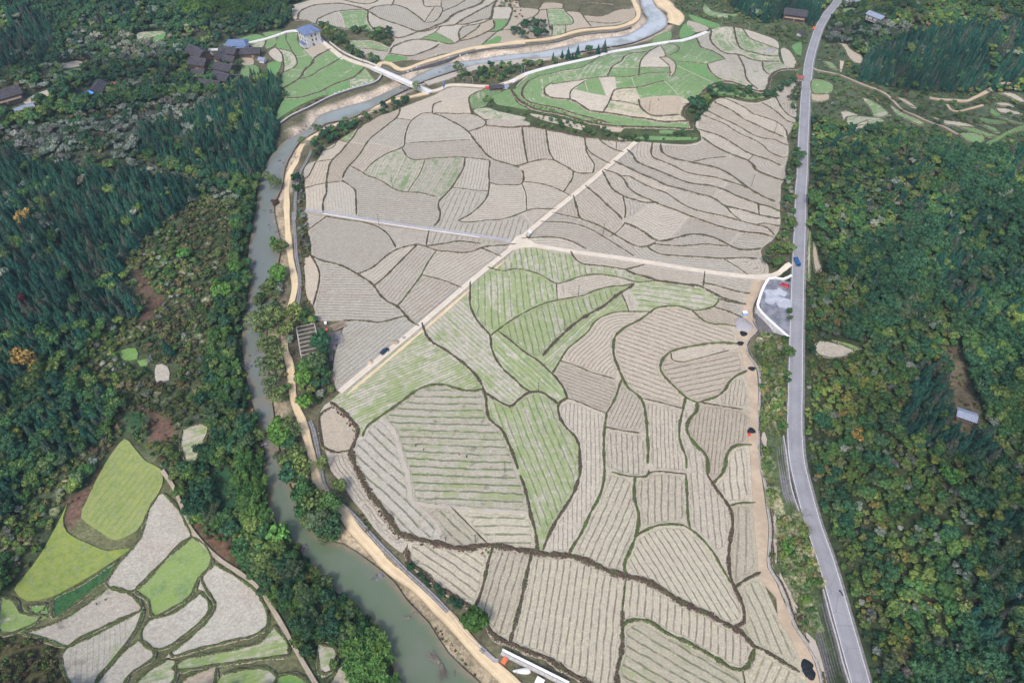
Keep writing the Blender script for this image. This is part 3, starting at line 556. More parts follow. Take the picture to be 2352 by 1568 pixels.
('L','d',1.8,[(600,80),(700,85),(740,130),(780,180)]),('L','b',1.3,[(740,105),(850,110),(950,70),(1040,60)]),('L','b',1.0,[(790,150),(900,160),(980,150)]),('L','b',1.1,[(290,-30),(300,55)]),
('L','b',1.0,[(430,60),(470,20),(590,30),(580,60)]),('L','b',1.1,[(700,60),(720,25),(780,20),(930,30)]),('L','b',.7,[(610,170),(610,225)]),
('L','x',0,[(0,312),(150,285),(300,262),(450,250),(560,232),(700,190),(850,176),(960,165),(1040,140),(1075,110),(1070,60),(1040,0),(1020,-40)]),
# --- terraced knoll
('L','d',3.6,[(240,600),(280,660),(330,700),(420,740),(560,765),(700,805),(820,835),(950,850),(1100,855),(1300,860),(1455,865),(1440,820),(1400,780),(1410,720),(1480,680),(1530,620),(1600,570),(1680,550),(1750,560),(1830,590),(1900,615),(1960,600),(1990,510),(2060,470),(2180,460)]),
('L','d',2.8,[(360,545),(320,600),(320,650),(370,690),(450,710),(560,730),(680,770),(800,800),(900,830)]),('L','l',.8,[(360,510),(300,560),(270,600)]),
('L','d',3.0,[(465,600),(480,645),(560,665),(640,670),(700,700),(770,745),(850,755),(950,770),(1060,790),(1160,800),(1260,820),(1420,815)]),
('L','b',1.0,[(520,560),(480,580),(465,600)]),
('L','b',1.0,[(360,545),(440,510),(520,495),(600,475),(700,460),(780,420),(840,380)]),('L','b',1.3,[(890,515),(930,440),(980,420),(1000,385),(1060,360),(1150,350),(1250,305)]),
('L','b',1.2,[(1100,515),(1105,450),(1120,400),(1170,350),(1200,330),(1250,305)]),('L','b',1.0,[(520,570),(600,555),(680,545),(760,530),(850,520),(930,515),(1020,520),(1100,505),(1200,490),(1320,490)]),
('L','b',1.1,[(640,670),(640,620),(670,590),(720,560),(760,530)]),('L','l',.7,[(665,600),(760,625),(905,652)]),('L','l',.6,[(830,515),(880,645)]),('L','l',.6,[(740,555),(760,625)]),
('L','b',1.3,[(860,755),(900,690),(920,640),(940,605),(1010,595),(1120,585),(1250,550),(1270,545)]),('L','b',1.0,[(905,675),(1000,685),(1100,710)]),
('L','b',1.8,[(1100,670),(1110,715),(1170,770),(1250,780),(1370,770)]),('L','l',.6,[(1100,670),(1180,655),(1380,655),(1370,770)]),('L','x',0,[(1380,655),(1470,690)]),('L','l',.4,[(1080,600),(1110,670)]),
('L','d',1.0,[(1240,390),(1290,430),(1310,460),(1310,520),(1340,490),(1350,440),(1330,410),(1270,380),(1240,390)]),('L','b',.9,[(1270,380),(1340,360),(1370,320),(1300,290)]),
('L','b',1.8,[(1500,285),(1520,320),(1580,340),(1640,370),(1680,400)]),('L','b',.7,[(1340,415),(1450,420),(1560,430),(1670,400)]),('L','b',1.5,[(1560,430),(1580,480),(1640,530),(1700,550)]),
('L','l',.5,[(1350,440),(1625,570)]),('L','l',.5,[(1270,545),(1400,680)]),
('L','d',2.6,[(1590,205),(1580,260),(1610,310),(1680,360),(1780,370),(1850,400),(1950,415),(2065,415)]),('L','b',1.9,[(1740,190),(1760,280),(1790,330),(1870,355),(1950,375),(2040,380)]),
('L','b',1.3,[(1810,210),(1850,260),(1950,300),(2035,330)]),('L','b',1.5,[(1780,395),(1810,460),(1820,520),(1850,560),(1900,600)]),('L','b',1.3,[(1930,410),(1940,470),(1980,505)]),
('L','b',.6,[(1245,305),(1280,370)]),('L','b',.6,[(1110,455),(1300,455)]),('L','l',.5,[(980,455),(1105,460)]),('L','l',.5,[(650,470),(710,540)]),('L','l',.5,[(560,490),(620,550)]),('L','l',.4,[(940,520),(950,590)]),('L','l',.4,[(1050,515),(1075,585)]),
('L','x',0,[(235,595),(270,600),(360,510),(440,470),(600,430),(760,395),(840,375),(1000,335),(1200,305),(1280,285),(1420,280),(1530,240),(1600,195),(1700,180),(1800,195),(1900,225),(2030,280),(2040,370),(2070,430),(2180,460)]),
]
# closed plots that stand on their own: (tile, green, tone, amp, extras, points)
RINGS = [
('A',.7,.5,.4,{'spots':1,'dark':.35,'period':2.6,'dir':(.1,1)},[(1745,205),(1790,168),(1880,130),(2020,140),(2000,170),(1930,230),(1870,285),(1780,300),(1750,260)]),
('A',.45,.4,.1,{},[(1780,320),(1840,300),(1900,330),(1960,360),(2100,372),(2240,380),(2240,393),(1900,393),(1850,375)]),
('J',.95,.2,0,{'vivid':1},[(480,310),(640,260),(800,210),(950,170),(1070,210),(900,255),(780,290),(600,312)]),
('J',.7,.3,0,{},[(1060,190),(1150,155),(1240,130),(1250,160),(1150,195)]),
('J',0,.3,.2,{},[(1100,385),(1190,330),(1250,400),(1255,490),(1180,470)]),
('J',.8,.4,.3,{},[(790,550),(900,530),(980,560),(975,680),(880,700),(780,690)]),
('J',0,1,0,{},[(790,450),(900,445),(925,520),(800,530)]),('J',.5,.3,0,{},[(880,290),(1040,220),(1060,260),(1000,340)]),('J',.7,.3,0,{},[(1100,220),(1180,215),(1190,280),(1100,340),(1060,330)]),
('J',.9,.3,0,{'vivid':1},[(1100,510),(1250,500),(1180,655),(1090,620)]),
('K',1,.2,0,{'vivid':1},[(1030,572),(1080,517),(1260,550),(1100,578)]),('K',1,.2,0,{'vivid':1},[(1930,435),(2000,390),(2100,340),(2130,350),(2110,395),(2000,430)]),
('L',.15,.4,.3,{},[(370,765),(500,785),(640,815),(740,850),(720,872),(600,840),(470,808)]),('L',.1,.8,.1,{},[(840,845),(1000,865),(980,885),(880,875)]),
('L',.75,.3,0,{},[(130,650),(180,620),(240,600),(280,690),(360,735),(240,715),(140,695)]),
('L',.45,.3,0,{},[(0,745),(80,725),(160,750),(340,790),(330,805),(180,800),(60,790)]),('L',.1,.4,0,{},[(70,830),(90,805),(250,805),(340,815),(370,838),(250,850),(100,845)]),
('L',1,.2,0,{'vivid':1},[(1440,100),(1540,130),(1640,165),(1640,185),(1560,180),(1470,140)]),('L',1,.2,0,{'vivid':1},[(1380,200),(1420,160),(1480,210),(1440,245),(1380,255)]),
('L',.05,.4,.5,{},[(1440,140),(1570,190),(1480,215),(1430,180)]),('L',.9,.3,0,{},[(1210,245),(1310,210),(1310,270),(1200,290)]),
('L',.95,.2,0,{'vivid':1},[(2130,310),(2190,285),(2190,370),(2150,350)]),('L',.3,.4,.2,{},[(2055,330),(2110,340),(2160,430),(2090,450)]),('L',0,.3,.2,{},[(2025,630),(2060,560),(2140,540),(2150,650)]),
('L',.1,.5,0,{},[(1000,920),(960,925),(970,945),(1020,945)]),('L',.95,.2,0,{'vivid':.7},[(1050,930),(1300,940),(1490,935),(1500,925),(1300,920),(1180,915)]),('L',.9,.2,0,{'vivid':.7},[(1240,875),(1350,880),(1340,895),(1240,895)]),
('L',.85,.2,0,{},[(1600,600),(1680,585),(1760,600),(1840,640),(1950,650),(1850,665),(1740,640),(1640,630)]),
('L',.6,.2,0,{},[(1540,30),(1600,80),(1700,95),(1770,100),(1700,120),(1600,110),(1540,80)]),
('M',.8,.3,.3,{},[(540,680),(700,720),(690,800),(540,800)]),('M',0,1,0,{},[(535,805),(680,815),(670,860),(540,870)]),('M',.55,.2,0,{},[(830,1010),(930,1000),(1150,1025),(1100,1060),(900,1085),(850,1105)]),
('M',.3,.2,0,{},[(780,960),(820,950),(930,998),(830,1005),(810,1050)]),('M',.1,.5,0,{},[(890,1085),(1010,1040),(980,1090),(910,1125)]),('M',.7,.3,0,{},[(630,530),(700,540),(750,600),(700,590)]),
('M',0,.8,0,{},[(770,375),(820,375),(870,430),(970,500),(930,560),(850,500),(810,420)]),('M',0,.7,0,{},[(770,520),(810,520),(800,580),(780,620),(770,600)]),
('M',.9,.2,0,{'vivid':1},[(1970,1010),(2200,1050),(2080,1065),(2000,1050)]),('M',.95,.2,0,{'vivid':1},[(1940,1070),(2120,1110),(2110,1145)]),('M',0,.5,0,{},[(2110,930),(2200,935),(2340,980),(2300,990),(2130,960)]),
('M',.2,.4,0,{},[(2130,800),(2200,790),(2352,850),(2352,885),(2230,835)]),('M',.6,.2,0,{},[(960,840),(1100,900),(1190,990),(1070,1000),(1030,930)]),('M',.8,.2,0,{},[(1800,1150),(2000,1160),(1990,1230),(1880,1220)]),
('M',.1,.5,0,{},[(2100,885),(2200,885),(2270,915),(2130,905)]),('M',.9,.2,0,{'vivid':1},[(2060,930),(2110,950),(2260,1030),(2200,1040),(2060,970)]),('M',.9,.2,0,{'vivid':.6},[(800,80),(900,75),(900,125),(810,130)]),
('M',.85,.2,0,{'vivid':.5},[(1800,1090),(1900,1100),(2050,1150),(2120,1165),(2110,1180),(1980,1165),(1850,1120)]),('M',.3,.5,0,{},[(1560,1000),(1700,1040),(1850,1060),(1920,1090),(1800,1085),(1650,1060)]),('M',.9,.2,0,{'vivid':.7},[(1990,1240),(2100,1190),(2230,1120),(2352,1080),(2352,1110),(2230,1150),(2110,1225),(2010,1270)]),
('M',.8,.2,0,{},[(2130,1000),(2352,1060),(2352,1075),(2250,1060),(2130,1020)]),('M',.6,.3,0,{},[(1200,900),(1290,960),(1400,1010),(1500,1060),(1480,1080),(1350,1030),(1240,970)]),('M',.2,.7,0,{},[(1260,830),(1320,850),(1400,900),(1430,930),(1380,915),(1300,870)]),
('P',0,.4,0,{},[(440,1040),(665,1100),(610,1145),(425,1125)]),('P',.95,.3,0,{'vivid':1},[(520,1035),(560,1040),(700,1088),(665,1098)]),('P',0,.9,0,{},[(400,418),(418,430),(435,520),(455,600),(420,610),(400,520)]),('P',1,.2,0,{'vivid':1},[(374,350),(388,350),(385,660),(366,660)]),
('N',1,.2,.35,{'yellow':1,'period':2.3,'dir':(-.75,1)},[(690,215),(740,260),(810,340),(890,380),(900,470),(850,560),(800,650),(760,720),(640,775),(560,730),(450,650),(480,560),(540,430),(610,310)]),
('N',.92,.2,.1,{'yellow':1},[(375,570),(350,650),(370,730),(480,790),(600,835),(720,820),(600,910),(420,1020),(280,1090),(150,1110),(80,1050),(130,980),(220,860),(300,720)]),
('N',.05,.1,.15,{'period':1.2,'dir':(1,-.1)},[(905,515),(1000,620),(1040,700),(1060,755),(900,900),(750,1055),(590,1020),(680,880),(780,760),(810,640),(850,570)]),
('N',.85,.1,.1,{'vivid':.25},[(1060,757),(1180,880),(1100,990),(1090,1055),(960,1150),(850,1200),(820,1110),(752,1057),(900,902)]),
('N',.08,.1,.12,{'dir':(-.7,1)},[(1190,910),(1330,990),(1430,1070),(1490,1210),(1440,1290),(1300,1330),(1100,1380),(920,1425),(1050,1320),(1150,1220),(1195,1140),(1150,1060),(1100,1045),(1120,980)]),
('N',.03,.05,.1,{'spots':.5},[(1110,1068),(1155,1110),(1150,1190),(1050,1280),(880,1390),(780,1310),(830,1215),(900,1207),(1000,1155)]),
('N',.15,.3,.1,{'spots':1},[(620,1035),(700,1060),(800,1150),(780,1165),(370,1365),(260,1320),(120,1290),(300,1240),(480,1130)]),
('N',.35,.2,.4,{'spots':.7,'period':1.6,'dir':(.1,1)},[(797,1160),(780,1220),(700,1350),(520,1568),(500,1640),(380,1560),(370,1368)]),
('N',1,.2,0,{'dark':1},[(655,885),(635,950),(450,1100),(300,1205),(290,1110),(480,1005)]),('N',1,.2,0,{'vivid':1},[(133,1140),(260,1135),(265,1178),(130,1188)]),
('N',.25,.2,.15,{},[(770,1330),(860,1395),(850,1430),(720,1520),(660,1620),(500,1640),(640,1440)]),
('N',.6,.25,.3,{'period':1.4},[(1520,1250),(1610,1370),(1600,1410),(1400,1440),(1200,1470),(1000,1500),(950,1520),(1000,1440),(1200,1400),(1440,1340)]),
('N',.5,.2,.2,{},[(975,1445),(935,1600),(660,1700),(850,1475)]),('N',0,1,0,{},[(1200,1487),(1180,1600),(960,1620),(1040,1532)]),('N',.55,.2,.3,{'period':1.4},[(1240,1515),(1400,1492),(1520,1492),(1500,1600),(1200,1640)]),
('N',.45,.1,.1,{},[(1765,1350),(1830,1335),(1880,1440),(1785,1540),(1770,1450)]),('N',.2,.1,.1,{},[(1900,1470),(1940,1510),(1920,1660),(1810,1600)]),('N',.5,.4,.1,{},[(1010,165),(1150,135),(1120,260),(1060,380),(1000,250)]),('N',1,.2,0,{'vivid':1},[(1530,1530),(1690,1530),(1710,1640),(1520,1640)]),
('N',.7,.4,.1,{},[(0,1090),(80,1110),(120,1180),(260,1200),(120,1260),(0,1300)]),
('O',1,.2,0,{'vivid':1},[(760,1100),(850,1085),(860,1150),(770,1155)]),('O',.1,.3,0,{},[(980,1190),(1050,1200),(1060,1280),(980,1295)]),('O',.8,.3,0,{'vivid':1},[(860,1165),(930,1150),(925,1190),(880,1200)]),
('I',.9,.2,0,{'vivid':1},[(1120,260),(1200,245),(1150,315),(1110,320)]),('I',.5,.2,0,{},[(1000,240),(1180,225),(1200,240),(1110,265),(1010,290)]),('I',.7,.2,0,{},[(990,200),(1180,160),(1230,190),(1100,200)]),('I',.8,.3,0,{},[(450,520),(560,495),(590,500),(530,560),(440,540)]),('I',.8,.3,0,{},[(570,540),(650,530),(660,545),(600,565)]),
('I',.1,.8,0,{},[(430,470),(560,440),(600,470),(450,495)]),('I',.15,.6,0,{},[(350,650),(400,670),(250,740),(170,740)]),
('I',.7,.2,0,{},[(1900,240),(2030,225),(2030,240),(1950,265)]),
]
# seeds that set the look of one field of the network: (tile, x, y, green, tone, amp, direction or None, extras)
SEEDS = [
('A',1450,480,.12,.15,1,(1,.02),{}),('A',1450,670,.05,.3,1,(1,.02),{}),('A',1050,520,.15,.2,.8,(-1,1.1),{}),('A',900,480,.05,.6,.7,(-1,.75),{}),('A',700,700,.03,.7,.7,(-1,1.1),{}),
('A',560,640,0,.5,.6,(-1,.8),{}),('A',380,880,.03,.75,.7,(-.35,1),{}),('A',530,870,.05,.8,.7,(-.4,1),{}),('A',900,680,.05,.5,.8,(-1,1.1),{}),('A',1050,850,.46,.3,.7,(-.45,1),{}),('A',1450,900,.46,.25,.7,(-.6,1),{}),
('A',1780,870,.05,.2,1,(-.2,1),{}),('A',1700,1130,.05,.15,1,(-.45,1),{'period':3}),('A',1000,1150,.05,.2,1,(1,.07),{}),('A',600,1100,.03,.2,.5,(.05,1),{}),('A',350,1080,.03,.5,.7,(.05,1),{}),
('A',2050,620,.02,.4,1,(.1,1),{}),('A',2060,890,.02,.4,1,(.08,1),{}),('A',2050,1150,.03,.3,1,(1,-.05),{}),('A',1650,410,.05,.3,.8,(1,.5),{}),('A',1300,250,.0,.45,.15,None,{}),('A',1600,280,0,.6,.25,(1,0),{}),('A',1650,160,0,.55,.1,None,{}),
('A',1850,220,.35,.5,.3,None,{'spots':1}),('A',2000,350,.4,.4,.1,None,{}),('A',1850,1390,.02,.3,.9,(1,.12),{}),('A',600,560,0,.4,.3,None,{}),
('C',550,280,.05,.2,1,(1,-.5),{}),('C',1080,220,.05,.2,.9,(1,.15),{}),('C',1500,220,.02,.4,.7,(1,.12),{}),('C',870,500,.03,.3,.8,(1,-.75),{}),('C',1050,520,.03,.25,1,(-1,1.15),{}),('C',1450,480,.03,.3,1,(1,-.58),{}),('C',1250,750,.03,.35,1,(1,-.78),{}),
('C',500,750,.05,.2,1,(1,.02),{}),('C',750,1200,.18,0,.7,(1,-.8),{}),('C',200,600,0,.8,.0,None,{}),('C',1000,1350,.42,.2,.8,(1,-.42),{}),('C',1400,1000,.36,.2,.6,(1,.85),{}),
('B',80,450,.02,.3,1,(.08,1),{}),('B',240,450,.02,.4,1,(.1,1),{}),('B',450,500,.02,.4,1,(.15,1),{}),('B',330,700,.02,.55,1,(1,.1),{}),('B',70,850,.02,.3,1,(1,-.05),{}),('B',300,850,.02,.3,1,(1,.2),{}),('B',720,500,0,.4,.8,(1,.9),{}),('B',570,730,0,.5,.6,(-.5,1),{}),
('D',600,170,.42,.2,1,(.22,1),{'period':3}),('D',350,420,.5,.2,1,(.12,1),{'period':3.2}),('D',900,320,.15,.4,.8,(1,-.25),{}),('D',600,560,.5,.2,.9,(.25,1),{'period':3}),('D',400,850,.5,.15,.7,(1,.95),{}),('D',850,550,.5,.2,.8,(1,-.9),{}),
('D',1350,390,.42,.2,1,(1,.13),{'period':3.4}),('D',950,210,.28,.4,.7,(1,.15),{}),('D',1350,240,.1,.4,.8,(1,.12),{}),('D',850,760,.05,.6,1,None,{}),('D',1250,700,.04,.7,1,(1,.33),{'period':2.6}),('D',1620,900,.04,.75,1,(1,-.2),{'period':2.8}),('D',1500,770,.05,.6,.2,None,{'spots':1}),
('D',850,990,.04,.5,1,(1,.38),{'period':1.8}),('D',1100,1120,.04,.4,1,(-.45,1),{}),('D',830,1250,.1,.3,.9,(.0,1),{}),('D',1330,1250,.04,.5,1,(.03,1),{}),('D',1720,1250,.03,.75,1,(-.1,1),{}),('D',1820,1050,.04,.6,1,(-.1,1),{}),('D',1680,520,.03,.7,1,(1,.45),{}),
('D',450,1300,.46,.2,.8,(.4,1),{'period':2.8}),('E',1250,560,.34,.25,1,(1,.035),{'period':3.6,'spots':1}),('E',600,800,.22,.15,1,(1,.95),{'period':3.6,'spots':.3}),('E',600,400,.3,.2,.8,(1,.05),{'period':3.4}),('E',1600,1200,.25,.2,1,(1,.03),{'period':3.4,'spots':.4}),('E',1150,1130,.2,.15,1,(1,1.0),{'period':3.4}),
('E',300,900,.45,.5,.7,None,{}),('E',280,430,0,.8,.1,(.3,1),{'period':12}),
('F',620,800,.06,.15,1,(-.42,1),{'period':2.6}),('F',400,750,.12,.2,.9,None,{}),('F',680,350,.04,.35,1,(.0,1),{'period':2.2}),('F',1000,300,.04,.45,1,(.02,1),{'period':2.4}),('F',1000,700,.04,.45,1,(.0,1),{'period':2.6}),('F',1050,1150,.06,.2,1,(.62,1),{'period':2.4}),('F',1300,800,.08,.4,.9,(.08,1),{'period':2.4}),
('F',1600,550,.12,.5,1,(.08,1),{'period':2.8}),('F',1620,950,.1,.5,.8,(-.02,1),{'period':3}),
('G',650,400,.08,.5,1,(1,.72),{'period':3}),('G',1330,700,.08,.5,1,(-.3,1),{'period':2.6}),('G',1900,800,.08,.4,1,(-.16,1),{'period':2.5}),
('H',600,700,.28,.35,1,(1,.52),{'period':2.8}),('H',600,1100,.26,.4,1,(1,.6),{'period':3}),('H',1400,700,.22,.4,.9,(.45,1),{'period':3}),('H',1450,1180,.2,.5,.8,(-.4,1),{'period':2.8}),
('L',1230,720,.05,.95,0,None,{}),('L',980,640,.42,.7,0,None,{}),('L',1000,725,.42,.75,.1,None,{}),('L',1230,620,.72,.3,0,None,{'vivid':.6}),('L',1180,420,.05,.3,0,None,{}),('L',1200,480,.75,.3,0,None,{}),('L',1450,380,.72,.3,0,None,{}),('L',1400,560,.66,.3,0,None,{}),
('L',1450,440,.9,.3,0,None,{'vivid':.8}),('L',780,690,.3,.3,0,None,{}),('L',820,590,.95,.3,0,None,{}),('L',700,600,.75,.3,0,None,{}),('L',560,610,.1,.4,0,None,{}),('L',410,600,.72,.3,0,None,{}),('L',600,700,.55,.3,0,None,{}),('L',1060,400,.6,.2,0,None,{}),
('L',1660,280,.5,.4,0,None,{}),('L',1870,280,.55,.4,0,None,{}),('L',1900,270,.2,.4,0,None,{}),('L',1850,380,.8,.2,0,None,{}),('L',1680,470,.35,.3,0,None,{}),('L',1880,450,.4,.2,0,None,{}),('L',1900,520,.3,.3,0,None,{}),('L',2010,460,.45,.2,0,None,{}),
('L',1330,460,.0,.5,0,None,{}),('L',800,430,.6,.2,0,None,{}),('L',700,500,.92,.3,0,None,{}),('L',560,520,.7,.3,0,None,{}),('L',880,560,.1,.3,0,None,{}),('L',1000,555,.7,.3,0,None,{}),('L',1210,560,.6,.3,0,None,{}),
('J',1400,240,.7,.3,0,None,{}),('J',1380,480,.5,.2,0,None,{}),('J',1530,500,.8,.2,0,None,{}),('J',1400,700,.75,.3,0,None,{}),('J',1750,450,.72,.3,0,None,{}),('J',1700,720,.78,.3,0,None,{}),('J',1950,800,.95,.3,0,None,{'vivid':.9}),('J',2200,740,.6,.4,0,None,{}),('J',1400,1000,.8,.3,0,None,{'vivid':.3}),('J',1650,380,.12,.7,.2,None,{}),
('J',1260,280,.9,.3,0,None,{'vivid':.6}),
('K',750,170,.65,.2,.1,None,{}),('K',520,190,.05,.1,.8,(-.3,1),{}),('K',350,140,.05,.15,.7,(-.5,1),{}),('K',1050,280,.03,.2,.9,(1,.3),{}),('K',1150,160,.03,.2,.9,(1,.25),{}),('K',1320,430,.05,.3,.8,(-1,.6),{}),('K',1600,380,.95,.2,0,None,{'vivid':.3}),('K',1620,300,.05,.2,.6,None,{}),
('K',1860,330,.0,.85,.7,(-1,.7),{}),('K',300,60,.2,.3,.1,None,{}),('L',175,165,.95,.2,0,None,{'vivid':.8}),('L',570,120,.6,.2,.1,None,{}),('L',560,200,.55,.3,.1,None,{}),('L',100,270,.02,.7,.4,None,{}),
]

# ------------------------------------------------------------ occupied-ground raster (1.5 m cells), used to keep plants off fields and roads
MX0, MY0, MC = -620.0, 20.0, 1.5
MW, MH = int(1300/MC), int(860/MC); OCC = np.zeros((MH, MW), bool); CLR = np.zeros((MH, MW), bool)
def mark_pts(P, r, M=None):
    M = OCC if M is None else M; ix = ((P[:, 0]-MX0)/MC).astype(int); iy = ((P[:, 1]-MY0)/MC).astype(int); k = int(r/MC + .5)
    for dx in range(-k, k+1):
        for dy in range(-k, k+1):
            if dx*dx+dy*dy <= k*k+.1:
                a = np.clip(ix+dx, 0, MW-1); b = np.clip(iy+dy, 0, MH-1); M[b, a] = True
def mark_poly(poly, M=None):
    M = OCC if M is None else M
    x0, y0 = poly.min(0); x1, y1 = poly.max(0); gx = np.arange(max(x0, MX0), min(x1, MX0+MW*MC), MC); gy = np.arange(max(y0, MY0), min(y1, MY0+MH*MC), MC)
    if len(gx) == 0 or len(gy) == 0: return
    X, Y = np.meshgrid(gx, gy); P = np.stack([X.ravel(), Y.ravel()], 1); P = P[inside(P, poly)]
    if len(P): mark_pts(P, 0, M)
def occupied(P, M=None):
    M = OCC if M is None else M; ix = np.clip(((P[:, 0]-MX0)/MC).astype(int), 0, MW-1); iy = np.clip(((P[:, 1]-MY0)/MC).astype(int), 0, MH-1); return M[iy, ix]

# ------------------------------------------------------------ vegetation zones (outlined in the picture, tested with the projected ground point)
def zt(t, pts): return [tuple(p) for p in tw(t, pts)]
ZONES = [  # name, outline; a later zone wins
 ('broad', [(-400, -400), (1200, -400), (1200, 2000), (-400, 2000)]),
 ('mixed', [(1200, -400), (2800, -400), (2800, 2000), (1200, 2000)]),
 ('darkmix', [(-400, -400), (720, -400), (640, 60), (560, 110), (440, 100), (300, 90), (-400, 100)]),
 ('bamboo', [(410, -20), (640, -20), (640, 20), (560, 45), (420, 40)]),
 ('village', [(-400, 90), (300, 85), (640, 60), (660, 130), (600, 180), (500, 210), (330, 215), (-400, 290)]),
 ('greytree', zt('I', [(520, 270), (760, 260), (1350, 300), (1300, 420), (900, 480), (520, 420)])),
 ('fir', zt('I', [(-300, 100), (150, 90), (300, 120), (380, 230), (420, 330), (360, 450), (120, 520), (-300, 640)])),
 ('greyshrub', [(-400, 290), (15, 300), (190, 265), (320, 240), (510, 215), (560, 225), (480, 270), (330, 300), (325, 370), (400, 400), (480, 420), (560, 460), (560, 520), (480, 500), (400, 410), (300, 400), (200, 390), (100, 380), (-400, 350)]),
 ('fir', [(524, 190), (603, 178), (650, 203), (640, 270), (645, 317), (625, 365), (600, 420), (560, 420), (476, 400), (428, 375), (320, 365), (324, 300), (412, 286), (508, 238)]),
 ('fir', [(-400, 350), (0, 345), (110, 390), (300, 400), (400, 412), (480, 430), (469, 450), (388, 504), (348, 556), (290, 600), (278, 636), (330, 713), (286, 753), (205, 761), (-400, 770)]),
 ('firmix', [(-400, 765), (205, 768), (220, 805), (183, 841), (234, 896), (286, 922), (253, 951), (245, 1000), (100, 1100), (0, 1230), (-400, 1300)]),
 ('scrub', [(290, 600), (388, 504), (469, 450), (530, 470), (545, 560), (500, 700), (470, 900), (430, 940), (290, 930), (234, 896), (183, 841), (240, 770), (330, 720), (280, 640)]),
 ('clear', zt('O', [(840, 600), (900, 590), (930, 700), (1050, 780), (960, 880), (830, 980), (930, 820), (850, 720)])),
 ('scrub', [(100, 1110), (250, 1000), (290, 930), (470, 930), (470, 1000), (400, 1090), (380, 1080), (270, 1010), (150, 1150), (60, 1330), (-20, 1330), (0, 1230)]),
 ('broad', [(545, 460), (600, 440), (590, 540), (572, 600), (570, 700), (560, 760), (570, 900), (600, 1050), (640, 1230), (700, 1290), (860, 1430), (925, 1568), (930, 1700), (790, 1700), (700, 1450), (560, 1290), (480, 1180), (400, 1090), (470, 960), (470, 900), (500, 700), (545, 560)]),
 ('bamboo', zt('N', [(1330, 300), (1420, 300), (1500, 560), (1510, 680), (1400, 700), (1350, 500)])),
 ('bamboo', [(800, 1480), (880, 1470), (930, 1568), (940, 1700), (800, 1700)]),
 ('clear', zt('N', [(360, 560), (520, 440), (600, 300), (690, 215), (620, 340), (480, 560), (450, 650), (560, 740), (660, 790), (600, 835), (470, 790), (360, 720)])),
 ('clear', zt('N', [(820, 60), (980, 100), (960, 250), (830, 250)])),
 ('rust', zt('N', [(1040, 600), (1100, 680), (1250, 760), (1330, 850), (1320, 930), (1200, 870), (1090, 730)])),
 ('lowgreen', zt('N', [(1180, 380), (1320, 380), (1360, 620), (1250, 650), (1180, 480)])),
 ('lowgreen', zt('N', [(700, 60), (820, 60), (800, 180), (690, 170)])),
 ('none', zt('N', [(880, 370), (960, 480), (1060, 700), (1220, 860), (1440, 1040), (1560, 1240), (1780, 1620), (500, 1700), (500, 1500), (370, 1350), (120, 1290), (60, 1330), (-20, 1120), (60, 1050), (450, 640), (700, 220)])),
 ('rust2', zt('N', [(-400, 1310), (120, 1300), (340, 1340), (370, 1400), (380, 1600), (-400, 1900)])),
 # right-hand side
 ('side', [(1862, 90), (1960, 95), (1960, 170), (2060, 205), (2210, 215), (2700, 200), (2700, 352), (2220, 350), (2080, 312), (1900, 285), (1852, 260)]),
 ('fir', [(1968, 170), (1990, 120), (2100, 80), (2250, 60), (2600, 40), (2600, 195), (2210, 212), (2060, 203), (1975, 185)]),
 ('greytree', [(1890, 70), (1990, 60), (2130, 60), (2100, 80), (1990, 110), (1900, 100)]),
 ('side', [(1545, -90), (1900, -90), (1880, 60), (1860, 190), (1780, 110), (1700, 60), (1560, 110), (1540, 60)]),
 ('fir', [(1680, -90), (1900, -90), (1900, 10), (1870, 60), (1820, 40), (1760, 55), (1680, 20)]),
 ('mixed2', [(1850, 300), (2080, 300), (2230, 350), (2200, 420), (2050, 520), (1950, 560), (1880, 560), (1855, 420)]),
 ('broaddark', [(2080, 325), (2230, 350), (2600, 350), (2600, 800), (2250, 800), (2180, 700), (2050, 760), (1950, 760), (1900, 640), (2000, 560), (2100, 480), (2200, 420)]),
 ('broadgreen', [(2200, 760), (2600, 700), (2600, 1010), (2360, 1010), (2250, 930), (2190, 840)]),
 ('clear2', [(2165, 790), (2205, 800), (2230, 880), (2260, 960), (2250, 1000), (2190, 990), (2165, 900)]),
 ('fir', zt('Q', [(900, -50), (1240, -20), (1250, 60), (1450, 40), (1520, 150), (1480, 260), (1300, 200), (1200, 200), (1080, 130), (930, 60)])),
 ('fir', zt('P', [(1000, 1200), (1160, 1220), (1250, 1480), (1280, 1568), (960, 1568), (1000, 1400)])),
 ('autumn', zt('P', [(360, 1130), (480, 1120), (700, 1130), (1000, 1220), (1000, 1350), (960, 1500), (700, 1568), (360, 1568)])),
 ('autumn', zt('P', [(360, 640), (620, 640), (760, 760), (700, 880), (420, 1000), (360, 960)])),
 ('broaddark', zt('Q', [(1400, 560), (1673, 500), (2100, 500), (2100, 1900), (1000, 1900), (1000, 1400), (1250, 1250), (1430, 1000)])),
 # strip of rough ground between the fields and the road
 ('verge', [(1800, 200), (1848, 180), (1838, 300), (1828, 400), (1822, 500), (1818, 600), (1760, 610), (1780, 560), (1792, 480), (1800, 330)]),
 ('reeds', [(1730, 780), (1815, 775), (1810, 880), (1805, 980), (1815, 1100), (1850, 1200), (1880, 1290), (1885, 1350), (1880, 1420), (1925, 1700), (1880, 1700), (1860, 1560), (1810, 1400), (1775, 1300), (1765, 1200), (1745, 1100), (1745, 900)]),
 ('riverbank', [(670, 720), (740, 720), (760, 770), (765, 900), (735, 930), (690, 960), (655, 880), (650, 780)]),
]
ZP = [(n, np.array(p, float)) for n, p in ZONES]; ZN = {n: i for i, n in enumerate(dict.fromkeys(n for n, _ in ZONES))}
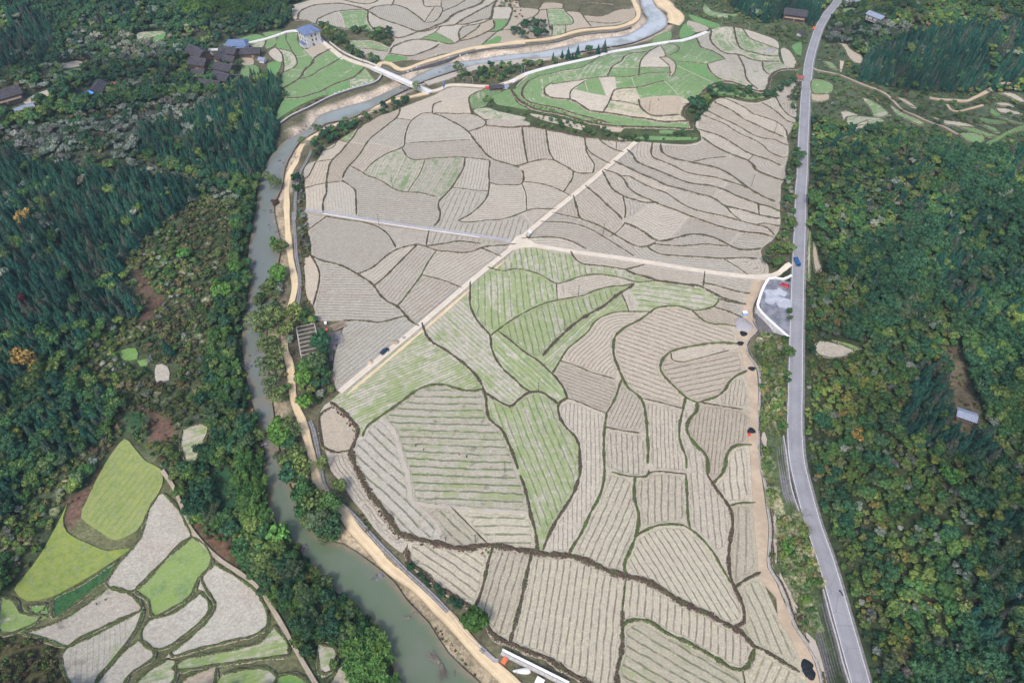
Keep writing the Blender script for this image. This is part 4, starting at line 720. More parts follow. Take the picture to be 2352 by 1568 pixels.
def zone_of(P3):
    uv = project(P3)[:, :2]; uv = np.stack([np.clip(uv[:, 0], -390, 2590), np.clip(uv[:, 1], -390, 1690)], 1)
    z = np.full(len(uv), -1)
    for n, p in ZP: z[inside(uv, p)] = ZN[n]
    return z
GCOL = dict(broad=(.035, .055, .028), mixed=(.035, .050, .025), darkmix=(.03, .055, .035), bamboo=(.04, .06, .03), village=(.055, .07, .04), greytree=(.07, .08, .055), fir=(.018, .032, .022), greyshrub=(.06, .075, .05),
    firmix=(.03, .048, .028), scrub=(.065, .085, .045), clear=(.125, .078, .058), rust=(.13, .07, .05), lowgreen=(.03, .085, .04), none=(.12, .125, .065), rust2=(.08, .075, .035), side=(.065, .09, .05),
    mixed2=(.05, .062, .034), broaddark=(.028, .045, .03), broadgreen=(.035, .06, .035), clear2=(.12, .10, .07), autumn=(.05, .06, .03), verge=(.085, .09, .055), reeds=(.07, .095, .045), riverbank=(.10, .085, .06))
KNOLL_UV = tw('L', [(130, 640), (360, 500), (600, 425), (840, 370), (1280, 280), (1600, 190), (1800, 180), (2040, 270), (2190, 450), (2150, 640), (2020, 660), (1690, 650), (1560, 730), (1500, 850), (1530, 940), (1450, 960), (950, 960), (360, 860), (0, 850), (0, 730)])
NORTH = np.array([(1560, -90), (1960, -90), (1900, 20), (1872, 100), (1855, 190), (1835, 160), (1780, 90), (1700, 55), (1640, 60), (1590, 80), (1545, 60)], float)
LBLUFF = plane_hit(tw('A', [(50, 440), (150, 370), (300, 300), (500, 200), (700, 130), (900, 70), (960, 0)]), 0)

def build_ground():
    def axis(a, b, c0, c1, s, S2):
        v = list(np.arange(c0, c1+.01, s)); x = c0
        L = []
        while x > a: x -= S2; L.append(x)
        R = []; x = v[-1]
        while x < b: x += S2; R.append(x)
        return np.array(L[::-1] + v + R)
    X = axis(-900, 1000, -460, 470, 2.4, 40); Y = axis(-250, 1500, 40, 660, 2.4, 40)
    GX, GY = np.meshgrid(X, Y); P = np.stack([GX.ravel(), GY.ravel()], 1)
    z = height(P); V = np.column_stack([P, z - .45]); ny, nx = GX.shape
    i = np.arange((ny-1)*(nx-1)); r, c = i//(nx-1), i % (nx-1); a = r*nx+c
    F = np.stack([a, a+1, a+nx+1, a+nx], 1)
    me = bpy.data.meshes.new('ground'); me.vertices.add(len(V)); me.vertices.foreach_set('co', V.astype(np.float32).ravel())
    me.loops.add(F.size); me.loops.foreach_set('vertex_index', F.ravel().astype(np.int32)); me.polygons.add(len(F))
    me.polygons.foreach_set('loop_start', np.arange(0, F.size, 4, dtype=np.int32)); me.polygons.foreach_set('use_smooth', np.ones(len(F), bool)); me.update(calc_edges=True)
    zn = zone_of(np.column_stack([P, z])); col = np.zeros((len(P), 4), np.float32); col[:, 3] = 1
    names = list(ZN)
    for n in names: col[zn == ZN[n], :3] = GCOL[n]
    s = sdpoly(P, RIVER); uv = project(np.column_stack([P, z]))
    dfoot = pdist(P, FOOT, True); dr = -pdist(P, ROAD, True)
    valley = (dfoot < 0) & (dr < -9) & (zn != ZN['verge']) & (zn != ZN['reeds']) & (zn != ZN['riverbank']) & (uv[:, 1] > -30)
    col[valley, :3] = (.105, .10, .062)
    kn = inside(uv[:, :2], KNOLL_UV) & valley; col[kn, :3] = (.055, .075, .035)
    n = wob(P[:, 0], P[:, 1], 9, 1)
    gr = ss(9, 3.5, s + 2.5*n)*np.where(uv[:, 1] > 300, ss(-3, -9, dfoot), 1); gcol = np.where((P[:, 1] > 330)[:, None], (.42, .355, .29), (.30, .25, .18))
    col[:, :3] = col[:, :3]*(1-gr[:, None]) + gcol*gr[:, None]
    nth = inside(uv[:, :2], NORTH) & (dr < 0); col[nth & (zn != ZN['fir']), :3] = (.075, .10, .05); col[nth & (zn == ZN['fir']), :3] = GCOL['fir']
    col[s < 0, :3] = (.16, .14, .10)
    cattr(me, 'gcol', col); me.materials.append(MT['ground'])
    tag(link('ground', me), kind='structure')
build_ground()

# ------------------------------------------------------------ water
def sheet(name, poly, zf, material, step=4.0, attrs=None, skirt=0.0, kind='structure'):
    x0, y0 = poly.min(0); x1, y1 = poly.max(0); gx = np.arange(x0, x1, step)+.37; gy = np.arange(y0, y1, step)+.41
    X_, Y_ = np.meshgrid(gx, gy); P = np.stack([X_.ravel(), Y_.ravel()], 1)
    if len(P):
        P = P[inside(P, poly)]
        if len(P): P = P[pdist(P, np.vstack([poly, poly[:1]])) > step*.35]
    pts = [Vector(p) for p in poly] + [Vector(p) for p in P]; n = len(poly)
    r = geometry.delaunay_2d_cdt(pts, [(i, (i+1) % n) for i in range(n)], [], 1, 1e-4)
    V2 = np.array([tuple(v) for v in r[0]]); F = [tuple(f) for f in r[2]]
    z = zf(V2); V = [tuple(v) for v in np.column_stack([V2, z])]
    if skirt:
        F, V = add_skirt(F, V, skirt)
    VV = np.array(V); me = newmesh(name, V, F, [MT[material]])
    for k, f in (attrs or {}).items(): fattr(me, k, f(VV[:, :2]) if callable(f) else np.full(len(VV), f))
    o = link(name, me); o['kind'] = kind
    return o
def add_skirt(F, V, dz):
    cnt = {}
    for f in F:
        for i in range(len(f)):
            a, b = f[i], f[(i+1) % len(f)]; cnt[(a, b)] = 1
    be = [(a, b) for a, b in cnt if (b, a) not in cnt]; low = {}; V = list(V); F = list(F)
    for a, b in be:
        for q in (a, b):
            if q not in low: low[q] = len(V); V.append((V[q][0], V[q][1], V[q][2]-dz))
        F.append((b, a, low[a], low[b]))
    return F, V
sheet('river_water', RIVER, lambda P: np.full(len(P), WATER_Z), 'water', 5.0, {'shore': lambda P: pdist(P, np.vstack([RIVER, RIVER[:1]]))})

# ------------------------------------------------------------ fields: planar subdivision of the boundary network
LINES = []
for t, kind, wd, pts in NET:
    L = smooth(G(t, *pts), 3.0); LINES.append((kind, wd, L))
def cross_ray(p, q, A, B):
    r = q-p; s_ = B-A; den = r[0]*s_[:, 1]-r[1]*s_[:, 0]; den = np.where(abs(den) < 1e-9, 1e-9, den)
    t = ((A[:, 0]-p[0])*s_[:, 1]-(A[:, 1]-p[1])*s_[:, 0])/den; u = ((A[:, 0]-p[0])*r[1]-(A[:, 1]-p[1])*r[0])/den
    t = np.where((u >= 0) & (u <= 1) & (t > 1e-6) & (t <= 1), t, 9); return t.min()
def close_gaps(lines, extra):
    """run each loose end on to the line it meets"""
    segs = [(L[:-1], L[1:], i) for i, (k, w_, L) in enumerate(lines)] + [(L[:-1], L[1:], -1) for L in extra]
    A = np.vstack([a for a, b, i in segs]); B = np.vstack([b for a, b, i in segs]); own = np.concatenate([np.full(len(a), i) for a, b, i in segs]); out = []
    for i, (k, w_, L) in enumerate(lines):
        L = L.copy()
        if np.linalg.norm(L[0]-L[-1]) > 1:
            for end in (0, -1):
                p = L[end]; q = L[1 if end == 0 else -2]; d = p-q; d /= max(np.linalg.norm(d), 1e-9)
                m = (own != i) & (np.minimum(abs(A[:, 0]-p[0]), abs(B[:, 0]-p[0])) < 30) & (np.minimum(abs(A[:, 1]-p[1]), abs(B[:, 1]-p[1])) < 30)
                if not m.any(): continue
                Am, Bm = A[m], B[m]; R = 10.0 if k != 'x' else 14.0
                t = cross_ray(p-d*2.5, p+d*R, Am, Bm)
                if t < 2: e = (p-d*2.5)+(d*(R+2.5))*t
                else: e = None
                ab = Bm-Am; tt = np.clip(((p-Am)*ab).sum(1)/np.maximum((ab*ab).sum(1), 1e-9), 0, 1); C = Am+tt[:, None]*ab; dd = np.linalg.norm(C-p, axis=1); j = dd.argmin()
                hook = dd[j] < 6.5 and (e is None or np.linalg.norm(e-p) > 2.2*dd[j])
                if hook: e = C[j]
                if e is None: continue
                v = e-p; n_ = np.linalg.norm(v)
                if n_ < .05: continue
                e = e + v/n_*.15
                if not hook and (v @ d) < 0: continue
                L = np.vstack([e, L]) if end == 0 else np.vstack([L, e])
        out.append((k, w_, L))
    return out
def ext(L, d):
    a = L[0] - L[1]; b = L[-1] - L[-2]; a = a/np.linalg.norm(a)*d; b = b/np.linalg.norm(b)*d
    return np.vstack([L[0]+a, L, L[-1]+b])
CL = {}   # centre lines of the farm roads
CL['diag'] = smooth(np.vstack([G('C', (470, 1610), (525, 1560), (1150, 1040), (1700, 570), (2035, 300)), G('B', (160, 1130), (330, 985), (480, 865), (640, 735), (800, 595), (945, 470))]), 4)
CL['east'] = smooth(np.vstack([G('B', (150, 1180), (220, 1185), (300, 1200), (540, 1237), (800, 1272), (1100, 1318), (1400, 1367), (1700, 1405), (1860, 1418))]), 4)
CL['canal'] = smooth(G('A', (270, 1215), (500, 1250), (900, 1315), (1300, 1375), (1700, 1430), (2110, 1495)), 4)
LINES = close_gaps(LINES, list(CL.values()))
def build_fields():
    pts = []; edges = []; own = []
    def addline(L, k):
        n = len(pts); pts.extend(L); edges.extend((n+i, n+i+1) for i in range(len(L)-1)); own.extend([k]*(len(L)-1))
    for k, (kind, wd, L) in enumerate(LINES): addline(ext(L, .6), k)
    for n in ('diag', 'east', 'canal'): addline(ext(CL[n], 3), -1)
    lp = np.array(pts); x0, y0 = lp.min(0)-6; x1, y1 = lp.max(0)+6
    gx = np.arange(x0, x1, 3.3); gy = np.arange(y0, y1, 3.3); X_, Y_ = np.meshgrid(gx, gy); Pg = np.stack([X_.ravel(), Y_.ravel()], 1) + rng.uniform(-.5, .5, (X_.size, 2))
    uvg = project(np.column_stack([Pg, np.zeros(len(Pg))])); keep = (uvg[:, 0] > 600) & (uvg[:, 0] < 1990) & (uvg[:, 1] > -90) & (uvg[:, 1] < 1700)
    Pg = Pg[keep]
    cell = set(); 
    for p in lp: cell.add((int(p[0]//1.6), int(p[1]//1.6)))
    Pg = np.array([p for p in Pg if (int(p[0]//1.6), int(p[1]//1.6)) not in cell])
    hull = [(x0-5, y0-5), (x1+5, y0-5), (x1+5, y1+5), (x0-5, y1+5)]
    allp = [Vector(p) for p in pts] + [Vector(p) for p in Pg] + [Vector(p) for p in hull]
    r = geometry.delaunay_2d_cdt(allp, edges, [], 0, 1e-3)
    V2 = np.array([tuple(v) for v in r[0]]); F = [tuple(f) for f in r[2]]
    hard = set()
    for e, o in zip(r[1], r[4]):
        if o: hard.add((min(e), max(e)))
    e2f = {}
    for i, f in enumerate(F):
        for j in range(len(f)):
            a, b = f[j], f[(j+1) % len(f)]; e2f.setdefault((min(a, b), max(a, b)), []).append(i)
    comp = np.full(len(F), -1); nc = 0
    for s in range(len(F)):
        if comp[s] >= 0: continue
        st = [s]; comp[s] = nc
        while st:
            i = st.pop(); f = F[i]
            for j in range(len(f)):
                a, b = f[j], f[(j+1) % len(f)]; k = (min(a, b), max(a, b))
                if k in hard: continue
                for q in e2f[k]:
                    if comp[q] < 0: comp[q] = nc; st.append(q)
        nc += 1
    cen = np.array([V2[list(f)].mean(0) for f in F]); area = np.array([abs(sum(V2[f[j]][0]*V2[f[(j+1) % len(f)]][1]-V2[f[(j+1) % len(f)]][0]*V2[f[j]][1] for j in range(len(f))))/2 for f in F])
    outer = {comp[i] for i, f in enumerate(F) if any(V2[v][0] < x0-1 or V2[v][0] > x1+1 or V2[v][1] < y0-1 or V2[v][1] > y1+1 for v in f)}
    # places that are not fields although the lines enclose them
    holes = [G('K', (1000, 330))[0], G('K', (760, 420))[0], G('A', (1300, 200))[0]][:1]
    seeds = {}
    def comp_at(p):
        d = ((cen-p)**2).sum(1); c = np.argsort(d)[:6]
        for i in c:
            if inside(p[None], V2[list(F[i])])[0]: return comp[i]
        return comp[c[0]]
    for h in holes: outer.add(comp_at(h))
    for s in SEEDS:
        c = comp_at(G(s[0], (s[1], s[2]))[0])
        if c in outer: print('SEED OUTSIDE', s[:3])
        elif c in seeds: print('seed twice', s[:3], seeds[c][:3])
        else: seeds[c] = s
    nf = 0
    for c in range(nc):
        if c in outer: continue
        ids = np.where(comp == c)[0]; A = area[ids].sum()
        if A < 14: continue
        cc = (cen[ids]*area[ids, None]).sum(0)/A; u = project([[*cc, 0]])[0]
        s = seeds.get(c); R2 = random.Random(int(abs(cc[0])*7+cc[1]*13))
        knoll = inside(u[None, :2], KNOLL_UV)[0]; vil = u[0] < 850 and u[1] < 330 and u[0] > 560 and u[1] > 100
        north = u[1] < 160 and u[0] > 1150 and not knoll
        if s: g, tn, am, dr, ex = s[3:8]
        elif knoll or vil: g, tn, am, dr, ex = R2.choice([.4, .6, .7, .8, .95]), R2.uniform(.2, .5), 0, None, {}
        elif north and u[0] > 1130: g, tn, am, dr, ex = R2.choice([0, 0, .1]), R2.uniform(.6, .95), .45, None, {}
        else: g, tn, am, dr, ex = R2.uniform(0, .08), R2.uniform(.15, .45), 1, None, {}
        vid = sorted({v for i in ids for v in F[i]}); mp = {v: i for i, v in enumerate(vid)}; P = V2[vid]
        ff = [tuple(mp[v] for v in F[i]) for i in ids]
        be = []
        for i in ids:
            f = F[i]
            for j in range(len(f)):
                a, b = f[j], f[(j+1) % len(f)]; k = (min(a, b), max(a, b))
                if k in hard and sum(comp[q] == c for q in e2f[k]) == 1: be.append((a, b))
        edge = np.full(len(P), 1e9)
        if be:
            Aa = V2[[a for a, b in be]]; Bb = V2[[b for a, b in be]]; AB = Bb-Aa; L2 = np.maximum((AB*AB).sum(1), 1e-9)
            for s0 in range(0, len(P), 400):
                Q = P[s0:s0+400, None]-Aa[None]; tt = np.clip((Q*AB).sum(2)/L2, 0, 1); Q = Q-tt[..., None]*AB; edge[s0:s0+400] = np.sqrt((Q*Q).sum(2).min(1))
        if dr is not None:
            q = G(s[0], (s[1], s[2]), (s[1]+dr[0]*60, s[2]+dr[1]*60)); d = q[1]-q[0]; d /= np.linalg.norm(d); row = (P-cc) @ np.array([-d[1], d[0]])
            row = row + .8*wob(P[:, 0], P[:, 1], 30, c)
        else:
            # rows follow the longest bund of the field
            best = None
            for kind, wd, L in LINES:
                if kind == 'l' or len(L) < 2 or ((L.min(0) > P.max(0)+3).any() or (L.max(0) < P.min(0)-3).any()): continue
                m = np.linalg.norm(L[:, None]-np.array([(V2[a]+V2[b])/2 for a, b in be])[None, :: max(1, len(be)//60)], axis=2).min(1) < 2.5
                if best is None or m.sum() > best[0]: best = (m.sum(), L)
            row = pdist(P, ext(best[1], 60), True) if best else P[:, 0]
        z = height(P) + R2.uniform(-.12, .12)
        V, FF = [tuple(v) for v in np.column_stack([P, z])], ff
        FF, V = add_skirt(FF, V, .9)
        me = newmesh('field', V, FF, [MT['field']])
        n0 = len(P); A_ = np.array(V)
        # skirt vertices copy their attributes from the nearest field vertex
        idx = np.arange(len(V)); 
        if len(V) > n0:
            bx = {}
            for i in range(n0): bx[(round(float(P[i, 0]), 4), round(float(P[i, 1]), 4))] = i
            for i in range(n0, len(V)): idx[i] = bx.get((round(A_[i, 0], 4), round(A_[i, 1], 4)), 0)
        fattr(me, 'row', row[idx]); fattr(me, 'edge', edge[idx]); put_look(me, g, tn, am, ex, R2)
        o = link('field', me); o['kind'] = 'structure'; nf += 1
        mark_pts(P, 2.4); mark_pts(cen[ids], 1.5)
    print('fields', nf)
def put_look(me, g, tn, am, ex, R2):
    n = len(me.vertices); q = me.vertices[0].co; fattr(me, 'near', np.full(n, float(q[1] < 330))); am = am*(1 if q[1] < 250 else .82); g = min(1, g*1.18+.05) if (g > .11 and am > .5 and q[1] < 330) else g; fattr(me, 'warm', np.full(n, float(ss(220, 95, q[1]))*(q[0] > -60)))
    for k, v in (('green', g), ('tone', tn), ('amp', am), ('period', ex.get('period', R2.uniform(1.55, 2.1))), ('vivid', ex.get('vivid', .35 if g > .5 and am < .3 else .2)), ('yellow', ex.get('yellow', 0)), ('dark', ex.get('dark', 0)), ('spots', ex.get('spots', 0)), ('val', R2.uniform(.84, 1.1))):
        fattr(me, k, np.full(n, v))
build_fields()
def densify(poly, step=2.5): return smooth(poly, step, closed=True)
for t, g, tn, am, ex, pts in RINGS:
    poly = densify(G(t, *pts), 3.0); d = ex.get('dir', (1, -.3)); q = G(t, pts[0], (pts[0][0]+d[0]*60, pts[0][1]+d[1]*60)); v = q[1]-q[0]; v /= np.linalg.norm(v); nn = np.array([-v[1], v[0]])
    closed = np.vstack([poly, poly[:1]]); R2 = random.Random(len(pts)*7+int(g*50))
    o = sheet('field', poly, lambda P: height(P) + .05, 'field', 4.0, {'row': lambda P: P @ nn + .6*wob(P[:, 0], P[:, 1], 30), 'edge': lambda P: pdist(P, closed)}, skirt=.9)
    put_look(o.data, g, tn, am, ex, R2); mark_poly(poly); mark_pts(poly, 1.5)
    if t == 'N' and not ex.get('yellow'): LINES.append(('g', 1.5, closed))
    elif t in 'MP': LINES.append(('g', .9, closed))

# ------------------------------------------------------------ bunds and banks as low irregular ridges
def bund(kind, wd, L):
    L = smooth(L[::2] if len(L) > 6 else L, 1.6) if len(L) > 2 else L; n = len(L)
    if n < 2: return
    N = normals(L); k = np.arange(n); ph = random.uniform(0, 99)
    wv = wd*{'l': 1.0, 'd': .78, 'b': 1.12, 'g': .9}[kind]*(1 + .22*np.sin(k*.9+ph) + .18*np.sin(k*2.3+ph*2) + rng.uniform(-.15, .15, n)); top = {'l': .07, 'b': .32, 'g': .36, 'd': .45}[kind]
    wv[0] *= .6; wv[-1] *= .6
    z0 = height(L); prof = [(-.5, -.7), (-.42, .22), (-.2, 1), (.18, .95), (.42, .2), (.5, -.7)] if kind != 'l' else [(-.5, -2), (-.48, 1), (.48, 1), (.5, -2)]
    V = []; m = len(prof)
    for i in range(n):
        for s, h in prof:
            j = rng.uniform(-.05, .05, 2) if kind != 'l' else (0, 0)
            V.append((L[i, 0]+N[i, 0]*s*wv[i]+j[0], L[i, 1]+N[i, 1]*s*wv[i]+j[1], z0[i] + .1 + h*top*(1+.35*sin(k[i]*1.7+s*5+ph) if kind != 'l' else 1)))
    F = [(i*m+j, i*m+j+1, (i+1)*m+j+1, (i+1)*m+j) for i in range(n-1) for j in range(m-1)]
    F = [f[::-1] for f in F]
    F += [tuple(range(m)), tuple(range((n-1)*m, n*m))[::-1]]
    me = newmesh('field_bund' if kind != 'l' else 'field_path', V, F, [MT[{'l': 'light_path', 'b': 'bund', 'g': 'bgreen', 'd': 'bdark'}[kind]]])
    fattr(me, 'across', [2*q[0] for _ in range(n) for q in prof]); o = link(me.name.split('.')[0], me); o['kind'] = 'structure'
for kind, wd, L in list(LINES):
    if kind != 'x': bund(kind, wd, L)

# ------------------------------------------------------------ roads, tracks and channels as ribbons with real thickness
def ribbon(name, L, wd, zoff, material, zc=None, thick=1.2, wj=0.0, kind='structure', mk=True, off=0.0, seg=3.0):
    L = smooth(L, seg) if len(L) > 2 else smooth(L, seg); n = len(L); N = normals(L); w_ = np.full(n, wd/2.0)
    if wj: w_ = w_*(1 + wj*np.sin(np.arange(n)*.7+len(L)) + wj*rng.uniform(-.6, .6, n))
    if wj > .2: w_ = w_*np.minimum(1, .15+np.minimum(np.arange(n), np.arange(n)[::-1])/2.5)
    C = L + N*off; z = (np.full(n, zc) if zc is not None else height(C)) + zoff
    V = []; ac = []; prof = [(-1, -thick), (-1, 0), (-.5, 0), (0, 0), (.5, 0), (1, 0), (1, -thick)]
    for i in range(n):
        for s, dz in prof: V.append((C[i, 0]+N[i, 0]*s*w_[i], C[i, 1]+N[i, 1]*s*w_[i], z[i]+dz)); ac.append(s)
    m = len(prof); F = [(i*m+j+1, i*m+j, (i+1)*m+j, (i+1)*m+j+1) for i in range(n-1) for j in range(m-1)]
    me = newmesh(name, V, F, [MT[material]]); fattr(me, 'across', ac); o = link(name, me)
    if kind: o['kind'] = kind
    if mk: mark_pts(C, wd/2+.8); mark_pts(C, wd/2+.4, CLR)
    return o
ribbon('road', ROAD, 6.2, 0, 'asphalt', zc=4.0, off=0)
mark_pts(ROAD, 5.0, CLR)
for sgn in (-1, 1): ribbon('road_edge_line', ROAD, .17, .006, 'line', zc=4.0, off=sgn*2.85, thick=.003, mk=False)
for i in range(0): pass
ribbon('road_shoulder', ROAD, 1.3, -.06, 'dark_concrete', zc=4.0, off=-(3.1+.66), mk=False) if False else None
ribbon('roadside_gutter', ROAD[8:], .9, -.12, 'dark_concrete', zc=4.0, off=3.1+.46, mk=False)
ribbon('roadside_gutter', ROAD[8:], .6, -.04, 'stone', zc=4.0, off=-(3.1+.31), mk=False)
def drain(L, off, name='drainage_channel', wd=.75, wall=.14, zb=.0):
    L = smooth(L, 4); N = normals(L); C = L + N*off; z = height(C)+.16+zb; n = len(L); V = []; h = wd/2
    prof = [(-h, -.9), (-h, .12), (-h+wall, .12), (-h+wall, -.42), (h-wall, -.42), (h-wall, .12), (h, .12), (h, -.9)]
    for i in range(n):
        for s, dz in prof: V.append((C[i, 0]+N[i, 0]*s, C[i, 1]+N[i, 1]*s, z[i]+dz))
    m = len(prof); F = [(i*m+j+1, i*m+j, (i+1)*m+j, (i+1)*m+j+1) for i in range(n-1) for j in range(m-1)]
    o = link(name, newmesh(name, V, F, [MT['concrete']])); o['kind'] = 'structure'; mark_pts(C, wd/2+.3); mark_pts(C, wd/2+.3, CLR); return o
D1 = CL['diag']; k = int(np.argmin(((D1 - CL['east'][0])**2).sum(1)))
def part(L, a, b):
    return L[a:b]
ribbon('farm_road', D1[:k+1], 3.2, .30, 'concrete_road'); ribbon('farm_road', D1[k:], 3.3, .32, 'concrete_road')
drain(D1[:k-1], 2.3, wd=.7); drain(D1[:k-2], -2.3, wd=.9); drain(D1[k+3:], -2.4, wd=.8)
ribbon('roadside_spoil', D1[:k-3], 1.5, .10, 'dirt', off=-3.5, wj=.25, mk=False)
ribbon('roadside_verge', D1[k+3:], 1.0, .12, 'path', off=2.4, wj=.3, mk=False)
ribbon('farm_road', CL['east'], 3.3, .30, 'concrete_road'); drain(CL['east'][4:], -2.15, wd=.7) ; drain(CL['east'][4:], 2.15, wd=.6)
ribbon('canal_bank', CL['canal'], 3.4, .2, 'gravel_road', wj=.06); ribbon('canal_bank', CL['canal'], 1.1, .26, 'path', off=-1.5, wj=.3, mk=False, thick=.3)
ribbon('canal_lining', CL['canal'], .22, .5, 'grey_blue', off=1.3, mk=False, thick=.4); ribbon('canal_lining', CL['canal'][3:-4], .22, .42, 'white', off=-.6, mk=False, thick=.4)
drain(CL['canal'], .45, wd=.8, zb=.14)
o = sheet('road_junction', densify(G('B', (95, 1150), (130, 1120), (175, 1115), (200, 1150), (235, 1170), (235, 1198), (150, 1205), (90, 1222), (50, 1215)), 2), lambda P: height(P)+.33, 'concrete_road', 2, {'across': .3}, skirt=.8)
# track along the river
trk = np.vstack([tw('A', [(1380, 165), (1230, 195), (1100, 215), (1000, 250), (850, 310), (700, 370), (540, 450), (400, 520), (250, 620), (190, 780), (120, 920), (105, 1150), (115, 1400), (130, 1568)]),
    tw('O', [(1830, 560), (1850, 700), (1815, 850), (1785, 1000), (1790, 1100), (1820, 1200), (1840, 1400), (1890, 1530)]),
    tw('E', [(30, 400), (90, 620), (140, 850), (220, 960), (330, 1060), (420, 1200), (560, 1350), (700, 1500)]), tw('G', [(400, 530), (600, 720), (800, 920), (980, 1130), (1150, 1320), (1350, 1500), (1500, 1640), (1650, 1780)])])
TRK = smooth(ground(trk), 4); TRK_N = len(TRK)
uvT = project(np.column_stack([TRK, height(TRK)])); i1 = int(np.argmin(abs(uvT[:, 1]-300) + (uvT[:, 0] > 760)*500))
ribbon('river_track', TRK[:i1+1], 2.6, .2, 'dirt', wj=.12); i2 = int(np.argmin(abs(uvT[:, 1]-1120))); ribbon('river_track', TRK[i1:i2+1], 3.3, .24, 'dirt', wj=.1); ribbon('river_track', TRK[i2:], 4.3, .24, 'dirt', wj=.06)
chn = np.vstack([tw('A', [(330, 670), (280, 780), (220, 890), (185, 1080), (180, 1300)]), tw('C', [(50, 0), (70, 200), (80, 400), (110, 560), (110, 700), (90, 830)])])
ch2 = np.vstack([tw('E', [(80, 360), (110, 450), (150, 640), (185, 860), (240, 930), (330, 1010), (450, 1130), (600, 1300), (740, 1440)]), tw('G', [(350, 420), (600, 650), (800, 860), (950, 1050), (1150, 1240)])])
for c in (chn, ch2):
    Lc = smooth(ground(c), 4); ribbon('channel_bank', Lc, 1.8, .12, 'dark_concrete', wj=.08); drain(Lc, 0, 'irrigation_channel', wd=1.0, zb=.08)
ribbon('channel_bank', smooth(G('G', (1150, 1240), (1250, 1330), (1290, 1330)), 3), 1.4, .2, 'gravel_road')
for nm, t, pts, wd, m in [('footpath', 'N', [(900, 390), (960, 480), (1020, 620), (1060, 720), (1200, 870), (1330, 960), (1440, 1050), (1560, 1240), (1650, 1400), (1790, 1640)], 1.5, 'path'),
    ('footpath', 'M', [(540, 590), (650, 620), (780, 650), (900, 700), (1000, 740), (1150, 800), (1220, 860), (1300, 940), (1430, 1000), (1540, 1050), (1700, 1110), (1790, 1160)], 1.8, 'path'),
    ('hill_track', 'M', [(1540, 840), (1700, 860), (1850, 870), (1950, 830), (2100, 750), (2200, 715), (2360, 735)], 2.6, 'strip'), ('footpath', 'M', [(1690, 900), (1720, 940), (1790, 960), (1870, 940), (2000, 905)], 1.6, 'strip'),
    ('village_road', 'J', [(1980, 465), (1800, 320), (1680, 200), (1560, 150), (1440, 130), (1320, 140), (1250, 165), (1100, 215), (900, 265), (780, 300), (620, 330), (480, 350), (390, 352)], 3.0, 'pale_concrete'),
    ('village_road', 'K', [(380, 345), (500, 440), (620, 530), (760, 590), (880, 625), (970, 660)], 4.2, 'concrete_road'),
    ('village_path', 'J', [(150, 800), (260, 750), (400, 690), (480, 620), (490, 540), (470, 450), (420, 380)], 1.8, 'path'),
    ('south_road', 'K', [(1400, 850), (1480, 860), (1560, 840), (1640, 805), (1800, 805), (1950, 815), (2080, 810), (2200, 775), (2300, 735), (2352, 710)], 3.6, 'concrete_road'),
    ('south_road', 'L', [(240, 555), (330, 505), (420, 475), (560, 440), (700, 410), (800, 388), (900, 355), (1040, 330), (1200, 300), (1300, 285), (1400, 272), (1500, 240), (1560, 215)], 3.6, 'pale_concrete'),
    ('north_track', 'K', [(960, 640), (1000, 595), (1080, 600), (1160, 650), (1240, 650), (1400, 590), (1600, 530), (1800, 470), (2000, 435), (2352, 405)], 4.0, 'dirt'),
    ('north_track', 'L', [(0, 332), (150, 305), (300, 282), (450, 268), (560, 250), (700, 210), (850, 195), (960, 185), (1050, 155), (1095, 115), (1090, 60), (1060, 0), (1040, -60)], 4.2, 'dirt'),
    ('field_path', 'K', [(1120, 400), (1080, 470), (1050, 520), (1000, 580)], 1.3, 'light_path'),
    ('south_lane', 'K', [(1280, 915), (1400, 880), (1480, 860)], 2.5, 'dirt'),
    ('sandbar', 'L', [(0, 450), (150, 425), (300, 410), (500, 398), (620, 385)], 3.0, 'light_path'), ('sandbar', 'K', [(1420, 790), (1550, 750), (1700, 700), (1850, 650), (2000, 620), (2352, 580)], 6.0, 'light_path'),
    ('sandbank', 'L', [(1240, 0), (1290, 50), (1340, 90), (1350, 140), (1330, 165)], 13, 'dirt'),
    ('verge_path', 'P', [(370, 340), (372, 500), (365, 660)], .9, 'light_path'),
    ('earth_strip', 'F', [(1770, 120), (1780, 240), (1790, 270)], 2.2, 'light_path'), ('earth_strip', 'F', [(1860, 780), (1862, 900), (1865, 1000), (1868, 1180)], 2.0, 'light_path'), ('earth_strip', 'F', [(1900, 1260), (1930, 1370), (1990, 1500), (2030, 1568)], 2.4, 'light_path'),
    ('earth_strip', 'H', [(1540, 340), (1570, 440), (1640, 580), (1690, 640)], 2.2, 'light_path'), ('earth_strip', 'H', [(1760, 850), (1830, 960), (1900, 1100), (1920, 1283)], 2.6, 'light_path'),
    ('side_road', 'P', [(0, 640), (110, 635), (190, 615), (240, 570), (262, 560)], 3.2, 'concrete_road')]:
    ribbon(nm, smooth(G(t, *pts), 3), wd, .34 if nm != 'earth_strip' else .16, m, wj=.0 if 'concrete' in m else .4 if nm in ('earth_strip', 'verge_path') else .12)
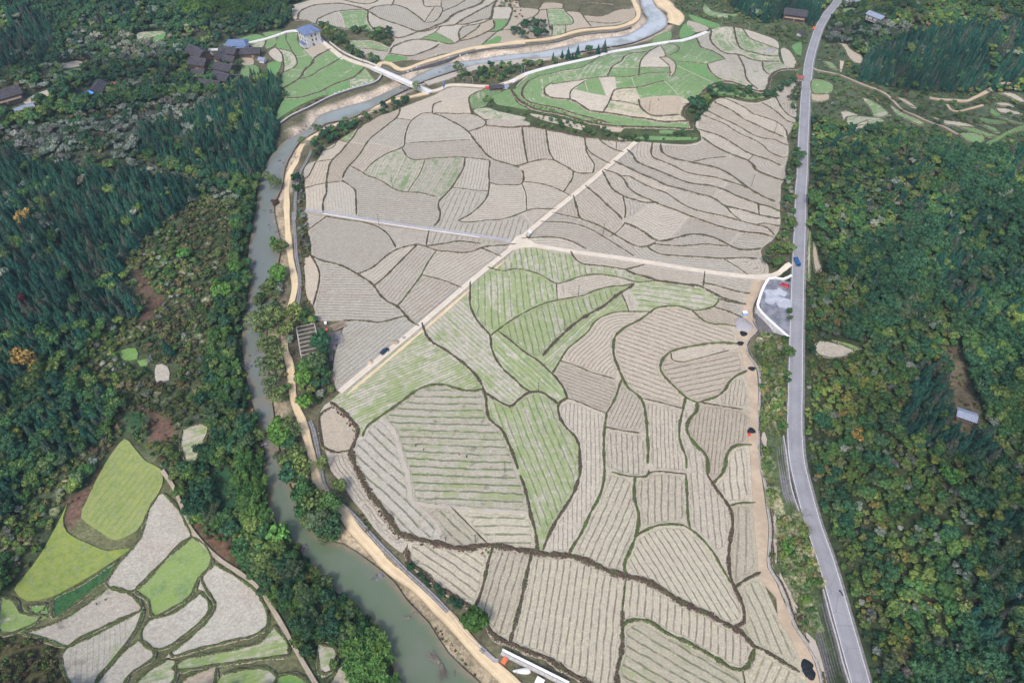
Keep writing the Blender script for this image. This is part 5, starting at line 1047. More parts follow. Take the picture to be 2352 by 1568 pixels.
# bare construction strip east of the fields
strip = np.vstack([tw('D', [(1935, 270), (1990, 270), (1975, 330), (1945, 400), (1920, 480), (1915, 560), (1940, 600), (1905, 660), (1870, 700), (1880, 780), (1930, 850), (1950, 950), (1950, 1100), (1945, 1200), (1950, 1400), (1965, 1568)]),
    tw('F', [(1735, 400), (1770, 600), (1790, 760), (1810, 900), (1800, 1100), (1800, 1210), (1870, 1330), (1930, 1480), (1975, 1568)]), tw('H', [(1640, 780), (1760, 960), (1830, 1100), (1880, 1283), (1900, 1440)]),
    tw('H', [(1800, 1440), (1780, 1283), (1740, 1150), (1680, 1000), (1600, 850), (1520, 720)]), tw('F', [(1870, 1450), (1780, 1350), (1730, 1250), (1725, 1100), (1700, 900), (1690, 700), (1675, 490)]),
    tw('D', [(1905, 1500), (1900, 1450), (1890, 1300), (1900, 1150), (1890, 1000), (1870, 900), (1850, 800), (1830, 720), (1810, 620), (1825, 560), (1850, 470), (1880, 390)])])
sp = densify(ground(strip), 3); sheet('bare_strip', sp, lambda P: height(P)+.16+.1*wob(P[:, 0], P[:, 1], 4), 'strip', 3.5, {'across': .1}, skirt=.9); mark_poly(sp); mark_pts(sp, 1)
sw = np.vstack([tw('D', [(1985, 300), (1960, 360), (1915, 440), (1910, 520), (1950, 600), (1895, 660), (1870, 710), (1885, 770), (1930, 830), (1960, 900), (1960, 1100), (1948, 1200), (1955, 1400)]), tw('F', [(1725, 250), (1745, 400), (1790, 600), (1805, 760), (1825, 900), (1815, 1090), (1815, 1210), (1890, 1330), (1950, 1470)]), tw('H', [(1660, 780), (1780, 960), (1850, 1100), (1900, 1290), (1920, 1440)])])
SWL = smooth(ground(sw), 4); drain(SWL, 0, 'side_channel', wd=.9, zb=.05); ribbon('channel_spoil', SWL, 1.0, .25, 'bdark', off=.9, wj=.3, mk=False)
# car park
lot = smooth(G('P', (122, 655), (190, 660), (262, 670), (262, 800), (262, 900), (252, 1000), (180, 930), (76, 850), (68, 785)), 100, closed=True)
lotz = 4.0
lotp = plane_hit(tw('P', [(122, 655), (200, 662), (268, 672), (268, 820), (264, 1000), (252, 1010), (80, 855), (66, 785)]), lotz)
sheet('parking_lot', lotp, lambda P: np.full(len(P), lotz-.03), 'lot', 3, skirt=4.4); mark_poly(lotp); mark_poly(lotp, CLR)
for i, (x, y, r) in enumerate([(150, 745, 3.5), (215, 800, 4.2), (205, 735, 2.2), (130, 780, 2.5)]):
    c = plane_hit(tw('P', [(x, y)]), lotz)[0]; a = np.linspace(0, 2*pi, 15)[:-1]
    q = np.stack([c[0]+r*np.cos(a)*(1+.25*np.sin(3*a+i)), c[1]+r*1.2*np.sin(a)*(1+.3*np.cos(2*a+i))], 1); sheet('chalk_patch', q, lambda P: np.full(len(P), lotz-.024+.001*i), 'chalk', 2)

# ------------------------------------------------------------ buildings
def wpt(t, x, y): return G(t, (x, y))[0]
def at(t, x, y, dz=0.0):
    p = wpt(t, x, y); return (p[0], p[1], gz(p)+dz)
def dirz(t, a, b):                              # bearing on the ground of a picture direction
    p, q = wpt(t, *a), wpt(t, *b); return math.atan2(q[1]-p[1], q[0]-p[0])
def house(label, t, x, y, L, W, H, rh, rz, roof, wall='wood', storeys=1, cat='house', group=None, gable=True, windows=True, base='stone', over=.9, name='tiled_house', hip=0.0, deck=None, dz=0.0):
    p = at(t, x, y); r = thing(name, label, cat, (p[0], p[1], p[2]-.3+dz), rz, group)
    m = MB(); hx, hy = L/2, W/2
    m.add([(-hx, -hy, -1), (hx, -hy, -1), (hx, hy, -1), (-hx, hy, -1), (-hx, -hy, H), (hx, -hy, H), (hx, hy, H), (-hx, hy, H), (-hx*(1-hip), 0, H+rh*.93), (hx*(1-hip), 0, H+rh*.93)],
          [(0, 1, 5, 4), (2, 3, 7, 6), (1, 2, 6, 9, 5), (3, 0, 4, 8, 7), (4, 5, 9, 8), (6, 7, 8, 9)])
    m.build('wall', MT[wall], r)
    # two roof slopes with thickness and a slight sag towards the eaves
    ox, oy = hx+over, hy+over; k = (rh/hy)*over; rx = ox*(1-hip); V = []; F = []
    for th in (0, -.16):
        for sx in (-1, 1):
            V += [(sx*ox, -oy, H-k*.8+th), (sx*(ox+rx)/2, -oy*.5, H+rh*.47+th-.08), (sx*rx, 0, H+rh+th+.12), (sx*(ox+rx)/2, oy*.5, H+rh*.47+th-.08), (sx*ox, oy, H-k*.8+th)]
    for i in range(4): F += [(i, i+1, 6+i, 5+i)[::-1], (10+i, 11+i, 16+i, 15+i)]
    if hip: F += [(0, 1, 2, 3, 4)[::-1], (5, 6, 7, 8, 9)]
    for b in (0, 5):
        for i in range(4): F.append((b+i, b+i+1, b+i+11, b+i+10) if b else (b+i+1, b+i, b+i+10, b+i+11))
    F += [(0, 5, 15, 10), (9, 4, 14, 19)]
    ro = link('roof', newmesh('roof', V, F, [MT[roof]]), r)
    MB().box((0, 0, H+rh+.16), (2*rx*.96, .34, .24)).build('ridge', MT['stone' if roof in ('roof_tile',) else roof], ro)
    if base: MB().box((0, 0, .15), (L+.5, W+.5, .5)).build('plinth', MT[base], r)
    if windows:
        for s in range(storeys):
            zz = 1.5 + s*(H/storeys)
            for side in (-1, 1):
                nwin = max(2, int(L/3.4))
                for i in range(nwin):
                    xx = -hx + L*(i+.5)/nwin
                    if s == 0 and i == nwin//2 and side == -1:
                        d = MB().box((xx, side*(hy+.03), 1.1), (1.3, .08, 2.1)).build('door', MT['wood_pale' if wall == 'wood' else 'wood'], r); MB().box((xx+.45, side*(hy+.1), 1.1), (.08, .06, .22)).build('handle', MT['metal'], d)
                    else:
                        w_ = MB().box((xx, side*(hy+.02), zz+.1), (1.05, .06, 1.15)).build('window', MT['glass'], r); MB().box((xx, side*(hy+.06), zz-.55), (1.3, .14, .1)).build('sill', MT['wood_pale' if wall == 'wood' else 'concrete'], w_)
            for sx in (-1, 1):
                w_ = MB().box((sx*(hx+.02), 0, zz+.1), (.06, 1.0, 1.1)).build('window', MT['glass'], r)
    if deck:
        MB().box((0, -hy-deck/2, H*.5), (L*.9, deck, .16)).build('balcony', MT['wood_pale'], r); MB().box((0, -hy-deck, H*.5+.55), (L*.9, .08, .9)).build('balustrade', MT['wood_pale'], r)
        for i in range(4): MB().box((-L*.42+L*.84*i/3, -hy-deck+.1, H*.25), (.16, .16, H*.5)).build('post', MT['wood'], r)
    c, s_ = cos(rz), sin(rz); q = np.array([(p[0]+x_*c-y_*s_, p[1]+x_*s_+y_*c) for x_, y_ in ((-ox, -oy), (ox, -oy), (ox, oy), (-ox, oy))]); mark_poly(q); mark_poly(q, CLR); mark_pts(q, 2); mark_pts(np.array([[p[0], p[1]]]), W/2+3.5)
    return r
VG = 'dark tiled houses of the village'
house('long dark-tiled wooden house on the west edge of the village', 'J', 290, 440, 17, 9.5, 5, 2.6, dirz('J', (200, 330), (420, 470)), 'roof_tile', storeys=2, group=VG)
house('dark-tiled house with blue panels beside the village lane', 'J', 310, 560, 12, 9, 5, 2.5, dirz('J', (250, 470), (420, 510)), 'roof_tile', storeys=2, group=VG)
house('small dark lean-to house below the house with blue panels', 'J', 290, 650, 8, 5.5, 3, 1.6, dirz('J', (230, 610), (340, 620)), 'roof_tile', group=VG)
house('dark-tiled house just below the pale blue roof', 'J', 660, 420, 13, 8.5, 4.6, 2.4, dirz('J', (590, 340), (740, 380)), 'roof_tile', storeys=2, group=VG)
house('low dark-tiled wing left of the house below the blue roof', 'J', 545, 460, 9, 6.5, 3.4, 2, dirz('J', (490, 450), (590, 400)), 'roof_tile', group=VG)
house('dark-tiled wing in front of the house below the blue roof', 'J', 655, 495, 8, 6, 3, 1.8, dirz('J', (600, 440), (700, 460)), 'roof_tile', group=VG)
house('village house with broad pale blue sheet roof', 'J', 745, 340, 15, 9.5, 5.2, 2.2, dirz('J', (640, 320), (860, 330)), 'roof_blue', 'white_wall', 2, name='blue_roofed_house', hip=.3)
house('small white-gabled annex in front of the pale blue roof', 'J', 785, 395, 5, 5.5, 4.4, 1.4, dirz('J', (740, 340), (800, 330)), 'roof_blue', 'white', 1, name='white_annex', cat='annex')
house('long dark-tiled house right of the pale blue roof', 'J', 900, 420, 14, 7.5, 4, 2.2, dirz('J', (800, 380), (1010, 375)), 'roof_tile', storeys=1, group=VG)
house('dark-tiled house in the middle right of the lane', 'J', 600, 610, 14, 8.5, 4.2, 2.4, dirz('J', (510, 560), (680, 600)), 'roof_tile', storeys=1, group=VG)
house('dark-tiled house below the middle one, nearest the footpath', 'J', 575, 720, 13.5, 9, 4.2, 2.4, dirz('J', (470, 670), (640, 720)), 'roof_tile', storeys=1, group=VG)
house('lowest dark-tiled house of the village above the firs', 'J', 430, 795, 15, 7.5, 3.6, 2.1, dirz('J', (330, 750), (500, 770)), 'roof_tile', storeys=1, group=VG)
house('little dark shed at the right end of the village houses', 'J', 730, 700, 6, 5, 2.6, 1.3, dirz('J', (690, 680), (770, 690)), 'roof_tile', storeys=1, group=VG)
house('tiny white shed with light blue door by the tall fir', 'J', 1035, 495, 4, 3.6, 2.8, .8, dirz('J', (1000, 470), (1060, 480)), 'roof_grey', 'white', windows=False, name='white_shed', cat='shed')
house('long low dark-roofed barn with bright blue end among the trees', 'I', 715, 665, 13, 7.5, 3, 2, dirz('I', (640, 670), (780, 615)), 'roof_tile', name='barn', cat='barn')
house('bright blue sheet porch at the left end of the barn', 'I', 640, 700, 3.6, 4.5, 2.4, .5, dirz('I', (610, 690), (670, 680)), 'roof_bright', windows=False, name='porch', cat='porch')
house('small hut with rusty red roof next to the barn', 'I', 858, 630, 6.5, 4.6, 2.6, 1.0, dirz('I', (820, 600), (900, 610)), 'roof_red', windows=False, name='red_roofed_hut', cat='hut')
house('dark-roofed shed half hidden left of the village lane', 'I', 1220, 645, 9, 4.5, 2.6, 1.0, dirz('I', (1160, 615), (1280, 625)), 'roof_grey', windows=False, name='grey_shed', cat='shed')
house('dark house with blue-framed balcony at the left picture edge', 'I', 45, 730, 18, 8.5, 4.5, 2.4, dirz('I', (0, 700), (130, 660)), 'roof_tile', storeys=2, deck=1.8, name='edge_house')
house('grey shed roof sunk among trees below the edge house', 'I', 185, 800, 9, 5, 2.4, .7, dirz('I', (110, 830), (240, 780)), 'roof_grey', windows=False, name='grey_shed', cat='shed')
house('large dark wooden house among firs at the top right', 'M', 375, 165, 17, 8.5, 5.4, 2.6, dirz('M', (300, 100), (460, 120)), 'roof_tile', storeys=2, deck=1.6, name='forest_house')
house('house with grey-blue roof at the top edge beside the road', 'M', 890, 22, 14, 7.5, 4.2, 2, dirz('M', (820, 20), (950, 25)), 'roof_grey', 'white_wall', 1, name='roadside_house')
house('pale grey-blue roof standing out of the woods', 'M', 1060, 195, 12, 6, 3.4, 1.2, dirz('M', (1000, 180), (1110, 180)), 'roof_grey', 'concrete', 1, name='woodland_shed', cat='shed', dz=2.5)
house('little kiosk with pinkish roof beside the road', 'M', 415, 685, 4, 4, 2.6, .7, dirz('M', (400, 650), (440, 650)), 'roof_red', 'concrete', 1, windows=False, name='kiosk', cat='kiosk')
house('grey-roofed hut in the brown clearing at the right', 'P', 1345, 1530, 5.6, 3.4, 2.4, .6, dirz('P', (1300, 1510), (1390, 1530)), 'roof_grey', 'wood', 1, windows=False, name='hut', cat='hut', dz=1)
house('small dark shack with blue and black sheets by the south road', 'K', 2085, 835, 9, 4.5, 2.4, .8, dirz('K', (2040, 830), (2140, 820)), 'roof_tile', 'wood', 1, windows=False, name='roadside_shack', cat='shack')
house('tiny white-roofed shack at the end of the dark shack', 'K', 2165, 830, 3.2, 3, 2.2, .5, dirz('K', (2040, 830), (2140, 820)), 'roof_grey', 'white', 1, windows=False, name='white_shack', cat='shack')
house('small grey hut beside the upper road', 'M', 430, 305, 4.5, 4, 2.6, .7, dirz('M', (400, 320), (470, 280)), 'roof_tile', 'white_wall', 1, windows=False, name='grey_hut', cat='hut')
def villa():
    p = at('J', 1600, 270); rz = dirz('J', (1530, 330), (1680, 280)); r = thing('white_house', 'tall white rendered house with blue roof above the green terraces', 'house', (p[0], p[1], p[2]-.3), rz)
    L, W, H = 12, 13, 10.5; hx, hy = L/2, W/2; m = MB()
    m.box((0, 0, H/2-.5), (L, W, H+1)); m.build('wall', MT['white_wall'], r)
    V = [(-hx-.9, -hy-.9, H-.1), (hx+.9, -hy-.9, H-.1), (hx+.9, hy+.9, H-.1), (-hx-.9, hy+.9, H-.1), (-2.2, .4, H+3.4), (2.6, .4, H+3.4)]
    ro = link('roof', newmesh('roof', V + [(x, y, z-.25) for x, y, z in V[:4]], [(0, 1, 5, 4), (1, 2, 5), (2, 3, 4, 5), (3, 0, 4), (0, 6, 7, 1), (1, 7, 8, 2), (2, 8, 9, 3), (3, 9, 6, 0), (9, 8, 7, 6)], [MT['roof_blue']]), r)
    MB().add([(-2.6, -hy-.8, H-.6), (2.6, -hy-.8, H-.6), (0, -hy-.8, H+1.6), (0, 0, H+2.0), (-2.6, 0, H+.2), (2.6, 0, H+.2)], [(0, 1, 2), (0, 2, 3, 4), (2, 1, 5, 3)]).build('gable', MT['white_wall'], ro)
    MB().add([(-3.1, -hy-1.2, H-.5), (0, -hy-1.2, H+1.9), (0, .4, H+2.6), (-3.1, .2, H+.1), (3.1, -hy-1.2, H-.5), (3.1, .2, H+.1)], [(0, 1, 2, 3), (1, 4, 5, 2)]).build('gable_roof', MT['roof_blue'], ro)
    for x, y, nx in ((-1.2, -1, 0), (1.9, -1, 0)):
        for s in range(3):
            if x > 0 and s == 0: continue
            w_ = MB().box((x, -hy-.02, 1.9+s*3.2), (1.15, .08, 1.5)).build('window', MT['glass'], r); MB().box((x, -hy-.07, 1.05+s*3.2), (1.4, .16, .12)).build('sill', MT['concrete'], w_)
    for y in (-3.8, 0, 3.8):
        for s in range(3):
            w_ = MB().box((-hx-.02, y, 1.9+s*3.2), (.08, 1.2, 1.5)).build('window', MT['glass'], r); MB().box((-hx-.07, y, 1.05+s*3.2), (.16, 1.4, .12)).build('sill', MT['concrete'], w_)
    for s in (1, 2): MB().box((0, 0, s*3.4), (L+.12, W+.12, .18)).build('string_course', MT['concrete'], r)
    MB().box((-hx-1.4, -1.5, 1.4), (2.6, 7, 2.8)).build('side_annex', MT['white_wall'], r); MB().box((-hx-1.5, -1.5, 2.95), (3.1, 7.6, .2)).build('annex_roof', MT['roof_blue'], r)
    MB().box((hx+1.6, 1.5, .55), (3.0, 8, 1.3)).build('terrace', MT['concrete'], r); MB().box((-.6, -hy-.04, 1.0), (1.1, .1, 2.1)).build('door', MT['wood'], r)
    mark_pts(np.array([[p[0], p[1]]]), 9.5)
villa()

# ------------------------------------------------------------ bridge
def bridge():
    a = plane_hit(tw('K', [(950, 648)]), .8)[0]; b = plane_hit(tw('K', [(1430, 858)]), .8)[0]; d = b-a; L = np.linalg.norm(d); rz = math.atan2(d[1], d[0])
    r = thing('bridge', 'pale concrete road bridge with railings across the river', 'bridge', (a[0], a[1], .7), rz); w_ = 5.2
    MB().box((L/2, 0, -.15), (L+6, w_, .9)).build('deck', MT['pale_concrete'], r)
    for s in (-1, 1):
        rl = MB().box((L/2, s*(w_/2-.12), 1.0), (L+4, .14, .14)).build('railing', MT['concrete'], r); mm = MB()
        for i in range(19): mm.box((i*L/18, s*(w_/2-.12), .62), (.22, .2, .68))
        mm.box((L/2, s*(w_/2-.12), .6), (L+4, .06, .06)); mm.build('balusters', MT['concrete'], rl)
    for f in (.02, .36, .68, .98):
        q = MB().box((f*L, 0, -2.6), (1.1, w_*.82, 4.2)).build('pier', MT['dark_concrete'], r); MB().box((f*L, 0, -.85), (1.7, w_*.95, .5)).build('pier_cap', MT['concrete'], q)
    P = np.array([a+d*t for t in np.linspace(0, 1, 40)]); mark_pts(P, 4)
bridge()

# ------------------------------------------------------------ walls
def wall_thing(label, cat, name, L, wd, z0, z1, m, cap=None, capw=.25, closed=False, group=None, follow=False):
    L = smooth(L, 3) if len(L) > 2 else L; N = normals(L); n = len(L); o = thing(name, label, cat, (L[0][0], L[0][1], 0), 0, group); g0 = height(L)
    def strip_(wd, lo, hi, nm, mt, off=0):
        V = []
        for i in range(n):
            zb, zt = (g0[i]+lo, g0[i]+hi) if follow else (lo, hi)
            for s, z in ((-.5, zb), (-.5, zt), (.5, zt), (.5, zb)): V.append((L[i, 0]-L[0, 0]+N[i, 0]*(s*wd+off), L[i, 1]-L[0, 1]+N[i, 1]*(s*wd+off), z))
        F = [(i*4+j+1, i*4+j, (i+1)*4+j, (i+1)*4+j+1) for i in range(n-1) for j in range(3)] + [(0, 1, 2, 3), ((n-1)*4+3, (n-1)*4+2, (n-1)*4+1, (n-1)*4)]
        link(nm, newmesh(nm, V, F, [MT[mt]]), o)
    strip_(wd, z0, z1, 'wall_body', m)
    if cap: strip_(wd+capw, z1+.003, z1+.18, 'coping', cap)
    mark_pts(L, wd/2+1.2); return o
lw = tw('P', [(268, 628), (215, 652), (125, 650), (62, 785), (76, 856), (250, 1018)])
wall_thing('white concrete retaining wall wrapping round the grey car park', 'wall', 'retaining_wall', plane_hit(np.vstack([lw[:3], [(lw[2]+lw[3])/2], lw[3:]]), 4.1)[[0, 1, 2, 4, 5, 6]] if False else plane_hit(lw, 4.1), 1.0, -.5, 4.1, 'white_wall', 'white', .3)
wall_thing('grey stone embankment wall along the left bank below the green fields', 'wall', 'embankment_wall', LBLUFF, 1.0, -3, .9, 'stone', 'concrete', .3)
wall_thing('dark stone embankment wall under the north river track', 'wall', 'embankment_wall', plane_hit(np.vstack([tw('K', [(1010, 625), (1090, 660), (1180, 690), (1290, 655), (1450, 605), (1620, 555), (1800, 495), (2000, 455), (2352, 428)]), tw('L', [(150, 325), (300, 302), (450, 290), (560, 272), (700, 236), (850, 215), (960, 205), (1050, 178)])]), .4), .9, -3, .25, 'stone', 'dark_concrete', .1)
wall_thing('low kerb wall along the village road opposite the scrub', 'wall', 'kerb_wall', G('K', (515, 400), (630, 485), (760, 548), (880, 590), (960, 622)), .35, -.4, .9, 'pale_concrete', follow=True)
# the stepped stone retaining walls that carry the road
def stepped(label, t, pts, zt, steps, mt, dz=.42, run=.75):
    L = smooth(plane_hit(tw(t, pts), zt), 3); N = normals(L); n = len(L); o = thing('stepped_retaining_wall', label, 'retaining wall', (L[0][0], L[0][1], 0)); V = []; m_ = 2*steps
    for i in range(n):
        for k in range(steps):
            for z in (zt-k*dz, zt-(k+1)*dz): 
                f = min(1, i/3+.2, (n-1-i)/3+.3); V.append((L[i, 0]-L[0, 0]-N[i, 0]*(k*run)*f, L[i, 1]-L[0, 1]-N[i, 1]*(k*run)*f, z))
    F = [(i*m_+j, i*m_+j+1, (i+1)*m_+j+1, (i+1)*m_+j) for i in range(n-1) for j in range(m_-1)]
    link('masonry', newmesh('masonry', V, F, [MT[mt]]), o); V2 = []
    for i in range(n):
        for s, z in ((-.1, zt-.3), (-.1, zt+.25), (.35, zt+.25), (.35, zt-.3)): V2.append((L[i, 0]-L[0, 0]+N[i, 0]*s, L[i, 1]-L[0, 1]+N[i, 1]*s, z))
    link('coping', newmesh('coping', V2, [(i*4+j, i*4+j+1, (i+1)*4+j+1, (i+1)*4+j) for i in range(n-1) for j in range(3)], [MT['concrete']]), o); [mark_pts(L-N*q, 1.8, M_) for q in (0, 2, 4) for M_ in (OCC, CLR)]
stepped('long stepped stone retaining wall left of the road at the bottom', 'H', [(1905, 480), (1935, 600), (1975, 750), (2020, 900), (2070, 1100), (2130, 1283), (2190, 1440)], 3.8, 8, 'stone')
stepped('shorter stepped stone wall where the road begins to bend', 'F', [(1925, 180), (1945, 300), (1965, 450), (1990, 600), (2050, 780)], 3.8, 5, 'dark_concrete')
def culvert():
    a = at('G', 1325, 1245); b = at('G', 2020, 1590); d = np.array(b[:2])-np.array(a[:2]); L = np.linalg.norm(d); rz = math.atan2(d[1], d[0]); r = thing('concrete_flume', 'long concrete flume with bright white top beside the lower fields', 'flume', (a[0], a[1], a[2]), rz)
    MB().box((L/2, .5, .7), (L, .75, 1.4)).build('white_wall', MT['white'], r); MB().box((L/2, -.55, .5), (L, .9, 1.0)).build('side_wall', MT['concrete'], r); MB().box((L/2, -.05, .2), (L, .35, .5)).build('floor', MT['dark_concrete'], r)
    mark_pts(np.array([np.array(a[:2])+d*t for t in np.linspace(0, 1, 20)]), 3)
culvert()

# ------------------------------------------------------------ poles and lamps
def tall_pole(label, t, x, y, H=8, m='pole', name='utility_pole', cat='utility pole', arm=True, group=None, lean=0):
    p = at(t, x, y); r = thing(name, label, cat, (p[0], p[1], p[2]-.1), random.uniform(-.4, .4), group); r.rotation_euler[1] = lean
    MB().tube((0, 0, -.5), (0, 0, H), .14, .09, 8).build('shaft', MT[m], r)
    if arm:
        c = MB().box((0, 0, H-.6), (1.5, .1, .12)).build('crossarm', MT['pole_wood'], r); mm = MB()
        for s in (-.6, 0, .6): mm.tube((s, 0, H-.54), (s, 0, H-.3), .05, .04, 6)
        mm.build('insulators', MT['white'], c)
    return r
for lab, t, x, y, h in [('thin pole standing in the green field south of the crossing', 'D', 763, 388, 8), ('thin pole in the curved green field with the dark furrows', 'D', 670, 612, 7.5), ('thin pole beside the junction of green bunds', 'D', 500, 1018, 7), ('thin pole in the big striped field with workers', 'E', 1606, 762, 8),
    ('thin pole at the lower edge of the big striped field', 'E', 1378, 1310, 6.5), ('short pole at the field edge above the dark bank', 'E', 1142, 1295, 3.5), ('leaning post at the field edge left of the short pole', 'E', 1105, 1282, 3), ('dark pole beside the lilac gravel canal bank', 'A', 935, 1355, 8.5), ('thin pole in the chequered greenish field', 'A', 1056, 1010, 8), ('thin pole among the terraces left of the road', 'B', 718, 1112, 8), ('thin pole in the tan terrace near the road verge', 'B', 1752, 775, 8.5),
    ('thin pole at the upper end of the road-side terraces', 'B', 1912, 405, 7.5), ('thin pole on the tan knoll plot', 'L', 1168, 750, 8), ('thin pole on the slope above the green terraces', 'J', 990, 165, 7), ('thin pole beside the village road fork', 'J', 1972, 425, 7), ('thin pole by the lower end of the village road', 'J', 2215, 525, 6), ('thin pole behind the white house', 'J', 1560, 90, 6),
    ('pale pole rising from the trees right of the car park', 'P', 635, 705, 9), ('thin pole between village gardens', 'J', 755, 480, 7)]:
    tall_pole(lab, t, x, y, h, 'pole_wood' if 'dark' in lab or 'thin' in lab else 'pole')
def street_lamp(label, t, x, y, H=7):
    p = at(t, x, y); r = thing('street_lamp', label, 'street lamp', (p[0], p[1], p[2]-.1), random.uniform(0, 3), 'street lamps along the village roads')
    MB().tube((0, 0, -.3), (0, 0, H), .11, .07, 8).build('shaft', MT['metal'], r); a = MB().tube((0, 0, H-.1), (1.2, 0, H+.35), .05, .04, 6).build('arm', MT['metal'], r)
    MB().box((1.4, 0, H+.35), (.75, .28, .12)).build('lamp_head', MT['white'], a); MB().box((-.1, 0, H+.5), (.9, .6, .05)).build('solar_panel', MT['glass'], r)
for lab, t, x, y, h in [('white street lamp on the lane left of the village houses', 'J', 245, 750, 5.5), ('white street lamp where the village road meets the tiled houses', 'J', 372, 328, 6), ('street lamp beside the south road past the blue sign', 'K', 1862, 818, 7), ('street lamp at the south end of the bridge', 'K', 1358, 888, 6.5), ('street lamp near the pots at the bend of the south road', 'K', 2322, 700, 7), ('street lamp second from the bend of the south road', 'L', 332, 495, 5),
    ('street lamp before the row of dark conifers', 'L', 562, 425, 6), ('street lamp between the conifers and the river road', 'L', 918, 365, 5), ('street lamp at the top beside the knoll road', 'L', 1835, 220, 7), ('street lamp above the green strip near the top', 'L', 1657, 158, 5), ('pale street lamp on the green plot by the knoll road', 'L', 1292, 275, 5)]: street_lamp(lab, t, x, y, h)
def billboard():
    p = at('K', 1592, 848); r = thing('blue_sign', 'tall narrow blue sign standing beside the south road', 'sign', (p[0], p[1], p[2]), radians(70))
    MB().box((0, 0, 4.6), (2.4, .22, 4.4)).build('panel', MT['blue'], r); MB().box((0, -.13, 5.4), (2.0, .04, 2.4)).build('panel_face', MT['lightblue'], r)
    for s in (-.8, .8): MB().box((s, 0, 1.2), (.16, .16, 3.2)).build('leg', MT['blue'], r)
billboard()
def road_sign(label, t, x, y):
    p = plane_hit(tw(t, [(x, y)]), 4)[0]; r = thing('marker_post', label, 'marker post', (p[0], p[1], 3.9), 0, 'marker posts beside the road'); MB().tube((0, 0, 0), (0, 0, 1.0), .09, .09, 6).build('post', MT['white'], r); MB().box((0, 0, .8), (.22, .22, .2)).build('band', MT['red'], r)
for i, (t, x, y) in enumerate([('M', 400, 1165), ('M', 402, 1415), ('M', 522, 1410), ('M', 518, 955), ('M', 548, 780)]): road_sign(['white marker post left of the road beside the tan terraces', 'white marker post left of the road below the first one', 'white marker post right of the road opposite the lower terraces', 'white marker post right of the road near the scrub', 'white marker post right of the road by the pinkish plot'][i], t, x, y)
def red_gate():
    p = plane_hit(tw('M', [(545, 262)]), 4)[0]; r = thing('warning_sign', 'orange-red roadside sign near the top of the road', 'sign', (p[0], p[1], 3.6), 0); MB().box((0, 0, 2.4), (2.2, .12, 2.0)).build('panel', MT['orange'], r)
    for s in (-.8, .8): MB().box((s, .1, .8), (.1, .1, 2.0)).build('leg', MT['metal'], r)
red_gate()

# ------------------------------------------------------------ vehicles
def wheels(r, xs, y, rad=.32, w_=.22):
    for x in xs:
        for s in (-1, 1):
            wh = MB().tube((x, s*y-w_/2, rad), (x, s*y+w_/2, rad), rad, rad, 16).build('wheel', MT['rubber'], r); MB().tube((x, s*(y+.005)-w_/2-.012, rad), (x, s*(y+.005)+w_/2+.012, rad), rad*.55, rad*.55, 10).build('rim', MT['metal'], wh)
def car(label, pos, rz, m, L=4.6, W=1.85, suv=False, glass='glass'):
    r = thing('parked_car', label, 'car', pos, rz); h = .35 if not suv else .45; hw = W/2; H = 1.45 if not suv else 1.75
    def ring(x, zb, zt, w2, k=.9): return [(x, -w2*.92, zb), (x, w2*.92, zb), (x, w2, (zb+zt)/2), (x, w2*k, zt), (x, -w2*k, zt), (x, -w2, (zb+zt)/2)]
    b = [ring(-L/2, .45, .75, hw*.8), ring(-L/2+.12, .32, .95, hw*.95), ring(-L*.36, h-.1, 1.02, hw), ring(-L*.1, h-.1, .98, hw), ring(L*.2, h-.1, .98, hw), ring(L*.33, h-.1, .92, hw*.98), ring(L/2-.15, .34, .78, hw*.9), ring(L/2, .45, .62, hw*.75)]
    MB().loft(b).build('body', MT[m], r, True)
    c = [ring(-L*.42, .9, 1.02, hw*.86, .9), ring(-L*.32, .9, H-.08, hw*.84, .82), ring(-L*.05, .9, H, hw*.84, .8), ring(L*.1, .9, H-.06, hw*.84, .82), ring(L*.27, .9, .98, hw*.86, .9)]
    cb = MB().loft(c).build('windows', MT[glass], r); MB().loft([ring(-L*.33, H-.12, H-.02, hw*.7, .95), ring(-L*.3, H-.1, H+.02, hw*.73, .95), ring(-L*.05, H-.06, H+.05, hw*.73, .95), ring(L*.09, H-.1, H+.0, hw*.72, .95)]).build('roof_panel', MT[m], cb)
    wheels(r, (-L*.3, L*.31), hw-.1)
    for s in (-1, 1): MB().box((L/2-.06, s*hw*.62, .66), (.12, .34, .14)).build('headlight', MT['white'], r); MB().box((-L/2+.04, s*hw*.62, .76), (.1, .3, .14)).build('tail_light', MT['red'], r)
    return r
p = wpt('C', 872, 1252); car('dark blue car parked on the pale farm road', (p[0], p[1], gz(p)+.31), dirz('C', (835, 1285), (905, 1225)), 'carblue', 4.9, 1.95, True)
p = plane_hit(tw('P', [(222, 697)]), 4)[0]; car('bright red car parked in the grey car park', (p[0], p[1], 4.0), math.atan2(*(plane_hit(tw('P', [(197, 688)]), 4)[0]-plane_hit(tw('P', [(248, 708)]), 4)[0])[::-1]), 'carred', 4.6)
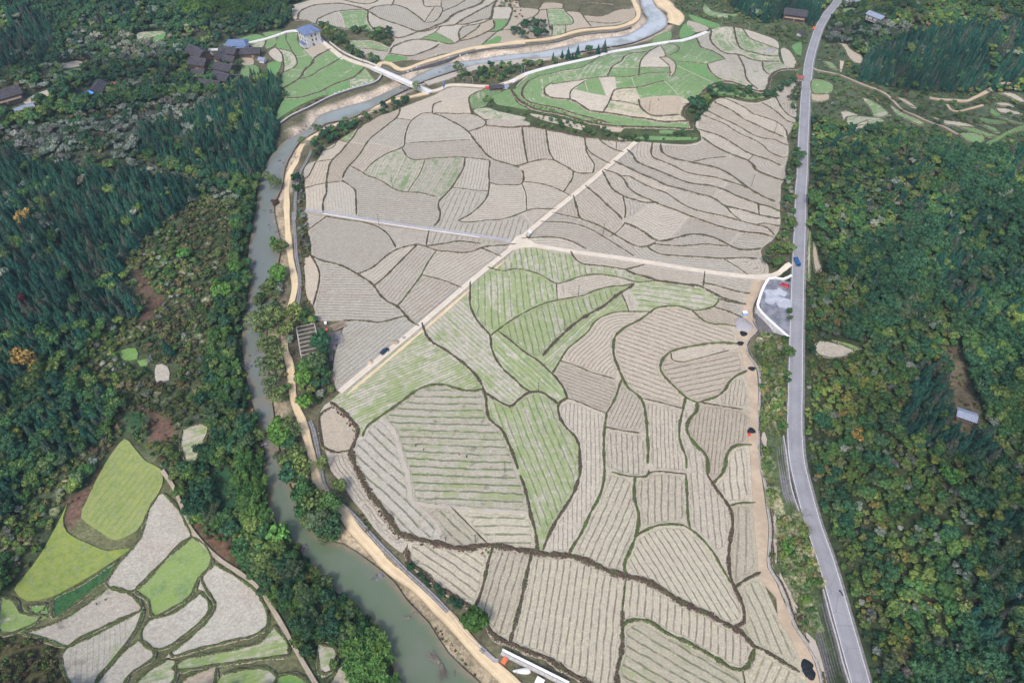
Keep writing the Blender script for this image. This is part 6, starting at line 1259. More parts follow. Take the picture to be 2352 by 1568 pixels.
def truck(label, pos, rz, cab, bed, L=6.2, name='small_truck'):
    r = thing(name, label, 'truck', pos, rz); W = 2.0
    MB().box((0, 0, .62), (L, .9, .22)).build('chassis', MT['rubber'], r)
    c = MB().loft([[(L/2-1.6, -W/2, .5), (L/2-1.6, W/2, .5), (L/2-1.6, W/2*.92, 2.2), (L/2-1.6, -W/2*.92, 2.2)], [(L/2-.35, -W/2, .5), (L/2-.35, W/2, .5), (L/2-.35, W/2*.92, 2.15), (L/2-.35, -W/2*.92, 2.15)], [(L/2, -W/2, .5), (L/2, W/2, .5), (L/2, W/2*.95, 1.25), (L/2, -W/2*.95, 1.25)]]).build('cab', MT[cab], r)
    MB().add([(L/2-.33, -W/2*.8, 2.08), (L/2-.33, W/2*.8, 2.08), (L/2+.02, W/2*.84, 1.3), (L/2+.02, -W/2*.84, 1.3)], [(0, 3, 2, 1)]).build('windscreen', MT['glass'], c)
    m = MB().box((-.8, 0, .98), (L-1.9, W, .12))
    for s in (-1, 1): m.box((-.8, s*(W/2-.04), 1.3), (L-1.9, .08, .55))
    m.box((-.8-(L-1.9)/2+.04, 0, 1.3), (.08, W-.18, .55)).build('load_bed', MT[bed], r); wheels(r, (-L*.3, L*.33), W/2-.15, .4)
p = plane_hit(tw('P', [(298, 552)]), 4)[0]; truck('small blue truck driving on the road above the car park', (p[0], p[1], 4.0), radians(-90), 'cartruck', 'cartruck')
p = wpt('B', 202, 1120); truck('small white truck parked at the farm road crossing', (p[0], p[1], gz(p)+.33), dirz('B', (190, 1135), (215, 1105)), 'carwhite', 'concrete', 4.6, 'white_pickup')
def motorbike():
    p = plane_hit(tw('Q', [(558, 1021)]), 4)[0]; r = thing('motorcycle', 'dark motorcycle with rider on the lower road', 'motorcycle', (p[0], p[1], 4.0), radians(-72))
    for x in (-.65, .65): MB().tube((x, -.06, .31), (x, .06, .31), .31, .31, 14).build('wheel', MT['rubber'], r)
    MB().loft([[(-.75, -.12, .6), (-.75, .12, .6), (-.75, .1, .78), (-.75, -.1, .78)], [(0, -.16, .45), (0, .16, .45), (0, .14, .85), (0, -.14, .85)], [(.5, -.1, .55), (.5, .1, .55), (.5, .08, .98), (.5, -.08, .98)]]).build('frame', MT['carblue'], r); MB().tube((.5, -.36, 1.0), (.5, .36, 1.0), .03, .03, 6).build('handlebar', MT['metal'], r)
motorbike()

# ------------------------------------------------------------ people: one continuous skinned body each
def person(label, pos, rz, pose='bend', top='redcloth', legs='blackcloth', group=None):
    t = thing('person', label, 'person', pos, rz, group)
    J = dict(pelvis=(0, 0, .92), chest=(.05, 0, 1.32), neck=(.07, 0, 1.5), head=(.09, 0, 1.64), headtop=(.09, 0, 1.74), hl=(0, .12, .86), kl=(.06, .13, .48), al=(-.02, .14, .09), tl=(.16, .15, .04), hr=(0, -.12, .86), kr=(.12, -.13, .49), ar=(.08, -.14, .09), tr=(.26, -.15, .04),
        sl=(.06, .19, 1.42), el=(.1, .25, 1.14), wl=(.22, .22, .92), sr=(.06, -.19, 1.42), er=(.1, -.25, 1.14), wr=(.24, -.2, .94), fl=(.28, .21, .86), fr=(.3, -.19, .88))
    if pose == 'bend':
        J.update(pelvis=(-.12, 0, .86), chest=(.22, 0, 1.05), neck=(.38, 0, 1.1), head=(.5, 0, 1.06), headtop=(.6, 0, 1.04), sl=(.3, .19, 1.06), sr=(.3, -.19, 1.06), el=(.38, .2, .78), er=(.4, -.2, .78), wl=(.48, .12, .54), wr=(.5, -.1, .55), fl=(.52, .1, .46), fr=(.54, -.08, .47), hl=(-.12, .12, .82), hr=(-.12, -.12, .82), kl=(.06, .14, .47), kr=(.02, -.14, .46), al=(-.04, .15, .09), ar=(-.06, -.15, .09), tl=(.14, .16, .04), tr=(.12, -.16, .04))
    R = dict(pelvis=.155, chest=.165, neck=.06, head=.10, headtop=.075, hl=.095, hr=.095, kl=.065, kr=.065, al=.045, ar=.045, tl=.035, tr=.035, sl=.065, sr=.065, el=.045, er=.045, wl=.03, wr=.03, fl=.03, fr=.03)
    K = list(J); E = [('pelvis', 'chest'), ('chest', 'neck'), ('neck', 'head'), ('head', 'headtop'), ('pelvis', 'hl'), ('hl', 'kl'), ('kl', 'al'), ('al', 'tl'), ('pelvis', 'hr'), ('hr', 'kr'), ('kr', 'ar'), ('ar', 'tr'), ('chest', 'sl'), ('sl', 'el'), ('el', 'wl'), ('wl', 'fl'), ('chest', 'sr'), ('sr', 'er'), ('er', 'wr'), ('wr', 'fr')]
    me = bpy.data.meshes.new('body'); me.from_pydata([J[k] for k in K], [(K.index(a), K.index(b)) for a, b in E], []); o = link('body', me, t); md = o.modifiers.new('skin', 'SKIN')
    for i, k in enumerate(K): me.skin_vertices[0].data[i].radius = (R[k], R[k]); 
    me.skin_vertices[0].data[0].use_root = True; sb = o.modifiers.new('sub', 'SUBSURF'); sb.levels = sb.render_levels = 2; me.materials.append(MT['skin'])
    dg = bpy.context.evaluated_depsgraph_get(); em = bpy.data.meshes.new_from_object(o.evaluated_get(dg)); bpy.data.objects.remove(o); body = link('body', em, t); em.materials.clear()
    for m in ('skin', top, legs, 'hair'): em.materials.append(MT[m])
    hd, ne, ch, pe = (np.array(J[k]) for k in ('head', 'neck', 'chest', 'pelvis'))
    for f in em.polygons:
        f.use_smooth = True; c = np.array(f.center); dd = {k: np.linalg.norm(c-np.array(J[k])) for k in J}; k = min(dd, key=dd.get)
        f.material_index = 0 if k in ('neck', 'fl', 'fr') else (3 if k == 'headtop' or (k == 'head' and (c-hd)[0] < .03) else 0) if k in ('head', 'headtop') else 2 if k in ('hl', 'kl', 'al', 'tl', 'hr', 'kr', 'ar', 'tr') or (k == 'pelvis' and c[2] < pe[2]) else 1
    return t
def pz(t, x, y, dz=.02): p = wpt(t, x, y); return (p[0], p[1], gz(p)+dz)
person('person in dark clothes bending over the big striped field, leftmost of four', pz('E', 908, 560), 1, 'bend', 'blackcloth'); person('person in dark clothes standing right of the leftmost field worker', pz('E', 971, 592), 2, 'stand', 'blackcloth')
person('person in a red top bending in the middle of the big striped field', pz('E', 1248, 626), -1, 'bend', 'redcloth'); person('person in dark blue clothes standing just right of the red-topped worker', pz('E', 1303, 646), .5, 'stand', 'bluecloth', 'blackcloth')
person('person in dark clothes on the pale field in the lower left, right one of two', pz('N', 588, 1108), 0, 'bend', 'blackcloth'); person('person in dark clothes bending on the pale lower left field, left one of two', pz('N', 541, 1133), 2, 'bend', 'blackcloth')
person('person standing on the tan knoll plot, upper one of two', pz('L', 1230, 680), 1, 'stand', 'blackcloth'); person('person in reddish top bending on the tan knoll plot', pz('L', 1143, 722), 0, 'bend', 'redcloth'); person('person standing among the green plots of the knoll', pz('L', 968, 492), 0, 'stand', 'blackcloth')
p = wpt('C', 912, 1252); person('person beside the dark blue car on the farm road', (p[0], p[1], gz(p)+.32), 2.5, 'stand', 'blackcloth'); p = wpt('C', 895, 1225); person('person in front of the dark blue car on the farm road', (p[0], p[1], gz(p)+.32), -1.5, 'bend', 'bluecloth')
p = wpt('G', 1470, 1480); person('person in dark clothes on the track below the white flume', (p[0], p[1], gz(p)+.25), 1, 'stand', 'blackcloth'); person('person in dark clothes in the lowest green plot at the lower left', pz('N', 1597, 1388), 1, 'bend', 'blackcloth')
person('person in dark clothes at the left edge of the dotted field', pz('D', 27, 1450), 1, 'bend', 'blackcloth')

# ------------------------------------------------------------ heaps, timber, frame, boxes, brush
def mound(label, pos, rx, ry, h, m, name, cat, group=None, seed=0, n=18, loc0=None):
    g = np.random.default_rng(seed); V = []; K_ = 5
    for k in range(K_):
        f = 1-(k/K_)**1.6; 
        for i in range(n):
            a = 2*pi*i/n; q = 1+.12*math.sin(3*a+seed)+g.uniform(-.05, .05); V.append((rx*f*q*cos(a), ry*f*q*sin(a), h*(1-(1-k/K_)**1.8)-.25*(k == 0)))
    V.append((0, 0, h)); F = [(k*n+i, k*n+(i+1) % n, (k+1)*n+(i+1) % n, (k+1)*n+i) for k in range(K_-1) for i in range(n)] + [((K_-1)*n+i, (K_-1)*n+(i+1) % n, K_*n) for i in range(n)]
    o = link(name, newmesh(name, V, F, [MT[m]], None, True), None, pos); return tag(o, label, cat, group)
for lab, t, x, y, rx, ry in [('round black net heap at the foot of the rubble slope', 'D', 1855, 636, 2.2, 2.0), ('small round black net heap below the first one', 'D', 1835, 700, 1.9, 1.6), ('round black net heap beside the bare strip, third from the car park', 'D', 1910, 867, 2.1, 1.5), ('round black net heap with an orange box beside it', 'D', 1907, 1276, 2.1, 1.8),
    ('upper black net heap of the three in the lower right corner', 'H', 1768, 1125, 2.4, 2.0), ('middle black net heap of the three in the lower right corner', 'H', 1782, 1172, 2.3, 1.9), ('lowest black net heap of the three in the lower right corner', 'H', 1797, 1212, 2.2, 1.9)]:
    p = pz(t, x, y, .18); mound(lab, p, rx*.85, ry*.85, .6, 'black', 'net_heap', 'net heap', 'black net heaps along the bare strip', int(x))
mound('brown earth heap on the farm road left of the dark blue car', pz('C', 742, 1345, .3), 1.5, 1.2, .8, 'strip', 'earth_heap', 'earth heap', None, 3); mound('reddish earth heap on the farm road right of the dark blue car', pz('C', 965, 1165, .3), 2.3, 1.4, .7, 'path', 'earth_heap', 'earth heap', None, 5)
mound('small grey gravel heap on the farm road furthest from the car', pz('C', 1043, 1125, .3), 1.0, .9, .5, 'gravel_road', 'gravel_heap', 'gravel heap', None, 7); mound('grey gravel heap beside the bare strip under the car park wall', pz('D', 1855, 580, .1), 4.5, 5.0, .7, 'gravel_road', 'gravel_heap', 'gravel heap', None, 9)
mound('pale sacks lying beside the concrete flume', pz('G', 1545, 1440, .1), 3.0, 1.0, .7, 'pale_concrete', 'sack_pile', 'sacks', None, 11); mound('pale straw heap on the round plot near the knoll road', pz('L', 1980, 342, .1), 4.2, 3.6, .8, 'timber_grey', 'straw_heap', 'straw heap', None, 13)
mound('grey rubble slope at the foot of the car park wall', pz('P', 92, 930, .1), 4.5, 7.5, 1.4, 'stone', 'rubble', 'rubble', None, 15)
def small_box(label, pos, d, rz, m, name, cat, lid='white', group=None):
    r = thing(name, label, cat, pos, rz, group); MB().box((0, 0, d[2]/2), d, 0, .94).build('box', MT[m], r); MB().box((0, 0, d[2]+.04), (d[0]*1.06, d[1]*1.06, .08)).build('lid', MT[lid], r); return r
small_box('orange box lying beside the fourth black heap', pz('D', 1891, 1305, .2), (.9, 1.3, .6), .2, 'orange', 'orange_box', 'box', 'red'); small_box('orange container beside the concrete flume', pz('G', 1352, 1340, .1), (1.5, 2.0, .9), -.6, 'orange', 'orange_box', 'box', 'orange')
small_box('white box standing next to the timber stacks', pz('C', 342, 997, .1), (1.2, 1.2, 1), .3, 'white', 'white_box', 'box'); small_box('light blue and white cabinet on the bare strip near the car park', pz('D', 1860, 510, .15), (2.2, 1.8, 1.7), .1, 'lightblue', 'cabinet', 'cabinet', 'white')
small_box('white tank with blue top at the bottom edge', pz('G', 1720, 1560, .1), (2.6, 2.2, 1.3), -.5, 'grey_blue', 'tank', 'tank', 'white'); small_box('small reddish hut by the timber stacks', pz('C', 350, 1055, .1), (1.2, .9, .6), .4, 'red', 'red_crate', 'crate', 'orange')
for i in range(9):
    f = i/8.0; x = 1880+f*430; y = 878-f*145+random.uniform(-4, 4)
    small_box('small white and blue beehive on the wall above the river', pz('J', x, y, .1), (.8, .8, .9), random.uniform(0, 1), 'lightblue', 'beehive', 'beehive', 'white', 'beehives lined up on the left bank wall')
for x, y in [(1285, 668), (1335, 640), (1360, 636), (1438, 616), (1552, 578), (1632, 548), (1740, 528), (1808, 520), (1515, 525), (1250, 682)]:
    small_box('small white box along the north river track', pz('K', x, y, .1), (.9, .9, .8), random.uniform(0, 1), 'white', 'beehive', 'beehive', 'lightblue', 'white hives beside the north track')
def timber(label, t, x, y, L, wd, n, rz, m, spread=.12):
    p = pz(t, x, y, .1); r = MB()
    for i in range(n):
        a = random.uniform(-spread, spread); o = (i/n-.5)*wd; z = .15+random.random()*.7; l = L*random.uniform(.8, 1.05)/2; c = random.uniform(-.4, .4)
        r.tube((-l*cos(a)+c, o-l*sin(a), z), (l*cos(a)+c, o+l*sin(a), z), .09, .08, 6)
    ob = r.build('timber_stack', MT[m], None, loc=p, rz=rz); tag(ob, label, 'timber stack')
    mark_pts(np.array([p[:2]]), 4)
timber('reddish timber poles stacked at the corner of the lilac field', 'C', 462, 1018, 7.5, 4.5, 26, dirz('C', (400, 1050), (520, 995)), 'wood_pale'); timber('large grey stack of sawn poles left of the lilac field', 'C', 435, 1130, 7, 8, 46, dirz('C', (380, 1140), (500, 1115)), 'timber_grey', .2)
timber('small bundle of grey poles below the large stack', 'C', 410, 1215, 4.5, 3, 12, dirz('C', (400, 1180), (420, 1250)), 'timber_grey'); timber('small bundle of pinkish poles at the foot of the lilac field', 'C', 405, 1465, 7, 2.2, 10, dirz('C', (400, 1430), (410, 1510)), 'wood_pale'); timber('thin loose poles beside the lilac field edge', 'C', 395, 1290, 6, 1.8, 8, dirz('C', (395, 1260), (400, 1330)), 'timber_grey')
def frame():
    a = wpt('C', 172, 1048); b = wpt('C', 216, 1300); d = b-a; L = np.linalg.norm(d); rz = math.atan2(d[1], d[0]); z = gz((a+b)/2); r = thing('roofless_shed', 'roofless shed skeleton of pale concrete beams between riverside trees', 'shed', (a[0], a[1], z), rz); W = 8.5; H = 3.0
    for s in (-1, 1):
        MB().box((L/2, s*W/2, H), (L, .3, .3)).build('beam', MT['concrete'], r)
        for i in range(8): MB().box((i*L/7, s*W/2, H/2-.4), (.32, .32, H)).build('post', MT['concrete'], r)
    for i in range(8): MB().box((i*L/7, 0, H+.02), (.24, W-.32, .24)).build('crossbeam', MT['concrete'], r)
    for i in range(6): MB().box(((i+.5)*L/6, 0, .15), (.2, W*.8, .1)).build('sleeper', MT['dark_concrete'], r)
    for M_ in (OCC, CLR): mark_poly(np.array([a + d*f + np.array([-d[1], d[0]])/L*s for f, s in ((-.15, -7), (1.25, -7), (1.25, 7), (-.15, 7))]), M_)
frame()
def brush(label, t, x, y, n, L, rz, seed):
    g = np.random.default_rng(seed); m = MB(); p = plane_hit(tw(t, [(x, y)]), WATER_Z+.1)[0]
    for i in range(n):
        a = g.normal()*.28; l = L*g.uniform(.5, 1.1); m.tube((0, g.normal()*.25, .1+g.uniform(0, .5)), (l*cos(a), l*sin(a), g.uniform(-.15, .7)), .06, .015, 3, False)
    tag(m.build('driftwood', MT['bark_pale'], None, loc=(p[0], p[1], WATER_Z), rz=rz), label, 'driftwood')
brush('grey brushwood bundle in the river, fanning to the upper left', 'G', 680, 1360, 90, 6, dirz('G', (680, 1360), (570, 1260)), 1); brush('grey brushwood bundle in the river, fanning downwards', 'G', 695, 1370, 90, 6, dirz('G', (690, 1370), (710, 1520)), 2)
brush('small driftwood twigs in the water near the track', 'G', 370, 885, 18, 3.4, dirz('G', (370, 885), (280, 895)), 3); brush('broken branches on the waterline left of the track', 'G', 440, 840, 16, 2.6, dirz('G', (440, 840), (380, 850)), 4); brush('single forked branch in the green water', 'G', 835, 1440, 8, 2.8, dirz('G', (835, 1440), (830, 1500)), 5)
def greenhouse_pots():
    for i, (x, y, m) in enumerate([(2010, 832, 'red'), (2052, 842, 'blue')]): small_box(['red sheet lying at the left end of the dark shack', 'dark blue sheet against the dark shack'][i], pz('K', x, y, .1), (4.5, 2.2, .9), .1, m, 'covered_load', 'load', m)
greenhouse_pots()

def stones():
    g = np.random.default_rng(5); ms = []
    for i in range(4):
        V = []; n = 7
        for k, (z, r) in enumerate(((-.3, .8), (.1, 1), (.45, .75), (.62, .3))):
            V += [(r*cos(2*pi*j/n+k*.3)*g.uniform(.75, 1.2), r*sin(2*pi*j/n+k*.3)*g.uniform(.75, 1.2), z) for j in range(n)]
        F = [(k*n+j, k*n+(j+1) % n, (k+1)*n+(j+1) % n, (k+1)*n+j) for k in range(3) for j in range(n)] + [tuple(range(3*n, 4*n))]; ms.append(newmesh('stone', V, F, [MT['dark_concrete' if i % 2 else 'stone']]))
    spots = [('O', 1650, 225, 60, 25, 16), ('O', 1710, 345, 40, 35, 10), ('O', 1605, 360, 25, 20, 5), ('O', 1555, 850, 25, 45, 9), ('O', 1575, 1150, 50, 60, 16), ('N', 1465, 245, 25, 12, 8), ('N', 1440, 300, 15, 80, 8), ('A', 1120, 130, 120, 60, 14), ('A', 60, 770, 60, 40, 8), ('N', 1690, 815, 30, 15, 7), ('G', 40, 470, 60, 40, 8), ('A', 350, 480, 160, 60, 12), ('O', 1590, 560, 20, 60, 6), ('K', 1500, 640, 200, 40, 10)]
    for t, x, y, sx, sy, n in spots:
        for i in range(n):
            p = plane_hit(tw(t, [(x+g.normal()*sx*.6, y+g.normal()*sy*.6)]), WATER_Z)[0]; o = link('river_stone', ms[g.integers(4)], None, (p[0], p[1], max(WATER_Z-.1, gz(p)-.3)), g.uniform(0, 6)); s = g.uniform(.35, 1.15); o.scale = (s*1.2, s, s*.8)
            tag(o, 'pale weathered stone lying in the shallows of the river', 'stone', 'stones in the shallows of the river')
stones()

# ------------------------------------------------------------ plants: prototype crowns and trunks
def quad(c, ax, up, w_, l, fold=.0):
    ax = ax/np.linalg.norm(ax); s = np.cross(ax, up); s /= max(np.linalg.norm(s), 1e-6)
    return [c - s*w_/2, c + s*w_/2, c + s*w_*.35 + ax*l, c - s*w_*.35 + ax*l]
def fir_crown(R, H, r, seed):
    g = np.random.default_rng(seed); V = []; F = []
    def q(pts): n = len(V); V.extend(pts); F.append(tuple(range(n, n+len(pts))))
    n = 9
    for k, (z, rr) in enumerate(((.08*H, .72*R), (.35*H, .52*R), (.7*H, .22*R), (.97*H, .02))):     # inner mass of needles
        ring = [(rr*cos(2*pi*i/n+k)*g.uniform(.8, 1.1), rr*sin(2*pi*i/n+k)*g.uniform(.8, 1.1), z) for i in range(n)]
        V.extend(np.array(p) for p in ring)
        if k: F.extend((len(V)-2*n+i, len(V)-2*n+(i+1) % n, len(V)-n+(i+1) % n, len(V)-n+i) for i in range(n))
    L = 15
    for k in range(L):
        z = H*(.06 + .9*k/L); rr = R*(1-(k/L)**1.15)*g.uniform(.85, 1.12) + .12; nb = 10 if k < 8 else 7 if k < 12 else 5
        for j in range(nb):
            a = 2*pi*(j+g.uniform(-.3, .3))/nb + k*.7; d = np.array([cos(a), sin(a), -.28+g.uniform(-.15, .12)]); c = np.array([0, 0, z]) + d*rr*.22*np.array([1, 1, .3])
            ll = rr*.85*g.uniform(.8, 1.2); up = np.array([g.uniform(-.3, .3), g.uniform(-.3, .3), 1])
            q(quad(c, d, up, .34*rr+.12, ll*.6)); q(quad(c + d*ll*.45, d + np.array([0, 0, -.2]), up, .42*rr*.7+.12, ll*.6))
            for s in (-1, 1):
                a2 = a + s*.55; q(quad(c + d*ll*.3, np.array([cos(a2), sin(a2), -.35]), up, .22*rr+.08, ll*.55))
    return V, F
def leafy(lobes, nper, size, seed, core=.72, flat=.75, stretch=1.0):
    """crown of leaf clumps gathered on a handful of limbs' ends"""
    g = np.random.default_rng(seed); V = []; F = []
    for (cx, cy, cz, r) in lobes:
        if core:
            n0 = len(V); m = 7
            for zi, rr in ((-.75, .5), (-.2, .95), (.4, .85), (.8, .35)):
                for i in range(m):
                    a = 2*pi*i/m + zi; V.append(np.array([cx + r*core*rr*cos(a)*g.uniform(.8, 1.15), cy + r*core*rr*sin(a)*g.uniform(.8, 1.15), cz + r*core*zi*flat]))
            for k in range(3): F.extend((n0+k*m+i, n0+k*m+(i+1) % m, n0+(k+1)*m+(i+1) % m, n0+(k+1)*m+i) for i in range(m))
            F.append(tuple(range(n0+3*m, n0+4*m)))
        for _ in range(nper):
            d = g.normal(size=3); d[2] = abs(d[2])*.9 - .25; d /= np.linalg.norm(d); rad = r*g.uniform(.7, 1.12)
            c = np.array([cx, cy, cz]) + d*rad*np.array([1, 1, flat]); t = g.normal(size=3); up = d + g.normal(size=3)*.45
            s = size*g.uniform(.6, 1.35); n0 = len(V); V.extend(quad(c, t - d*(t @ d)*.8, up, s, s*stretch)); F.append((n0, n0+1, n0+2, n0+3))
    return V, F
def broad_lobes(R, H, n, seed):
    g = np.random.default_rng(seed); out = [(0, 0, H*.66, R*.6)]
    for i in range(n):
        a = 2*pi*i/n + g.uniform(-.4, .4); d = R*g.uniform(.4, .72); out.append((d*cos(a), d*sin(a), H*g.uniform(.48, .82), R*g.uniform(.28, .46)))
    return out
def trunk_mesh(H, r, lobes=None, seed=0, lean=0):
    g = np.random.default_rng(seed); m = MB(); top = np.array([lean, 0, H*.62]); m.tube((0, 0, -.6), tuple(top*.5), r, r*.75, 6, False); m.tube(tuple(top*.5), tuple(top), r*.75, r*.45, 6, False)
    for (x, y, z, q) in (lobes or [])[1:7]:
        b = top*g.uniform(.55, .95); m.tube(tuple(b), (x*.85, y*.85, z), r*.35, r*.12, 4, False)
    return m
def bare_tree(H, spread, seed, depth=4):
    g = np.random.default_rng(seed); tr = MB(); tw_ = MB()
    def grow(p, d, l, r, k):
        e = p + d*l; (tr if k < 2 else tw_).tube(tuple(p), tuple(e), r, r*.62, 5 if k < 2 else 3, False)
        if k == depth: return
        for i in range(3 if k else 4):
            v = g.normal(size=3); v -= d*(v @ d); v /= np.linalg.norm(v); nd = d*g.uniform(.6, .9) + v*spread*g.uniform(.5, 1.1) + np.array([0, 0, .12]); nd /= np.linalg.norm(nd)
            grow(p + d*l*g.uniform(.65, 1), nd, l*g.uniform(.55, .8), r*.55, k+1)
    grow(np.array([0, 0, -.4]), np.array([.03, .02, 1.0]), H*.36, H*.022, 0); return tr, tw_
def reed_clump(R, H, n, seed):
    g = np.random.default_rng(seed); V = []; F = []
    for i in range(n):
        a = g.uniform(0, 2*pi); b = g.uniform(0, R*.25); p = np.array([b*cos(a), b*sin(a), 0]); out = np.array([cos(a), sin(a), 0]); l = H*g.uniform(.6, 1.1); s = np.array([-sin(a), cos(a), 0])*.15*g.uniform(.7, 1.5)
        prev = None
        for t in (0, .35, .7, 1.0):
            c = p + out*R*g.uniform(.7, 1.1)*t**1.6 + np.array([0, 0, l*(t - .42*t**2.4)]); wv = s*(1.3-t); n0 = len(V); V.extend([c-wv, c+wv])
            if prev is not None: F.append((prev, prev+1, n0+1, n0))
            prev = n0
    return V, F
def plumes(R, H, n, seed):
    """bamboo: arching culms that end in feathery plumes"""
    g = np.random.default_rng(seed); V = []; F = []
    for i in range(n):
        a = g.uniform(0, 2*pi); out = np.array([cos(a), sin(a), 0]); b = out*g.uniform(0, R*.3); rr = R*g.uniform(.5, 1.05); hh = H*g.uniform(.75, 1.1)
        for t in np.linspace(.35, 1, 12):
            c = b + out*rr*t**2.2 + np.array([0, 0, hh*(t - .22*t**3)])
            for s in range(3):
                d = g.normal(size=3)*.6 + out*.6 + np.array([0, 0, -.35]); n0 = len(V); V.extend(quad(c + g.normal(size=3)*.2, d, np.array([0, 0, 1.0]) + g.normal(size=3)*.3, .3, g.uniform(.5, .95))); F.append((n0, n0+1, n0+2, n0+3))
    return V, F
def pm(name, VF, m): return newmesh(name, VF[0], VF[1], [MT[m]])
PROTO = {}
def tree_meshes(key, crown_vf, m, H, r, lobes=None, seed=0, bark='bark'):
    t = trunk_mesh(H, r, lobes, seed); PROTO.setdefault(key, []).append((pm('crown', crown_vf, m), newmesh('trunk', t.V, t.F, [MT[bark]]), H))
for i in range(4): tree_meshes('fir', fir_crown(1.95+.14*i, 8.2+.7*i, 0, 10+i), 'fir', 8, .17, seed=i)
for i in range(3): tree_meshes('firb', fir_crown(2.0+.1*i, 9+.6*i, 0, 40+i), 'firbright', 8, .17, seed=i)
def add_broad(key, m, n, R, H, nl, per, size, core=.72, seed0=0, bark='bark', stretch=1.0):
    for i in range(n):
        lb = broad_lobes(R*(1+.08*i), H*(1+.06*i), nl+i % 2, seed0+i); tree_meshes(key, leafy(lb, per, size, seed0+i, core, stretch=stretch), m, H, .04*H*.6, lb, seed0+i, bark)
add_broad('broadA', 'leafA', 4, 2.5, 5.4, 8, 84, .42, seed0=100)
add_broad('broadB', 'leafB', 4, 2.3, 4.8, 8, 80, .40, seed0=120)
add_broad('broadC', 'leafC', 4, 2.7, 6.2, 8, 86, .44, seed0=140)
add_broad('greyT', 'greyleaf', 4, 2.0, 3.8, 7, 84, .34, core=.5, seed0=160, bark='bark_pale')
add_broad('shrubA', 'leafA', 3, 1.15, 1.7, 4, 40, .36, seed0=180); add_broad('shrubO', 'olive', 4, 1.15, 1.5, 4, 42, .34, core=.6, seed0=200)
add_broad('shrubG', 'leafG', 2, 1.0, 1.0, 4, 40, .34, seed0=220); add_broad('shrubR', 'rusty', 2, 1.1, 1.5, 4, 44, .32, core=.5, seed0=230); add_broad('shrubY', 'leafB', 3, 1.2, 1.9, 4, 44, .36, seed0=240)
for i in range(3): PROTO.setdefault('reed', []).append((pm('blades', reed_clump(1.6, 1.9, 95, 300+i), 'reed'), None, 2))
for i in range(3): tree_meshes('bamboo', plumes(2.6, 7.5, 26, 320+i), 'bamboo', 6, .09, seed=i)
for i in range(3):
    a_, b_ = bare_tree(4.6, .75, 340+i, 4); PROTO.setdefault('bare', []).append((newmesh('crown', b_.V, b_.F, [MT['twig']]), newmesh('trunk', a_.V, a_.F, [MT['bark_pale']]), 5))
PART = {k: ('blades' if k == 'reed' else 'crown') for k in PROTO}
